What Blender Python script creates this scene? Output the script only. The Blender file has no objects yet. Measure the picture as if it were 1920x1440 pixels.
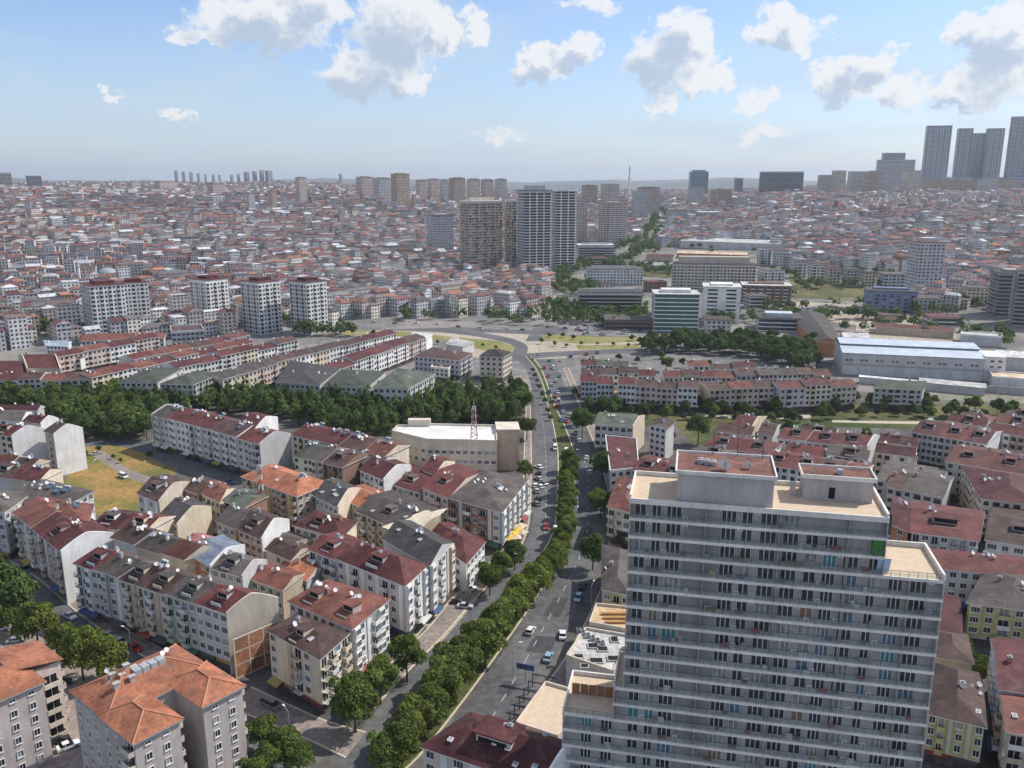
import bpy, math, random
import numpy as np
rnd = random.Random(7)
R = math.radians
scene = bpy.context.scene
# ------------------------------------------------------------------ camera, sky, sun, exposure
CAM_H, FPX, HORIZON = 112.0, 1600.0, 338.0
PITCH = math.atan((720 - HORIZON) / FPX)
CP, SP = math.cos(PITCH), math.sin(PITCH)
cam = bpy.data.cameras.new('camera'); cam.sensor_width = 36.0; cam.lens = 36.0 * FPX / 1920.0
cam.clip_start = 1.0; cam.clip_end = 60000.0
cam_ob = bpy.data.objects.new('camera', cam); scene.collection.objects.link(cam_ob)
cam_ob.location = (0, 0, CAM_H); cam_ob.rotation_euler = (math.pi / 2 - PITCH, 0, 0)
scene.camera = cam_ob
SUN_AZ, SUN_EL = R(68), R(47)           # azimuth measured from +Y towards +X
sun = bpy.data.lights.new('sun', 'SUN'); sun.energy = 3.75; sun.angle = R(0.53); sun.color = (1.0, 0.95, 0.87)
sun_ob = bpy.data.objects.new('sun', sun); scene.collection.objects.link(sun_ob)
sun_ob.rotation_euler = (math.pi / 2 - SUN_EL, 0, math.pi - SUN_AZ)
sun_ob.location = (200, 100, 400)
vs = scene.view_settings
vs.view_transform = 'Standard'; vs.look = 'None'; vs.gamma = 1.0; vs.exposure = 0.36; vs.use_curve_mapping = False
scene.cycles.use_denoising = True
scene.cycles.max_bounces = 6; scene.cycles.diffuse_bounces = 2; scene.cycles.glossy_bounces = 2
scene.cycles.transmission_bounces = 2; scene.cycles.transparent_max_bounces = 6; scene.cycles.volume_bounces = 0
scene.cycles.caustics_reflective = False; scene.cycles.caustics_refractive = False

class NT:
    """small helper for node graphs"""
    def __init__(s, tree): s.t = tree; s.n = tree.nodes; s.l = tree.links
    def add(s, typ, **kw):
        nd = s.n.new(typ)
        for k, v in kw.items():
            if k.startswith('i_'):
                nd.inputs[int(k[2:])].default_value = v
            else: setattr(nd, k, v)
        return nd
    def link(s, a, b): s.l.new(a, b)
    def val(s, x, sock):
        if isinstance(x, (int, float)): sock.default_value = x
        else: s.link(x, sock)
    def m(s, op, a, b=0.0, c=None, clamp=False):
        nd = s.n.new('ShaderNodeMath'); nd.operation = op; nd.use_clamp = clamp
        s.val(a, nd.inputs[0]); s.val(b, nd.inputs[1])
        if c is not None: s.val(c, nd.inputs[2])
        return nd.outputs[0]
    def mix(s, f, a, b, blend='MIX'):
        nd = s.n.new('ShaderNodeMix'); nd.data_type = 'RGBA'; nd.blend_type = blend
        s.val(f, nd.inputs[0])
        for x, k in ((a, 6), (b, 7)):
            if isinstance(x, tuple): nd.inputs[k].default_value = x if len(x) == 4 else (*x, 1)
            else: s.link(x, nd.inputs[k])
        return nd.outputs[2]
    def noise(s, vec, scale, detail=3.0, rough=0.55, dims='3D'):
        nd = s.n.new('ShaderNodeTexNoise'); nd.noise_dimensions = dims
        nd.inputs['Scale'].default_value = scale; nd.inputs['Detail'].default_value = detail; nd.inputs['Roughness'].default_value = rough
        if vec is not None: s.link(vec, nd.inputs['Vector'])
        return nd.outputs[0]
    def ramp(s, f, a, b, lo=0.0, hi=1.0, smooth=True):
        nd = s.n.new('ShaderNodeMapRange'); nd.interpolation_type = 'SMOOTHSTEP' if smooth else 'LINEAR'
        s.val(f, nd.inputs[0]); s.val(a, nd.inputs[1]); s.val(b, nd.inputs[2]); s.val(lo, nd.inputs[3]); s.val(hi, nd.inputs[4])
        return nd.outputs[0]
    def xyz(s, x, y, z):
        nd = s.n.new('ShaderNodeCombineXYZ'); s.val(x, nd.inputs[0]); s.val(y, nd.inputs[1]); s.val(z, nd.inputs[2]); return nd.outputs[0]
    def sep(s, v):
        nd = s.n.new('ShaderNodeSeparateXYZ'); s.link(v, nd.inputs[0]); return nd.outputs
    def vm(s, op, a, b):
        nd = s.n.new('ShaderNodeVectorMath'); nd.operation = op
        for x, k in ((a, 0), (b, 1)):
            if isinstance(x, tuple): nd.inputs[k].default_value = x
            else: s.link(x, nd.inputs[k])
        return nd.outputs[0]

# ---- world: physical sky plus a cloud layer that goes all the way round
world = bpy.data.worlds.new('World'); scene.world = world; world.use_nodes = True
w = NT(world.node_tree); w.n.clear()
SKY_STRENGTH = 0.118
sky = w.add('ShaderNodeTexSky', sky_type='NISHITA', sun_disc=False, sun_elevation=SUN_EL, sun_rotation=SUN_AZ,
            altitude=100.0, air_density=1.0, dust_density=0.8, ozone_density=2.5)
tc = w.add('ShaderNodeTexCoord')
dx, dy, dz = w.sep(tc.outputs['Generated'])[:3]
AZ = w.m('ARCTAN2', dx, dy); EL = w.m('ARCSINE', dz)
base = w.mix(1.0, sky.outputs[0], (.90, .955, 1.12), 'MULTIPLY')
LIT, SHADED = (6.2, 6.2, 6.2), (3.3, 3.9, 4.8)
# lower band of the sky: the puffs over the city repeat, mirrored, round the whole circle
AZF = w.m('SUBTRACT', w.m('PINGPONG', w.m('ADD', AZ, R(36)), R(72)), R(36))
uv = w.xyz(AZF, EL, 0.0)
def vnoise(vec, scale, detail, rough):
    nd = w.n.new('ShaderNodeTexNoise'); nd.noise_dimensions = '2D'; nd.inputs['Scale'].default_value = scale; nd.inputs['Detail'].default_value = detail; nd.inputs['Roughness'].default_value = rough
    w.link(vec, nd.inputs['Vector']); return nd
wn = vnoise(w.vm('MULTIPLY', uv, (1, 1.15, 1)), 24, 4, .62); wc_ = w.add('ShaderNodeSeparateColor'); w.link(wn.outputs[1], wc_.inputs[0])
fine = vnoise(w.vm('MULTIPLY', uv, (1, 1.2, 1)), 75, 5, .62).outputs[0]
AZW = w.m('ADD', AZF, w.m('MULTIPLY', w.m('SUBTRACT', wc_.outputs[0], 0.5), 0.070))
ELW = w.m('ADD', EL, w.m('MULTIPLY', w.m('SUBTRACT', wc_.outputs[1], 0.5), 0.052))
def px_dir(px, py):
    x, yd = (px - 960) / FPX, (py - 720) / FPX
    fy, fz = CP - yd * SP, -(yd * CP + SP)
    return math.atan2(x, fy), math.atan2(fz, math.hypot(x, fy))
# puffs: centre, half width, half height (photo pixels), density
PUFFS = [(500,40,128,40,1.0),(590,10,60,40,.9),(385,64,56,15,.85),(470,62,120,20,.8),
         (755,60,86,70,1.0),(690,138,96,40,1.0),(765,152,46,28,1.0),(828,60,28,36,.9),
         (888,48,32,26,.75),(1015,116,58,32,1.0),(1090,90,50,26,.9),
         (1285,66,48,42,1.0),(1250,116,76,48,1.0),(1325,150,48,20,.85),(1246,190,36,16,.75),
         (1470,60,66,32,1.0),(1505,84,34,22,.9),(1590,148,62,34,1.0),(1645,116,36,24,.9),
         (1690,172,44,28,.75),(1845,66,60,34,1.0),(1905,70,60,54,1.0),(1805,178,66,24,.95),(1875,140,60,40,.7),
         (925,258,38,16,.42),(1435,256,44,14,.5),(224,175,22,9,.6),(1410,186,36,16,.5),(1110,8,46,14,.5),(330,216,20,7,.45)]
def density(az, el):
    dens = None
    for (cx, cy, hw, hh, q) in PUFFS:
        a0, e0 = px_dir(cx, cy); sa = hw / FPX * 1.0; se = hh / FPX * 1.08
        u = w.m('MULTIPLY_ADD', az, 1 / sa, -a0 / sa); v = w.m('MULTIPLY_ADD', el, 1 / se, -e0 / se)
        d = w.m('MULTIPLY_ADD', w.m('MULTIPLY_ADD', u, u, w.m('MULTIPLY', v, v)), -q, q)
        dens = d if dens is None else w.m('MAXIMUM', dens, d)
    return dens
dens = density(AZW, ELW); fofs = w.m('MULTIPLY', w.m('SUBTRACT', fine, 0.5), 0.9)
alpha = w.ramp(w.m('ADD', dens, fofs), -0.20, 0.44)
# light comes from the upper right: what lies one step towards the sun shades the cloud
dens2 = density(w.m('ADD', AZW, 0.013), w.m('ADD', ELW, 0.016))
shade = w.ramp(w.m('ADD', dens2, w.m('MULTIPLY', fofs, .7)), 0.15, 0.95)
cloud_col = w.mix(shade, LIT, SHADED)
veil = vnoise(w.vm('MULTIPLY', uv, (0.8, 3.2, 1)), 5, 4, .6).outputs[0]
veil = w.m('MULTIPLY', w.ramp(veil, 0.40, 0.75), 0.45)
low = w.mix(w.m('MULTIPLY', alpha, 0.88), w.mix(w.m('ADD', veil, w.ramp(EL, 0.0, 0.20, 0.36, 0.05)), base, (3.9, 4.7, 5.5)), cloud_col)
# unseen sky higher up: more of the same cloud, thickened to whiten its light
hi = w.noise(w.xyz(AZ, w.m('MULTIPLY', EL, 1.8), 3.0), 3.2, 4, 0.55)
hi_a = w.m('MULTIPLY', w.ramp(hi, 0.46, 0.62), w.ramp(EL, 0.245, 0.33))
high = w.mix(w.m('MULTIPLY', hi_a, 0.9), w.mix(w.ramp(EL, .245, .6, .2, .05), base, (3.9, 4.7, 5.5)), w.mix(w.ramp(hi, .6, .78), LIT, SHADED))
bgs = []
for c_ in (low, high):
    bg = w.add('ShaderNodeBackground'); bg.inputs[1].default_value = SKY_STRENGTH; w.link(c_, bg.inputs[0]); bgs.append(bg)
mxs = w.add('ShaderNodeMixShader'); w.link(w.m('GREATER_THAN', EL, 0.245), mxs.inputs[0]); w.link(bgs[0].outputs[0], mxs.inputs[1]); w.link(bgs[1].outputs[0], mxs.inputs[2])
wo = w.add('ShaderNodeOutputWorld'); w.link(mxs.outputs[0], wo.inputs[0])
world.cycles.sampling_method = 'MANUAL'; world.cycles.sample_map_resolution = 256

# ------------------------------------------------------------------ geometry helpers
COL = scene.collection
def smooth(a, b, x):
    t = np.clip((x - a) / (b - a), 0, 1); return t * t * (3 - 2 * t)
def terrain(x, y):
    """ground height: flat valley near by, hills left and right behind"""
    x = np.asarray(x, float); y = np.asarray(y, float)
    d = np.hypot(x, y); az = np.degrees(np.arctan2(x, y))
    left = smooth(-2, -14, az); right = smooth(8, 24, az)
    amp = 52 + 30 * left + 22 * right
    z = amp * smooth(640, 2250, d)
    z = z + 9 * np.sin(x / 310.0 + 1) * np.sin(y / 270.0) * smooth(800, 1500, d) * (0.4 + 0.6 * left)
    z = z - (amp + 10) * smooth(4200, 7000, d)
    return z
def P(px, py, z=0.0):
    """world point at height z seen at photo pixel (px, py)"""
    x, yd = (px - 960) / FPX, (py - 720) / FPX
    t = (CAM_H - z) / (yd * CP + SP)
    return np.array([x * t, t * (CP - yd * SP)])
def Pt(px, py):
    """point of the terrain seen at photo pixel"""
    x, yd = (px - 960) / FPX, (py - 720) / FPX
    t = 300.0
    while t < 9000:
        q = (x * t, t * (CP - yd * SP)); zz = CAM_H - t * (yd * CP + SP)
        if zz <= float(terrain(*q)): return np.array(q)
        t += 4.0
    return np.array((x * t, t * (CP - yd * SP)))
def at_dist(px, d, py=338):
    """point at horizontal forward distance d under pixel column px (at about camera height)"""
    a = (px - 960) / FPX / (CP - (py - 720) / FPX * SP)
    return np.array((a * d, d))
def z_at(py, d):
    yd = (py - 720) / FPX
    return CAM_H - d * (yd * CP + SP) / (CP - yd * SP)

class MB:
    def __init__(s): s.v = []; s.f = []; s.m = []
    def poly(s, pts, mi=0):
        n = len(s.v); s.v.extend([tuple(map(float, p)) for p in pts]); s.f.append(tuple(range(n, n + len(pts)))); s.m.append(mi); return s
    def box(s, x0, x1, y0, y1, z0, z1, mi=0, top=None):
        n = len(s.v)
        s.v.extend([(x0, y0, z0), (x1, y0, z0), (x1, y1, z0), (x0, y1, z0), (x0, y0, z1), (x1, y0, z1), (x1, y1, z1), (x0, y1, z1)])
        for q in ((0, 3, 2, 1), (0, 1, 5, 4), (1, 2, 6, 5), (2, 3, 7, 6), (3, 0, 4, 7)): s.f.append(tuple(n + k for k in q)); s.m.append(mi)
        s.f.append(tuple(n + k for k in (4, 5, 6, 7))); s.m.append(mi if top is None else top); return s
    def prism(s, pts, z0, z1, mi=0, top=None):
        """pts counter-clockwise; z1 a number or a list"""
        n = len(s.v); k = len(pts); zz = z1 if isinstance(z1, (list, tuple)) else [z1] * k
        s.v.extend([(p[0], p[1], z0) for p in pts]); s.v.extend([(p[0], p[1], z) for p, z in zip(pts, zz)])
        for i in range(k):
            j = (i + 1) % k; s.f.append((n + i, n + j, n + k + j, n + k + i)); s.m.append(mi)
        s.f.append(tuple(n + k + i for i in range(k))); s.m.append(mi if top is None else top)
        s.f.append(tuple(n + i for i in reversed(range(k)))); s.m.append(mi); return s
    def tube(s, p, q, r0, r1=None, n=6, mi=0):
        p = np.array(p, float); q = np.array(q, float); r1 = r0 if r1 is None else r1
        d = q - p; d /= np.linalg.norm(d); a = np.cross(d, (0, 0, 1.0) if abs(d[2]) < .9 else (1.0, 0, 0)); a /= np.linalg.norm(a); b = np.cross(d, a)
        k = len(s.v)
        for c, r in ((p, r0), (q, r1)):
            for i in range(n):
                t = 2 * math.pi * i / n; s.v.append(tuple(c + r * (math.cos(t) * a + math.sin(t) * b)))
        for i in range(n):
            j = (i + 1) % n; s.f.append((k + i, k + j, k + n + j, k + n + i)); s.m.append(mi)
        s.f.append(tuple(k + i for i in reversed(range(n)))); s.m.append(mi)
        s.f.append(tuple(k + n + i for i in range(n))); s.m.append(mi); return s
    def mesh(s, name, mats):
        me = bpy.data.meshes.new(name); me.from_pydata(s.v, [], s.f)
        for m_ in (mats if isinstance(mats, (list, tuple)) else [mats]): me.materials.append(m_)
        if len(s.m): me.polygons.foreach_set('material_index', s.m)
        me.update(); return me
    def build(s, name, mats, parent=None, loc=(0, 0, 0), rz=0.0):
        return put(name, s.mesh(name, mats), parent, loc, rz)
def put(name, mesh, parent=None, loc=(0, 0, 0), rz=0.0, sc=None):
    o = bpy.data.objects.new(name, mesh); COL.objects.link(o)
    o.location = loc; o.rotation_euler = (0, 0, rz)
    if sc is not None: o.scale = sc if isinstance(sc, tuple) else (sc, sc, sc)
    if parent is not None: o.parent = parent
    return o
def thing(name, label, cat, loc=(0, 0, 0), rz=0.0, group=None):
    o = put(name, None, None, loc, rz); o.empty_display_size = 0.5; return tag(o, label, cat, group)
def tag(o, label=None, cat=None, group=None, kind=None):
    if label: o['label'] = label
    if cat: o['category'] = cat
    if group: o['group'] = group
    if kind: o['kind'] = kind
    return o
_O = 'first second third fourth fifth sixth seventh eighth ninth tenth eleventh twelfth thirteenth fourteenth fifteenth sixteenth seventeenth eighteenth nineteenth'.split()
ORD = _O + [x for t, c in (('twentieth', 'twenty'), ('thirtieth', 'thirty'), ('fortieth', 'forty')) for x in [t] + [c + '-' + k for k in _O[:9]]]

# ------------------------------------------------------------------ materials
MATS = {}
def mat(name, col, rough=0.8, spec=0.3, kind='plain', var=0.12, metal=0.0, **kw):
    if name in MATS: return MATS[name]
    m_ = bpy.data.materials.new(name); m_.use_nodes = True
    g = NT(m_.node_tree); bs = g.n['Principled BSDF']
    bs.inputs['Roughness'].default_value = rough; bs.inputs['Specular IOR Level'].default_value = spec; bs.inputs['Metallic'].default_value = metal
    geo = g.add('ShaderNodeNewGeometry'); pos = geo.outputs['Position']; oi = g.add('ShaderNodeObjectInfo'); rr = oi.outputs['Random']
    c = tuple(col)
    if kind == 'plain':
        n1 = g.noise(pos, 0.9, 3)
        f = g.ramp(n1, 0.3, 0.7, 1 - var, 1 + var * .6)
        out = g.mix(1.0, c, g.xyz(f, f, f), 'MULTIPLY')
    elif kind == 'wall':
        n1 = g.noise(pos, 0.16, 4); st = g.noise(g.vm('MULTIPLY', pos, (.8, .8, 0.15)), 1.0, 3); fi = g.noise(pos, 2.6, 3)
        f = g.m('MULTIPLY', g.ramp(n1, 0.25, 0.75, 0.84, 1.08), g.ramp(st, 0.35, 0.7, 1.02, 0.88))
        f = g.m('MULTIPLY', f, g.ramp(fi, 0.3, 0.7, 0.93, 1.05)); f = g.m('MULTIPLY', f, g.m('MULTIPLY_ADD', rr, 0.16, 0.92))
        out = g.mix(1.0, c, g.xyz(f, g.m('MULTIPLY', f, 0.99), g.m('MULTIPLY', f, 0.97)), 'MULTIPLY')
    elif kind == 'roof':
        n1 = g.noise(pos, 0.22, 4, 0.6); n2 = g.noise(pos, 1.5, 4, 0.65); n3 = g.noise(pos, 5.5, 2)
        f = g.m('MULTIPLY', g.ramp(n1, 0.3, 0.7, 0.66, 1.28), g.ramp(n2, 0.3, 0.72, 0.75, 1.22))
        f = g.m('MULTIPLY', f, g.ramp(n3, 0.3, 0.7, 0.86, 1.14)); f = g.m('MULTIPLY', f, g.m('MULTIPLY_ADD', rr, 0.55, 0.72))
        out = g.mix(1.0, c, g.xyz(f, f, f), 'MULTIPLY')
        out = g.mix(g.ramp(g.noise(pos, 0.35, 5, 0.7), 0.52, 0.72, 0.0, 0.6), out, (0.135, 0.105, 0.088))
        bp = g.add('ShaderNodeBump'); bp.inputs['Strength'].default_value = 0.25; bp.inputs['Distance'].default_value = 0.06
        g.link(n3, bp.inputs['Height']); g.link(bp.outputs[0], bs.inputs['Normal'])
    elif kind == 'leaf':
        n1 = g.noise(pos, 0.35, 3); f = g.ramp(n1, 0.3, 0.7, 0.62, 1.35)
        f = g.m('MULTIPLY', f, g.m('MULTIPLY_ADD', rr, 0.55, 0.72))
        out = g.mix(1.0, c, g.xyz(f, f, f), 'MULTIPLY')
        out = g.mix(g.m('MULTIPLY', g.ramp(g.noise(pos, 1.4, 2), 0.5, 0.75), 0.6), out, (c[0] * 1.9, c[1] * 1.5, c[2] * 0.9))
    elif kind == 'ground':
        n1 = g.noise(pos, kw.get('s1', 0.06), 5, 0.6); n2 = g.noise(pos, kw.get('s2', 0.9), 4, 0.6); n3 = g.noise(pos, 6.0, 2)
        out = g.mix(g.ramp(n1, 0.36, 0.64), c, kw['col2'])
        f = g.m('MULTIPLY', g.ramp(n2, 0.3, 0.7, 0.78, 1.2), g.ramp(n3, 0.3, 0.7, 0.88, 1.1))
        out = g.mix(1.0, out, g.xyz(f, f, f), 'MULTIPLY')
    if kind == 'leaf':
        tr = g.add('ShaderNodeBsdfTranslucent'); g.link(out, tr.inputs[0]); g.link(out, bs.inputs['Base Color'])
        mx = g.add('ShaderNodeMixShader'); mx.inputs[0].default_value = 0.42
        g.link(bs.outputs[0], mx.inputs[1]); g.link(tr.outputs[0], mx.inputs[2]); g.link(mx.outputs[0], g.n['Material Output'].inputs[0])
    else: g.link(out, bs.inputs['Base Color'])
    MATS[name] = m_; return m_
WALLS = {'white': (0.760, 0.760, 0.744), 'light grey': (0.564, 0.558, 0.552), 'cream': (0.684, 0.588, 0.456), 'tan': (0.516, 0.420, 0.324), 'pinkish': (0.600, 0.492, 0.444), 'grey': (0.408, 0.402, 0.408),
         'yellow': (0.552, 0.492, 0.240), 'beige': (0.624, 0.552, 0.456), 'brick orange': (0.456, 0.216, 0.114), 'blue-grey': (0.504, 0.552, 0.600), 'pale green': (0.540, 0.600, 0.480), 'brown': (0.288, 0.180, 0.132), 'lilac': (0.540, 0.504, 0.540)}
ROOFS = {'red': (.108, .032, .028), 'maroon': (.080, .023, .024), 'brown': (.084, .049, .041), 'dark grey': (.050, .046, .045), 'orange': (.30, .115, .062), 'rust': (.150, .056, .040),
         'green': (.080, .092, .068), 'grey-brown': (.088, .073, .064), 'blue-grey': (.16, .19, .24), 'white': (.62, .61, .58), 'pink': (.50, .20, .20), 'beige': (.55, .42, .29), 'pale blue': (.42, .50, .58)}
def wall_m(n): return mat('wall ' + n, WALLS[n], 0.85, 0.25, 'wall')
def roof_m(n): return mat('roof ' + n, ROOFS[n], 0.75, 0.3, 'roof')
GLASS = mat('window glass', (.040, .045, .054), 0.10, 0.5, var=.4)
GLASS_B = mat('window with blue blind', (.09, .17, .25), 0.3, 0.5, var=.3)
CURT = mat('curtained window', (.28, .28, .27), 0.4, 0.5, var=.4)
FRAME = mat('white frame', (.70, .70, .68), 0.5, 0.4)
DARK = mat('painted dark opening', (.018, .017, .018), 0.8, 0.2, var=.3)  # near-black colour on solid faces, painting the shade inside openings
METAL = mat('grey metal', (.36, .37, .39), 0.45, 0.5)
DARKMETAL = mat('dark metal', (.06, .06, .065), 0.5, 0.4)
CONC = mat('concrete', (.42, .41, .39), 0.9, 0.2, 'wall')
WHITE = mat('white paint', (.78, .78, .76), 0.5, 0.4)
ASPHALT = mat('asphalt', (.096, .096, .099), 0.9, 0.25, 'ground', col2=(.135, .133, .133), s1=.05, s2=.5)
PAVING = mat('paving', (.22, .185, .165), 0.9, 0.2, 'ground', col2=(.27, .225, .195), s1=.1, s2=.8)
KERB = mat('kerb stone', (.52, .45, .33), 0.9, 0.2)
DIRT = mat('bare soil', (.36, .30, .23), 0.95, 0.1, 'ground', col2=(.42, .37, .30), s1=.03, s2=.4)
DRYGRASS = mat('dry grass', (.150, .150, .045), 0.95, 0.1, 'ground', col2=(.33, .205, .075), s1=.055, s2=.5)
GRASS = mat('park grass', (.050, .075, .024), 0.95, 0.1, 'ground', col2=(.15, .135, .065), s1=.03, s2=.4)
CITY = mat('city ground', (.15, .147, .142), 0.95, 0.15, 'ground', col2=(.26, .24, .215), s1=.02, s2=.2)
BARK = mat('bark', (.10, .075, .055), 0.95, 0.1)
# ------------------------------------------------------------------ building parts (shared meshes)
_cache = {}
def cached(key, fn):
    if key not in _cache: _cache[key] = fn()
    return _cache[key]
GV = [GLASS, GLASS, GLASS, CURT, GLASS_B]
def window_mesh(wd, ht, gv):
    wd = round(wd, 1); ht = round(ht, 1)
    def make():
        b = MB(); x0, x1, z0, z1 = -wd / 2, wd / 2, 0, ht; t = .10; yo = -.15; yi = -.02
        o = [(x0, z0), (x1, z0), (x1, z1), (x0, z1)]; i_ = [(x0 + t, z0 + t), (x1 - t, z0 + t), (x1 - t, z1 - t), (x0 + t, z1 - t)]
        for k in range(4):
            j = (k + 1) % 4
            b.poly([(o[k][0], yo, o[k][1]), (o[j][0], yo, o[j][1]), (i_[j][0], yo, i_[j][1]), (i_[k][0], yo, i_[k][1])], 0)
            b.poly([(i_[k][0], yo, i_[k][1]), (i_[j][0], yo, i_[j][1]), (i_[j][0], yi, i_[j][1]), (i_[k][0], yi, i_[k][1])], 0)
            b.poly([(o[j][0], yo, o[j][1]), (o[k][0], yo, o[k][1]), (o[k][0], .02, o[k][1]), (o[j][0], .02, o[j][1])], 0)
        b.poly([(p[0], yi, p[1]) for p in i_], 1)
        for m_ in ([0] if wd < 1.8 else [-wd / 6, wd / 6]): b.box(m_ - .04, m_ + .04, -.06, -.021, z0 + t, z1 - t, 0)
        b.box(x0 - .1, x1 + .1, -.2, .01, z0 - .1, z0 - .001, 0)
        return b.mesh('window', [FRAME, GV[gv]])
    return cached(('w', wd, ht, gv), make)
def balcony_mesh(wd, kind, wc, gv):
    wd = round(wd, 1)
    def make():
        b = MB(); x0, x1 = -wd / 2, wd / 2; d = 1.15
        b.box(x0, x1, -d, .02, -.16, 0, 0)
        if kind == 'b':
            b.box(x0, x1, -d, -d + .1, .001, .95, 0); b.box(x0, x0 + .1, -d + .1, .02, .001, .95, 0); b.box(x1 - .1, x1, -d + .1, .02, .001, .95, 0)
        else:
            b.box(x0, x1, -d, -d + .06, .92, .98, 2); b.box(x0, x0 + .06, -d + .06, .0, .92, .98, 2); b.box(x1 - .06, x1, -d + .06, .0, .92, .98, 2)
            n = max(3, int(wd / .35))
            for i in range(n + 1):
                x = x0 + .03 + (wd - .06) * i / n; b.box(x - .025, x + .025, -d + .005, -d + .055, .001, .919, 2)
        b.poly([(x0 + .25, -.02, .02), (x1 - .25, -.02, .02), (x1 - .25, -.02, 2.15), (x0 + .25, -.02, 2.15)], 1)
        for x in (x0 + .25, 0, x1 - .25): b.box(x - .05, x + .05, -.06, .01, .02, 2.2, 3)
        return b.mesh('balcony', [wall_m(wc), GV[gv] if gv else DARK, DARKMETAL, FRAME])
    return cached(('b', wd, kind, wc, gv), make)
def dish_mesh():
    b = MB(); n = 10; tilt = R(52)
    def rot(x, y, z): return (x, y * math.cos(tilt) - z * math.sin(tilt), y * math.sin(tilt) + z * math.cos(tilt) + .75)
    for k in range(n):
        a, c = 2 * math.pi * k / n, 2 * math.pi * (k + 1) / n
        b.poly([rot(.5 * math.cos(a), .5 * math.sin(a), .14), rot(.5 * math.cos(c), .5 * math.sin(c), .14), rot(0, 0, 0)], 0)
    b.tube((0, 0, -.3), (0, 0, .75), .04, n=4, mi=1); b.tube(rot(0, -.45, .1), rot(0, 0, .55), .025, n=3, mi=1)
    return b.mesh('satellite_dish', [WHITE, METAL])
def chimney_mesh(k):
    b = MB(); b.box(-.4, .4, -.35, .35, -.9, 1.1, 0); b.box(-.5, .5, -.45, .45, 1.1, 1.22, 1); b.box(-.25, .25, -.2, .2, 1.22, 1.5, 1)
    return b.mesh('chimney', [[CONC, wall_m('brick orange'), wall_m('white')][k], METAL])
def heater_mesh():
    b = MB(); b.poly([(-.9, -.9, .2), (.9, -.9, .2), (.9, .6, 1.1), (-.9, .6, 1.1)], 0); b.tube((-.95, .75, 1.25), (.95, .75, 1.25), .3, n=8, mi=1)
    for x in (-.8, .8): b.tube((x, .6, -.5), (x, .6, 1.1), .04, n=4, mi=2); b.tube((x, -.85, -.5), (x, -.85, .2), .04, n=4, mi=2)
    return b.mesh('solar_heater', [GLASS_B, WHITE, METAL])
def dormer_mesh(wd, rc, wc):
    wd = round(wd, 1)
    def make():
        b = MB(); x = wd / 2
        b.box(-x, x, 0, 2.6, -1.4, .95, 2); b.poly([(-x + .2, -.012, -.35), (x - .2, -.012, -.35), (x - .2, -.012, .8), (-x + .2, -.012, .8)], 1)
        b.box(-x - .25, x + .25, -.45, 2.75, .951, 1.12, 0)
        b.box(-x, x, -2.0, -.013, -1.35, -1.0, 1); b.box(-x, x, -2.1, -2.001, -1.6, -.75, 2)  # near-black floor slab paints the shade of a sunk roof terrace
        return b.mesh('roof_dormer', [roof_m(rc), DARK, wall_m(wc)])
    return cached(('d', wd, rc, wc), make)
def skylight_mesh():
    b = MB(); b.box(-.45, .45, -.65, .65, -.2, .12, 0); b.poly([(-.36, -.55, .124), (.36, -.55, .124), (.36, .55, .124), (-.36, .55, .124)], 1)
    return b.mesh('skylight', [WHITE, CURT])
def ac_mesh():
    b = MB(); b.box(-.42, .42, -.36, .0, 0, .6, 0); b.poly([(-.2, -.362, .1), (.25, -.362, .1), (.25, -.362, .5), (-.2, -.362, .5)], 1)
    return b.mesh('air_conditioner', [WHITE, METAL])
SIGNC = [(.26, .05, .045), (.05, .09, .20), (.5, .5, .48), (.34, .25, .07), (.05, .13, .09), (.08, .08, .08), (.28, .19, .12)]
def sign_mesh(wd, k):
    wd = round(wd, 1)
    def make():
        b = MB(); b.box(-wd / 2, wd / 2, -.2, 0, 0, .75, 0); return b.mesh('shop_sign', [mat('sign %d' % k, SIGNC[k], .5, .4)])
    return cached(('sg', wd, k), make)
def awning_mesh(wd, k):
    wd = round(wd, 1)
    def make():
        b = MB(); x = wd / 2; b.poly([(-x, -1.7, -.6), (x, -1.7, -.6), (x, 0, .1), (-x, 0, .1)], 0); b.poly([(-x, 0, .04), (x, 0, .04), (x, -1.69, -.66), (-x, -1.69, -.66)], 0)
        b.box(-x, x, -1.72, -1.69, -.85, -.6, 0); return b.mesh('awning', [mat('sign %d' % k, SIGNC[k], .7, .2)])
    return cached(('aw', wd, k), make)
DISH = dish_mesh(); CHIM = [chimney_mesh(k) for k in range(3)]; HEATER = heater_mesh(); SKYL = skylight_mesh(); ACU = ac_mesh()

def auto_pat(L, kind=None):
    n = max(1, int(round(L / 2.7)))
    base = rnd.choice(['wbsws', 'bwsb', 'wrsw', 'wbbw', 'pwbw', 'wWsb', 'rwpb', 'wbsbw', 'Wbrw', 'psbw']) if kind is None else kind
    return ''.join(base[i % len(base)] for i in range(n))

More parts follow.
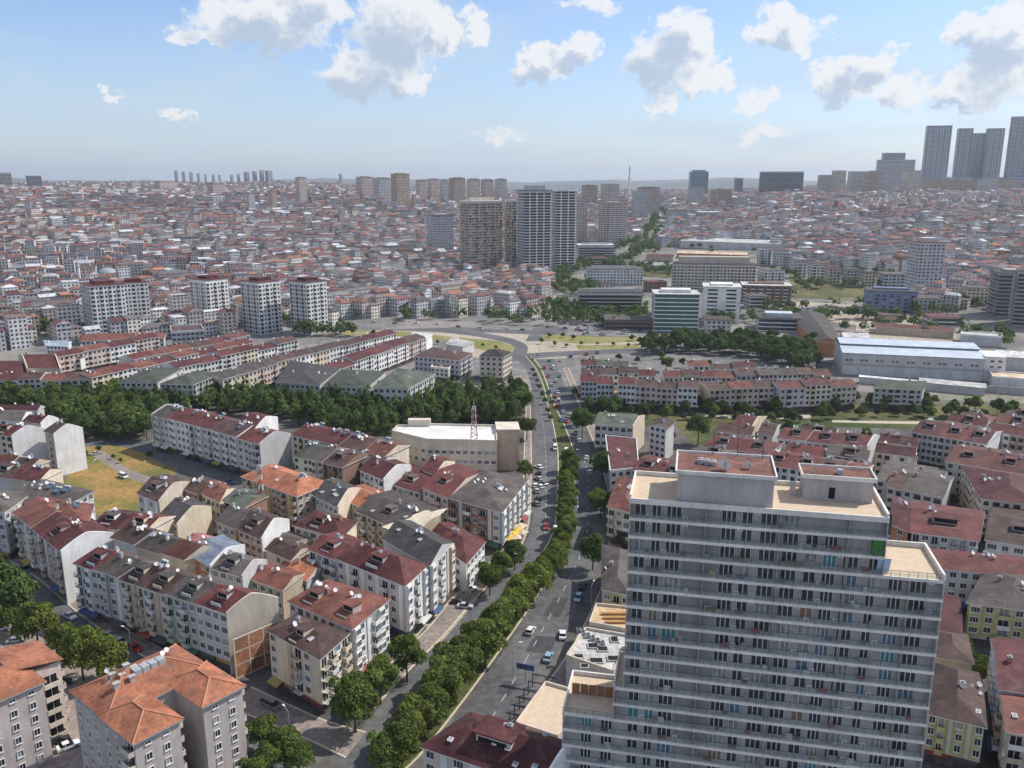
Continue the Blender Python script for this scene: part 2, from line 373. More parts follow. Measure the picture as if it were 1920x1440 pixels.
FOOT = []      # footprints (centre, radius) already taken
def facade(root, p, q, h, pat, wc, ac, g0, joined, fh=2.85):
    p = np.array(p); q = np.array(q); L = np.hypot(*(q - p)); u = (q - p) / L; ang = math.atan2(u[1], u[0]); nrm = np.array((u[1], -u[0]))
    n = len(pat); cell = L / n; nf = max(1, int(round((h - g0 - .3) / fh))); fh = (h - g0 - .2) / nf
    for i, ch in enumerate(pat):
        c = p + u * ((i + .5) * cell)
        if ch == '.': continue
        if ch == 's':
            b = MB(); b.box(-cell * .24, cell * .24, -.22, .01, g0, h - .25, 0); b.build('pilaster', wall_m(ac), root, (c[0], c[1], 0), ang); 
            continue
        off = 0.0
        if ch == 'p':
            off = .75; b = MB(); b.box(-cell * .42, cell * .42, -.75, .01, g0 + .05, h - .3, 0); b.build('bay', wall_m(ac if rnd.random() < .5 else wc), root, (c[0], c[1], 0), ang)
        for k in range(nf):
            z = g0 + k * fh; cc = c + nrm * off
            gv = rnd.choice((0, 1, 2, 3, 0, 1, 4) if rnd.random() < .6 else (0,))
            if joined is not None:
                X = lambda a, o, zz: (cc[0] + u[0] * a + nrm[0] * o, cc[1] + u[1] * a + nrm[1] * o, zz)
                if ch in 'br':
                    a = cell * .42
                    joined.poly([X(-a + .2, .03, z + .05), X(a - .2, .03, z + .05), X(a - .2, .03, z + 2.3), X(-a + .2, .03, z + 2.3)], 1)
                    for (o0, o1, z0, z1) in ((0, 1.1, z - .15, z - .01), (1.0, 1.1, z, z + .95)):
                        joined.poly([X(-a, o1, z0), X(a, o1, z0), X(a, o1, z1), X(-a, o1, z1)], 2); joined.poly([X(-a, o1, z1), X(a, o1, z1), X(a, o0, z1), X(-a, o0, z1)], 2)
                        joined.poly([X(a, o1, z0), X(a, o0, z0), X(a, o0, z1), X(a, o1, z1)], 2); joined.poly([X(-a, o0, z0), X(-a, o1, z0), X(-a, o1, z1), X(-a, o0, z1)], 2)
                else:
                    a = min(cell * .36, .75 if ch != 'W' else 1.2)
                    joined.poly([X(-a - .1, .03, z + .8), X(a + .1, .03, z + .8), X(a + .1, .03, z + 2.4), X(-a - .1, .03, z + 2.4)], 0)
                    joined.poly([X(-a, .045, z + .9), X(a, .045, z + .9), X(a, .045, z + 2.3), X(-a, .045, z + 2.3)], 1)
                continue
            if ch in 'br': put('balcony', balcony_mesh(cell * .86, ch, wc if rnd.random() < .8 else 'white', rnd.choice((0, 0, 3))), root, (cc[0], cc[1], z), ang)
            else:
                wd = min(cell * .74, {'w': 1.7, 'W': 2.7, 'p': 2.0, 'd': 1.0}[ch])
                put('window', window_mesh(wd, 1.65 if ch != 'd' else 2.1, gv), root, (cc[0], cc[1], z + (.75 if ch != 'd' else .3)), ang)
                if ch == 'w' and rnd.random() < .10: put('air_conditioner', ACU, root, (cc[0] + u[0] * cell * .36, cc[1] + u[1] * cell * .36, z + .3), ang)

def quad_offset(qd, offs):
    """move the four edges of a counter-clockwise quad outwards by offs"""
    qd = [np.array(p, float) for p in qd]; lines = []
    for i in range(4):
        a, b = qd[i], qd[(i + 1) % 4]; u = (b - a) / np.hypot(*(b - a)); nr = np.array((u[1], -u[0])); lines.append((a + nr * offs[i], u))
    out = []
    for i in range(4):
        (a, u), (b, v) = lines[i - 1], lines[i]; M = np.array([[u[0], -v[0]], [u[1], -v[1]]]); s, _ = np.linalg.solve(M, b - a); out.append(a + u * s)
    return out

def bldw(qd, h, label, roof='g', rc='red', wc='cream', ac='white', rise=2.6, pf=None, pr=None, pl=None, fireR=None, fireL=None, over=(.5, .5, .5, .5),
         dorm=0, dishes=3, chim=1, heat=0, sky=0, g0=3.3, shop=True, lod=None, z0=0.0, group=None, name='apartment_building', cat='apartment block', fascia='white', ridge='x', fh=2.85, par=.9, dormw=3.2, skinR=None):
    """qd: the eave corners front-left, front-right, back-right, back-left in world coordinates"""
    qd = [np.array(p, float) for p in qd]; o = sum(qd) / 4; dist = np.hypot(*o)
    FOOT.append((o, min(np.hypot(*(qd[1] - qd[0])), np.hypot(*(qd[2] - qd[1]))) / 2))
    if lod is None: lod = 0 if dist < 300 else 1
    root = thing(name, label, cat, (o[0], o[1], z0), 0, group)
    qd = [p - o for p in qd]
    over = list(over)
    if fireR: over[1] = 0.0
    if fireL: over[3] = 0.0
    body = quad_offset(qd, [-v for v in over])
    L = lambda i: np.hypot(*(body[(i + 1) % 4] - body[i]))
    def faces_cam(i):
        a, b = body[i], body[(i + 1) % 4]; u = b - a; nr = np.array((u[1], -u[0])); return float(np.dot(nr, -(o + (a + b) / 2))) > 0
    b = MB()
    if shop:
        b.prism(body, g0 - .3, h - .02, 0); low = quad_offset(body, [-.9, -.5 if pr else -.02, -.02, -.5 if pl else -.02]); b.prism(low, -.5, g0 - .3, 1)
    else: b.prism(body, -.5, h - .02, 0)
    b.build('wall', [wall_m(wc), mat('shop front', (.10, .09, .085), .5, .4, var=.5)], root)
    joined = MB() if lod else None
    skins = {0: None, 1: skinR, 3: None}; pats = {0: pf if pf is not None else auto_pat(L(0)), 1: pr, 3: pl}
    for i, pt in pats.items():
        if pt == 'auto': pt = auto_pat(L(i))
        if pt and len(pt) > 1 and L(i) / len(pt) > 3.4: k_ = int(round(L(i) / 2.8)); pt = ''.join(pt[j % len(pt)] for j in range(k_))
        if not pt or not faces_cam(i): continue
        fa0, fa1 = body[i], body[(i + 1) % 4]
        if skins[i]:
            u_ = (fa1 - fa0) / L(i); n_ = np.array((u_[1], -u_[0])); b = MB(); b.box(0, L(i), -.08, -.001, g0 - .3, h - .05); b.build('cladding', wall_m(skins[i]), root, (fa0[0], fa0[1], 0), math.atan2(u_[1], u_[0])); fa0 = fa0 + n_ * .08; fa1 = fa1 + n_ * .08
        facade(root, fa0, fa1, h, pt, skins[i] or wc, ac, g0 if shop else .6, joined, fh)
        if shop and lod == 0 and i != 2:
            a, c = body[i], body[(i + 1) % 4]; u = (c - a) / L(i); n = max(1, int(L(i) / 4.5)); ang = math.atan2(u[1], u[0])
            for k in range(n):
                m_ = a + u * (L(i) * (k + .5) / n)
                if rnd.random() < .35: put('awning', awning_mesh(L(i) / n * .85, rnd.randrange(7)), root, (m_[0], m_[1], g0 - .35), ang)
                else: put('shop_sign', sign_mesh(L(i) / n * .85, rnd.randrange(7)), root, (m_[0], m_[1], g0 - 1.05), ang)
    if joined is not None and joined.f: tag(joined.build('window_rows', [FRAME, GLASS, wall_m(wc)], root), kind='stuff')
    # roof
    e = qd; b = MB()
    fire_over = list(over)
    if roof == 'f':
        b.prism(quad_offset(body, [.15] * 4), h - .3, h, 1, 0); ro = b.build('roof', [roof_m(rc), wall_m(fascia)], root)
        inn = quad_offset(body, [-.1] * 4); out = quad_offset(body, [.2] * 4); b = MB()
        for i in range(4):
            j = (i + 1) % 4; b.prism([out[i], out[j], inn[j], inn[i]], h - .25, h + par, 0)
        b.build('parapet', wall_m(fascia), root)
        RZ = lambda s, t: h + .02
    else:
        if roof == 'g' and ridge == 'x': r0, r1 = (e[0] + e[3]) / 2, (e[1] + e[2]) / 2
        elif roof == 'g': r0, r1 = (e[0] + e[1]) / 2, (e[3] + e[2]) / 2
        else:
            lx, ly = np.hypot(*(e[1] - e[0])), np.hypot(*(e[2] - e[1]))
            if lx >= ly:
                m0, m1 = (e[0] + e[3]) / 2, (e[1] + e[2]) / 2; k = min(.5 * ly / lx, .46); ridge = 'x'
            else:
                m0, m1 = (e[0] + e[1]) / 2, (e[3] + e[2]) / 2; k = min(.5 * lx / ly, .46); ridge = 'y'
            kl = 0.0 if roof == 'hr' else k; kr = 0.0 if roof == 'hl' else k
            r0, r1 = m0 + (m1 - m0) * kl, m1 + (m0 - m1) * kr
        E = [(p[0], p[1], h) for p in e]; E2 = [(p[0], p[1], h - .22) for p in e]; A, B_ = (r0[0], r0[1], h + rise), (r1[0], r1[1], h + rise)
        if ridge == 'x':
            b.poly([E[0], E[1], B_, A]); b.poly([E[2], E[3], A, B_]); b.poly([E[3], E[0], A], 0 if roof != 'g' else 2); b.poly([E[1], E[2], B_], 0 if roof != 'g' else 2)
        else:
            b.poly([E[1], E[2], B_, A]); b.poly([E[3], E[0], A, B_]); b.poly([E[0], E[1], A], 0 if roof != 'g' else 2); b.poly([E[2], E[3], B_], 0 if roof != 'g' else 2)
        for i in range(4):
            j = (i + 1) % 4; b.poly([E2[i], E2[j], E[j], E[i]], 1)
        b.poly(E2[::-1], 1)
        ro = b.build('roof', [roof_m(rc), wall_m(fascia), wall_m(wc)], root)
        if roof == 'g' and ridge == 'x' or roof in ('hl', 'hr'):
            for cond, (a, c), sgn in ((fireR, (body[1], body[2]), 1), (fireL, (body[0], body[3]), -1)):
                if not cond: continue
                u = (c - a) / np.hypot(*(c - a)); nr = np.array((u[1], -u[0])) * sgn; N = 12; b = MB(); pts = []
                LL = np.hypot(*(c - a)) ; a2 = a - u * .35; LL += .7
                for k in range(N + 1):
                    t = k / N; pts.append((a2 + u * LL * t, h + .3 + (rise + .1) * (1 - abs(2 * t - 1) ** 1.28)))
                o0, o1 = (.02, .34) if sgn > 0 else (.02, .34)
                fr = [(p[0] + nr[0] * o1, p[1] + nr[1] * o1) for p, _ in pts]; bk = [(p[0] - nr[0] * .15, p[1] - nr[1] * .15) for p, _ in pts]
                for k in range(N):
                    z0_, z1_ = pts[k][1], pts[k + 1][1]
                    q1 = [(*fr[k], -.5), (*fr[k + 1], -.5), (*fr[k + 1], z1_), (*fr[k], z0_)]; q2 = [(*fr[k], z0_), (*fr[k + 1], z1_), (*bk[k + 1], z1_), (*bk[k], z0_)]
                    q3 = [(*bk[k], z0_), (*bk[k + 1], z1_), (*bk[k + 1], h - 2), (*bk[k], h - 2)]
                    for q_ in (q1, q2, q3): b.poly(q_ if sgn > 0 else q_[::-1])
                for k, s_ in ((0, 1), (N, -1)):
                    q_ = [(*bk[k], -.5), (*fr[k], -.5), (*fr[k], pts[k][1]), (*bk[k], pts[k][1])]; b.poly(q_)
                b.build('gable_wall', wall_m(cond), root)
        RZ = lambda s, t: h + rise * (1 - abs(2 * t - 1)) if ridge == 'x' else h + rise * (1 - abs(2 * s - 1))
    bil = lambda s, t: e[0] * (1 - s) * (1 - t) + e[1] * s * (1 - t) + e[2] * s * t + e[3] * (1 - s) * t
    fa = math.atan2(*(e[1] - e[0])[::-1])
    for k in range(dorm):
        s = (k + .5) / dorm + rnd.uniform(-.06, .06); t = .26
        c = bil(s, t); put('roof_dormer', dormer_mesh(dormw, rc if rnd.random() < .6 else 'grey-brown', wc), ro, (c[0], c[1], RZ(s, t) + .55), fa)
    for k in range(chim):
        s, t = rnd.uniform(.15, .85), rnd.uniform(.35, .65); c = bil(s, t); put('chimney', CHIM[rnd.randrange(3)], ro, (c[0], c[1], RZ(s, t)), fa)
    sc_, tc_ = rnd.uniform(.3, .7), rnd.uniform(.42, .6)
    for k in range(dishes):
        if k % 4 == 0: sc_, tc_ = rnd.uniform(.15, .85), rnd.uniform(.38, .62)
        s, t = min(.95, max(.05, sc_ + rnd.uniform(-.09, .09))), tc_ + rnd.uniform(-.08, .08); c = bil(s, t)
        put('satellite_dish', DISH, ro, (c[0], c[1], RZ(s, t)), rnd.uniform(-1.2, 1.6), rnd.uniform(.8, 1.15))
    for k in range(heat):
        s, t = rnd.uniform(.15, .85), rnd.uniform(.3, .6); c = bil(s, t); put('solar_heater', HEATER, ro, (c[0], c[1], RZ(s, t) + .4), fa)
    for k in range(sky):
        s, t = rnd.uniform(.1, .9), rnd.uniform(.15, .4); c = bil(s, t); put('skylight', SKYL, ro, (c[0], c[1], RZ(s, t) + .1), fa)
    return root

def quad_px(A, B, h, C=None, D=12.0, Dp=None):
    a, b = P(*A, h), P(*B, h)
    u = (b - a) / np.hypot(*(b - a)); wv = np.array((-u[1], u[0]))
    if C is not None: c = P(*C, h); d = a + (c - b) if Dp is None else P(*Dp, h)
    else: c, d = b + wv * D, a + wv * D
    return [a, b, c, d]
def bld(A, B, h, label, C=None, D=12.0, Dp=None, **kw): return bldw(quad_px(A, B, h, C, D, Dp), h, label, **kw)
def row(A, B, h, units, desc, C=None, D=12.0, group=None, **kw):
    """a terrace of joined houses; units: (share, roof colour, wall colour, extra settings)"""
    q0, q1, q2, q3 = quad_px(A, B, h, C, D); tot = sum(u[0] for u in units); acc = 0.0; n = len(units)
    for i, un in enumerate(units):
        s0, s1 = acc / tot, (acc + un[0]) / tot; acc += un[0]
        ex = dict(kw); ex.update(un[3] if len(un) > 3 else {})
        if i < n - 1: ex.pop('fireR', None) if not (len(un) > 3 and 'fireR' in un[3]) else None
        if i > 0: ex.pop('fireL', None) if not (len(un) > 3 and 'fireL' in un[3]) else None
        dv = ex.pop('dv', .35); hh = h + ex.pop('dh', rnd.uniform(-dv, dv))
        ov = (.55, .45 if i == n - 1 else 0.0, .5, .45 if i == 0 else 0.0)
        qd = [q0 + (q1 - q0) * s0, q0 + (q1 - q0) * s1, q3 + (q2 - q3) * s1, q3 + (q2 - q3) * s0]
        lab = ex.pop('label', None)
        if not lab:
            for fm in ('%s house with %s roof, %s from left in %s', '%s house, %s roof, %s from left in %s', '%s %s-roofed house, %s from left, %s', '%s %s-roofed, %s from left, %s'):
                lab = fm % (un[2], un[1], ORD[i], desc if fm[-6] != ',' else desc.replace('the ', '', 1))
                if len(lab.split()) <= 16: break
        if i < n - 1: ex.pop('pr', None)
        if i > 0: ex.pop('pl', None)
        bldw(qd, hh, lab, rc=un[1], wc=un[2], over=ov, group=group, **ex)
# ------------------------------------------------------------------ ground
def make_ground():
    rr = np.concatenate([np.linspace(0, 640, 9), np.linspace(700, 4400, 50), np.geomspace(4700, 22000, 16)]); aa = np.linspace(-math.pi, math.pi, 181)
    v = []; f = []
    for r in rr:
        for a in aa[:-1]:
            x, y = r * math.sin(a), r * math.cos(a); v.append((x, y, float(terrain(x, y))))
    n = len(aa) - 1
    for i in range(len(rr) - 1):
        for j in range(n):
            k = (j + 1) % n; f.append((i * n + j, i * n + k, (i + 1) * n + k, (i + 1) * n + j)[::-1])
    me = bpy.data.meshes.new('ground'); me.from_pydata(v, [], f); me.materials.append(CITY); me.update()
    for p in me.polygons: p.use_smooth = True
    tag(put('ground', me), kind='structure')
make_ground()
def ribbon_px(left, right, z, m_, name, n=6, kerb=None):
    """a strip between two lines of photo pixels that lie on the flat ground"""
    def dense(l):
        pts = [P(*p) for p in l]; out = []
        for i in range(len(pts) - 1):
            p0 = pts[max(i - 1, 0)]; p1 = pts[i]; p2 = pts[i + 1]; p3 = pts[min(i + 2, len(pts) - 1)]
            for k in range(n):
                t = k / n; out.append(.5 * ((2 * p1) + (p2 - p0) * t + (2 * p0 - 5 * p1 + 4 * p2 - p3) * t * t + (3 * p1 - p0 - 3 * p2 + p3) * t ** 3))
        out.append(pts[-1]); return out
    l, r = dense(left), dense(right); b = MB()
    for i in range(len(l) - 1): b.poly([(*l[i], z), (*r[i], z), (*r[i + 1], z), (*l[i + 1], z)])
    o = b.build(name, m_); tag(o, kind='structure')
    if kerb:
        b = MB()
        for ln, sg in ((l, 1), (r, -1)):
            for i in range(len(ln) - 1):
                p, q = ln[i], ln[i + 1]; d = (q - p) / max(np.hypot(*(q - p)), 1e-6); nr = np.array((d[1], -d[0])) * sg
                pts = [p, q, q + nr * .45, p + nr * .45]
                if sg > 0: pts = pts[::-1]
                b.prism(pts, 0, z + kerb, 0)
        b.build('kerb', KERB, o)
    return l, r
def area_px(pts, z, m_, name, kerb=False):
    w_ = [P(*p) for p in pts]
    A = sum(w_[i][0] * w_[(i + 1) % len(w_)][1] - w_[(i + 1) % len(w_)][0] * w_[i][1] for i in range(len(w_)))
    if A < 0: w_ = w_[::-1]
    b = MB(); b.prism(w_, -.3, z) if kerb else b.poly([(*p, z) for p in w_])
    return tag(b.build(name, m_), kind='structure')
# near ground cover
area_px([(-900,1700),(2900,1700),(2900,735),(-900,735)], .02, mat('old asphalt', (.082,.079,.076), .92, .2, 'ground', col2=(.145,.13,.115), s1=.045, s2=.4), 'yard_ground')
# boulevard
RC_L = [(770,1470),(800,1420),(880,1312),(935,1235),(1000,1140),(1045,1065),(1065,1010),(1075,960),(1082,900),(1080,850),(1062,800),(1045,765),(1030,725),(1016,690),(1000,668)]
RC_R = [(880,1500),(915,1440),(968,1330),(1040,1230),(1085,1130),(1120,1060),(1130,1000),(1130,940),(1122,890),(1106,840),(1090,800),(1075,760),(1060,725),(1045,690),(1040,668)]
LC_R = [(655,1500),(700,1440),(762,1360),(830,1265),(900,1178),(960,1105),(1010,1045),(1035,1000),(1042,960),(1045,900),(1045,850),(1037,800),(1027,760),(1017,720),(1003,690),(985,668)]
LC_L = [(570,1500),(620,1440),(690,1350),(770,1262),(840,1190),(890,1130),(950,1068),(985,1020),(1000,970),(1003,900),(1003,850),(1002,800),(1000,750),(994,715),(985,690),(960,668)]
ribbon_px(RC_L, RC_R, .055, ASPHALT, 'boulevard_road')
ribbon_px(LC_L, LC_R, .050, ASPHALT, 'service_road')
ribbon_px([p for p in LC_R if p[1] < 1480], [(720,1475),(800-14,1420),(880-8,1312),(935-7,1235),(1000-6,1140),(1045-5,1065),(1065-4,1010),(1072,960),(1079,900),(1077,850),(1060,800),(1043,765),(1028,725),(1014,690),(996,668)], .16, mat('median soil', (.10,.10,.045), .95, .1, 'ground', col2=(.060,.080,.026), s1=.2, s2=.9), 'median_strip', kerb=.02)
# repairs and markings on the carriageways
PATCH = mat('patched asphalt', (.058,.059,.062), .9, .25, 'ground', col2=(.072,.072,.074), s1=.2, s2=.9)
for q in ([(1018,1155),(1050,1158),(1066,1122),(1038,1120)],[(985,1222),(1030,1226),(1046,1196),(1004,1192)],[(1092,1020),(1110,1022),(1112,990),(1096,988)],[(930,1300),(956,1306),(970,1280),(946,1276)]): area_px(q, .062, PATCH, 'road_patch')
LINE = mat('road paint', (.50,.50,.48), .8, .2)
def dashes(line, gap=7.0, ln=3.0, wd=.16):
    pts = [P(*p) for p in line]; k = 0
    for a, c in zip(pts[:-1], pts[1:]):
        d = c - a; L = np.hypot(*d); d = d / L; nr = np.array((d[1], -d[0])) * wd / 2; t = 0.0
        while t + ln < L:
            p_, q_ = a + d * t, a + d * (t + ln); b = MB(); b.poly([(*(p_ + nr), .066), (*(q_ + nr), .066), (*(q_ - nr), .066), (*(p_ - nr), .066)]); tag(b.build('lane_marking', LINE), kind='structure'); t += gap
dashes([(920,1350),(985,1240),(1045,1130),(1085,1050),(1100,1000),(1104,940),(1102,890),(1092,850)]); dashes([(1022,1000),(1024,950),(1024,900),(1023,850),(1019,800),(1013,750)])
# pavements
ribbon_px([(900,1475),(930,1440),(985,1335),(1058,1235),(1110,1140),(1135,1070),(1142,1000),(1142,940),(1132,890),(1116,840),(1100,800),(1085,760),(1070,725),(1056,690)],
          [(960,1475),(990,1440),(1040,1345),(1100,1245),(1150,1150),(1160,1075),(1164,1000),(1162,940),(1150,890),(1134,840),(1116,800),(1098,760),(1082,725),(1066,690)], .17, PAVING, 'pavement', kerb=.01)
ribbon_px([(655,1330),(735,1240),(800,1180),(850,1120),(905,1070),(945,1020),(965,970),(980,900),(982,850),(984,800),(986,760)],
          [(688,1345),(768,1258),(838,1187),(888,1128),(945,1068),(980,1020),(994,970),(997,900),(997,850),(996,800),(995,760)], .17, PAVING, 'pavement', kerb=.01)
# street in front of the long terrace
LS_L = [(-60,1060),(0,1088),(60,1138),(150,1208),(260,1290),(400,1380),(520,1465)]
LS_R = [(-60,1010),(0,1040),(70,1082),(150,1150),(250,1218),(430,1318),(560,1372),(690,1440)]
ribbon_px(LS_L, LS_R, .060, ASPHALT, 'side_street')
ribbon_px(LS_R[1:6], [(0,1026),(75,1066),(160,1132),(260,1196),(445,1290)], .17, PAVING, 'pavement', kerb=.01)
ribbon_px([(430,1325),(560,1378),(650,1420)], [(470,1290),(600,1350),(685,1375)], .172, PAVING, 'pavement', kerb=.01)
area_px([(-60,1200),(60,1150),(150,1215),(260,1300),(300,1440),(260,1560),(-60,1560)], .045, mat('car park paving', (.25,.20,.175), .95, .15, 'ground', col2=(.31,.26,.23), s1=.08, s2=.7), 'car_park')
# dry lot, its track and the street beyond it
area_px([(158,836),(235,832),(285,855),(330,880),(322,900),(290,912),(262,950),(250,965),(165,965),(120,905),(138,870)], .050, DRYGRASS, 'vacant_lot')
ribbon_px([(165,850),(200,872),(240,895),(300,915),(360,925)], [(195,846),(225,868),(262,888),(320,903),(380,912)], .060, PAVING, 'track')
ribbon_px([(150,838),(230,838),(300,866),(370,893),(440,920)], [(150,828),(250,826),(330,838),(420,872),(480,898)], .062, ASPHALT, 'back_street')
# park strip right of the boulevard, channel, motorway junction
area_px([(1110,800),(1100,768),(1180,752),(1500,752),(1700,756),(2050,762),(2050,815),(1560,800),(1300,835),(1270,800)], .055, GRASS, 'park')
for k, (a, c) in enumerate(((((1280,772),(1400,780),(1520,778)), ((1280,777),(1400,786),(1520,784))), (((1560,788),(1700,790),(1920,792)), ((1560,792),(1700,795),(1920,797))))):
    ribbon_px(list(a), list(c), .065, mat('park path', (.46,.40,.31), .9, .2), 'park_path')
area_px([(1720,722),(2060,742),(2060,764),(1735,748)], .062, mat('channel bank', (.20,.195,.135), .95, .1, 'ground', col2=(.26,.25,.21), s1=.03, s2=.3), 'channel_bank')
area_px([(840,640),(900,625),(1000,620),(1210,628),(1215,648),(1060,672),(960,675),(860,668)], .062, DIRT, 'junction_ground')
area_px([(1010,622),(1110,620),(1205,628),(1200,641),(1090,645),(1020,638)], .075, mat('verge grass', (.19,.20,.065), .95, .1, 'ground', col2=(.28,.24,.11), s1=.03, s2=.4), 'verge')
area_px([(860,632),(935,640),(968,652),(955,660),(905,656),(862,646)], .090, mat('verge grass', (.15,.17,.055), .95, .1, 'ground', col2=(.25,.22,.10), s1=.03, s2=.4), 'verge')
area_px([(640,620),(760,622),(850,632),(850,640),(740,630),(640,628)], .091, MATS['verge grass'], 'verge')
area_px([(1080,648),(1200,646),(1195,654),(1085,656)], .092, MATS['verge grass'], 'verge')
area_px([(612,612),(720,612),(880,626),(990,640),(985,655),(900,640),(720,632),(612,626)], .064, DIRT, 'junction_ground')
ribbon_px([(560,598),(700,602),(850,612),(1000,620),(1200,616),(1400,614)], [(560,606),(700,610),(850,619),(1000,627),(1200,624),(1400,622)], .080, ASPHALT, 'ring_road')
ribbon_px([(640,618),(800,622),(900,632),(960,648),(955,664),(930,668)], [(640,613),(800,616),(915,626),(985,645),(980,672),(950,678)], .085, ASPHALT, 'slip_road')
ribbon_px([(930,668),(1000,662),(1100,657),(1250,655),(1560,680)], [(940,682),(1010,672),(1100,666),(1250,664),(1560,692)], .090, ASPHALT, 'cross_road')
ribbon_px([(985,640),(1010,600),(1035,570),(1050,545),(1085,520)], [(1065,640),(1062,600),(1068,570),(1072,545),(1100,520)], .070, ASPHALT, 'avenue')

# ------------------------------------------------------------------ the foreground tower
def tower():
    A = P(1180, 938, 63.5); B = P(1668, 975, 63.5); u = (B - A); LEN = np.hypot(*u); ang = math.atan2(u[1], u[0])
    root = thing('apartment_tower', 'tall grey apartment tower with white balcony bands and stepped ends, beside the boulevard', 'apartment tower', (A[0], A[1], 0), ang)
    FOOT.append((A + u * .5, 26)); TOP = 63.5; FH = 3.0; D = 12.0; W0 = 1.35
    GREYW = mat('tower render', (.46, .435, .425), .85, .25, 'wall'); BAND = mat('tower balcony band', (.74, .71, .67), .8, .3, 'wall'); PANEL = mat('tower beige panel', (.42, .39, .36), .85, .25, 'wall')
    DECK = mat('roof terrace paving', (.56, .44, .32), .9, .2, 'plain', var=.09)
    RG = mat('railing glass', (.5, .55, .55), .1, .5); g = NT(RG.node_tree); tr = g.add('ShaderNodeBsdfTransparent'); tr.inputs[0].default_value = (.86, .92, .90, 1)
    mx = g.add('ShaderNodeMixShader'); mx.inputs[0].default_value = .08; g.link(tr.outputs[0], mx.inputs[1]); g.link(g.n['Principled BSDF'].outputs[0], mx.inputs[2]); g.link(mx.outputs[0], g.n['Material Output'].inputs[0])
    def ext(k):
        x0 = 0.0 if k < 11 else (-1.6 if k < 13 else -10.0); x1 = LEN if k < 3 else LEN + 8.6
        return x0, x1
    # wall bodies, one for each run of floors with the same ends
    for (k0, k1) in ((0, 3), (3, 11), (11, 13), (13, 21)):
        x0, x1 = ext(k0); b = MB(); b.box(x0 + .25, x1 - .25, W0, D, TOP - k1 * FH + .01, TOP - k0 * FH - .02); b.build('wall', GREYW, root)
    for (k0, k1) in ((0, 3), (3, 11), (11, 13), (13, 21)):
        x0, x1 = ext(k0); b = MB(); b.box(x1 - .2, x1 - .04, .03, W0 + .2, TOP - k1 * FH - (.05 if k0 else .0), TOP - k0 * FH - .02); b.build('end_wall', GREYW, root); b = MB(); b.box(x0 + .04, x0 + .2, .03, W0 + .2, TOP - k1 * FH, TOP - k0 * FH - .02); b.build('end_wall', GREYW, root)
    cols = [(.045, 1.7, 2), (.112, 1.4, 2), (.182, 2.3, 3), (.402, 2.2, 3), (.474, 1.6, 2), (.558, 2.4, 3), (.646, 2.3, 3), (.728, 1.8, 2), (.800, 1.9, 3), (.880, 2.2, 3), (.965, 1.3, 2), (1.055, 2.0, 3), (1.140, 2.3, 3), (-.07, 1.9, 3), (-.16, 1.8, 3)]
    PV = [GLASS, GLASS, GLASS, GLASS_B, CURT, mat('window with teal blind', (.05, .24, .27), .3, .5), mat('warm blind', (.26, .17, .10), .5, .3)]
    def twin(wd, n, gv):
        def make():
            b = MB(); x0 = -wd / 2; ht = 2.3; pw = wd / n
            for i in range(n):
                a = x0 + i * pw; b.box(a, a + .06, -.11, .02, 0, ht, 0); b.box(a + pw - .06, a + pw, -.11, .02, 0, ht, 0); b.box(a + .07, a + pw - .07, -.11, .02, ht - .07, ht, 0); b.box(a + .07, a + pw - .07, -.06, .02, 0, .07, 0)
                b.poly([(a + .07, -.015, .07), (a + pw - .07, -.015, .07), (a + pw - .07, -.015, ht - .07), (a + .07, -.015, ht - .07)], 1)
            return b.mesh('window', [FRAME, PV[gv], PANEL])
        return cached(('tw', wd, n, gv), make)
    DP = mat('tower dark panel', (.30, .285, .29), .85, .25, 'wall')
    for (k0, k1) in ((1, 3), (3, 11), (11, 13), (13, 20)):
        b = MB(); b.box(LEN * .222, LEN * .375, W0 - .06, W0 + .02, TOP - k1 * FH + .02, TOP - k0 * FH - .03); b.build('wall_panel', DP, root)
    rail_m = [mat('tower railing', (.13,.13,.135), .5, .4), RG]
    for k in range(20):
        x0, x1 = ext(k); zt = TOP - k * FH; zf = zt - FH
        if k:
            b = MB(); b.box(x0, x1, 0, W0 + .3, zt - .36, zt + .12); band = b.build('balcony_band', BAND, root)
        else:
            b = MB(); b.box(x0, x1, 0, .3, zt - .5, zt + .35); band = b.build('balcony_band', BAND, root)
        # railing that stands on the band below this floor
        if k < 19:
            xa, xb = ext(k + 1); zb = zf + .121
            b = MB(); b.box(xa, xb, .08, .13, zb + .93, zb + .99, 0); b.box(xa, xb, .09, .12, zb + .45, zb + .48, 0)
            n = int((xb - xa) / 1.25)
            for i in range(n + 1): x = xa + .03 + (xb - xa - .06) * i / n; b.box(x - .03, x + .03, .08, .13, zb, zb + .929, 0)
            b.poly([(xa, .11, zb + .06), (xb, .11, zb + .06), (xb, .11, zb + .9), (xa, .11, zb + .9)], 1)
            b.build('railing', rail_m, band)
        for (cx, wd, n) in cols:
            x = cx * LEN
            if x - wd / 2 < x0 + .3 or x + wd / 2 > x1 - .4: continue
            if k == 0 and cx > .7: continue
            if k < 3 and .82 < cx < .9 and k == 1: continue
            gv = rnd.choices(range(7), (5, 5, 5, 1.8, 3.6, .35, .5))[0]
            put('window', twin(wd, n, gv), root, (x, W0, zf + .13))
            if rnd.random() < .22: put('air_conditioner', ACU, root, (x + wd / 2 + .6, W0, zf + rnd.choice((.2, 1.9))))
        for cx in (.31, .60, .86, 1.1):     # slim partition fins between flats
            if cx * LEN < x1 - 1: b = MB(); b.box(cx * LEN - .07, cx * LEN + .07, .35, W0, zf + .13, zt - .37); b.build('partition', PANEL, root)
    # things kept on the balconies
    cl = [(.30, .08, .07), (.62, .60, .58), (.12, .16, .26), (.40, .34, .22), (.20, .13, .09), (.35, .33, .32)]
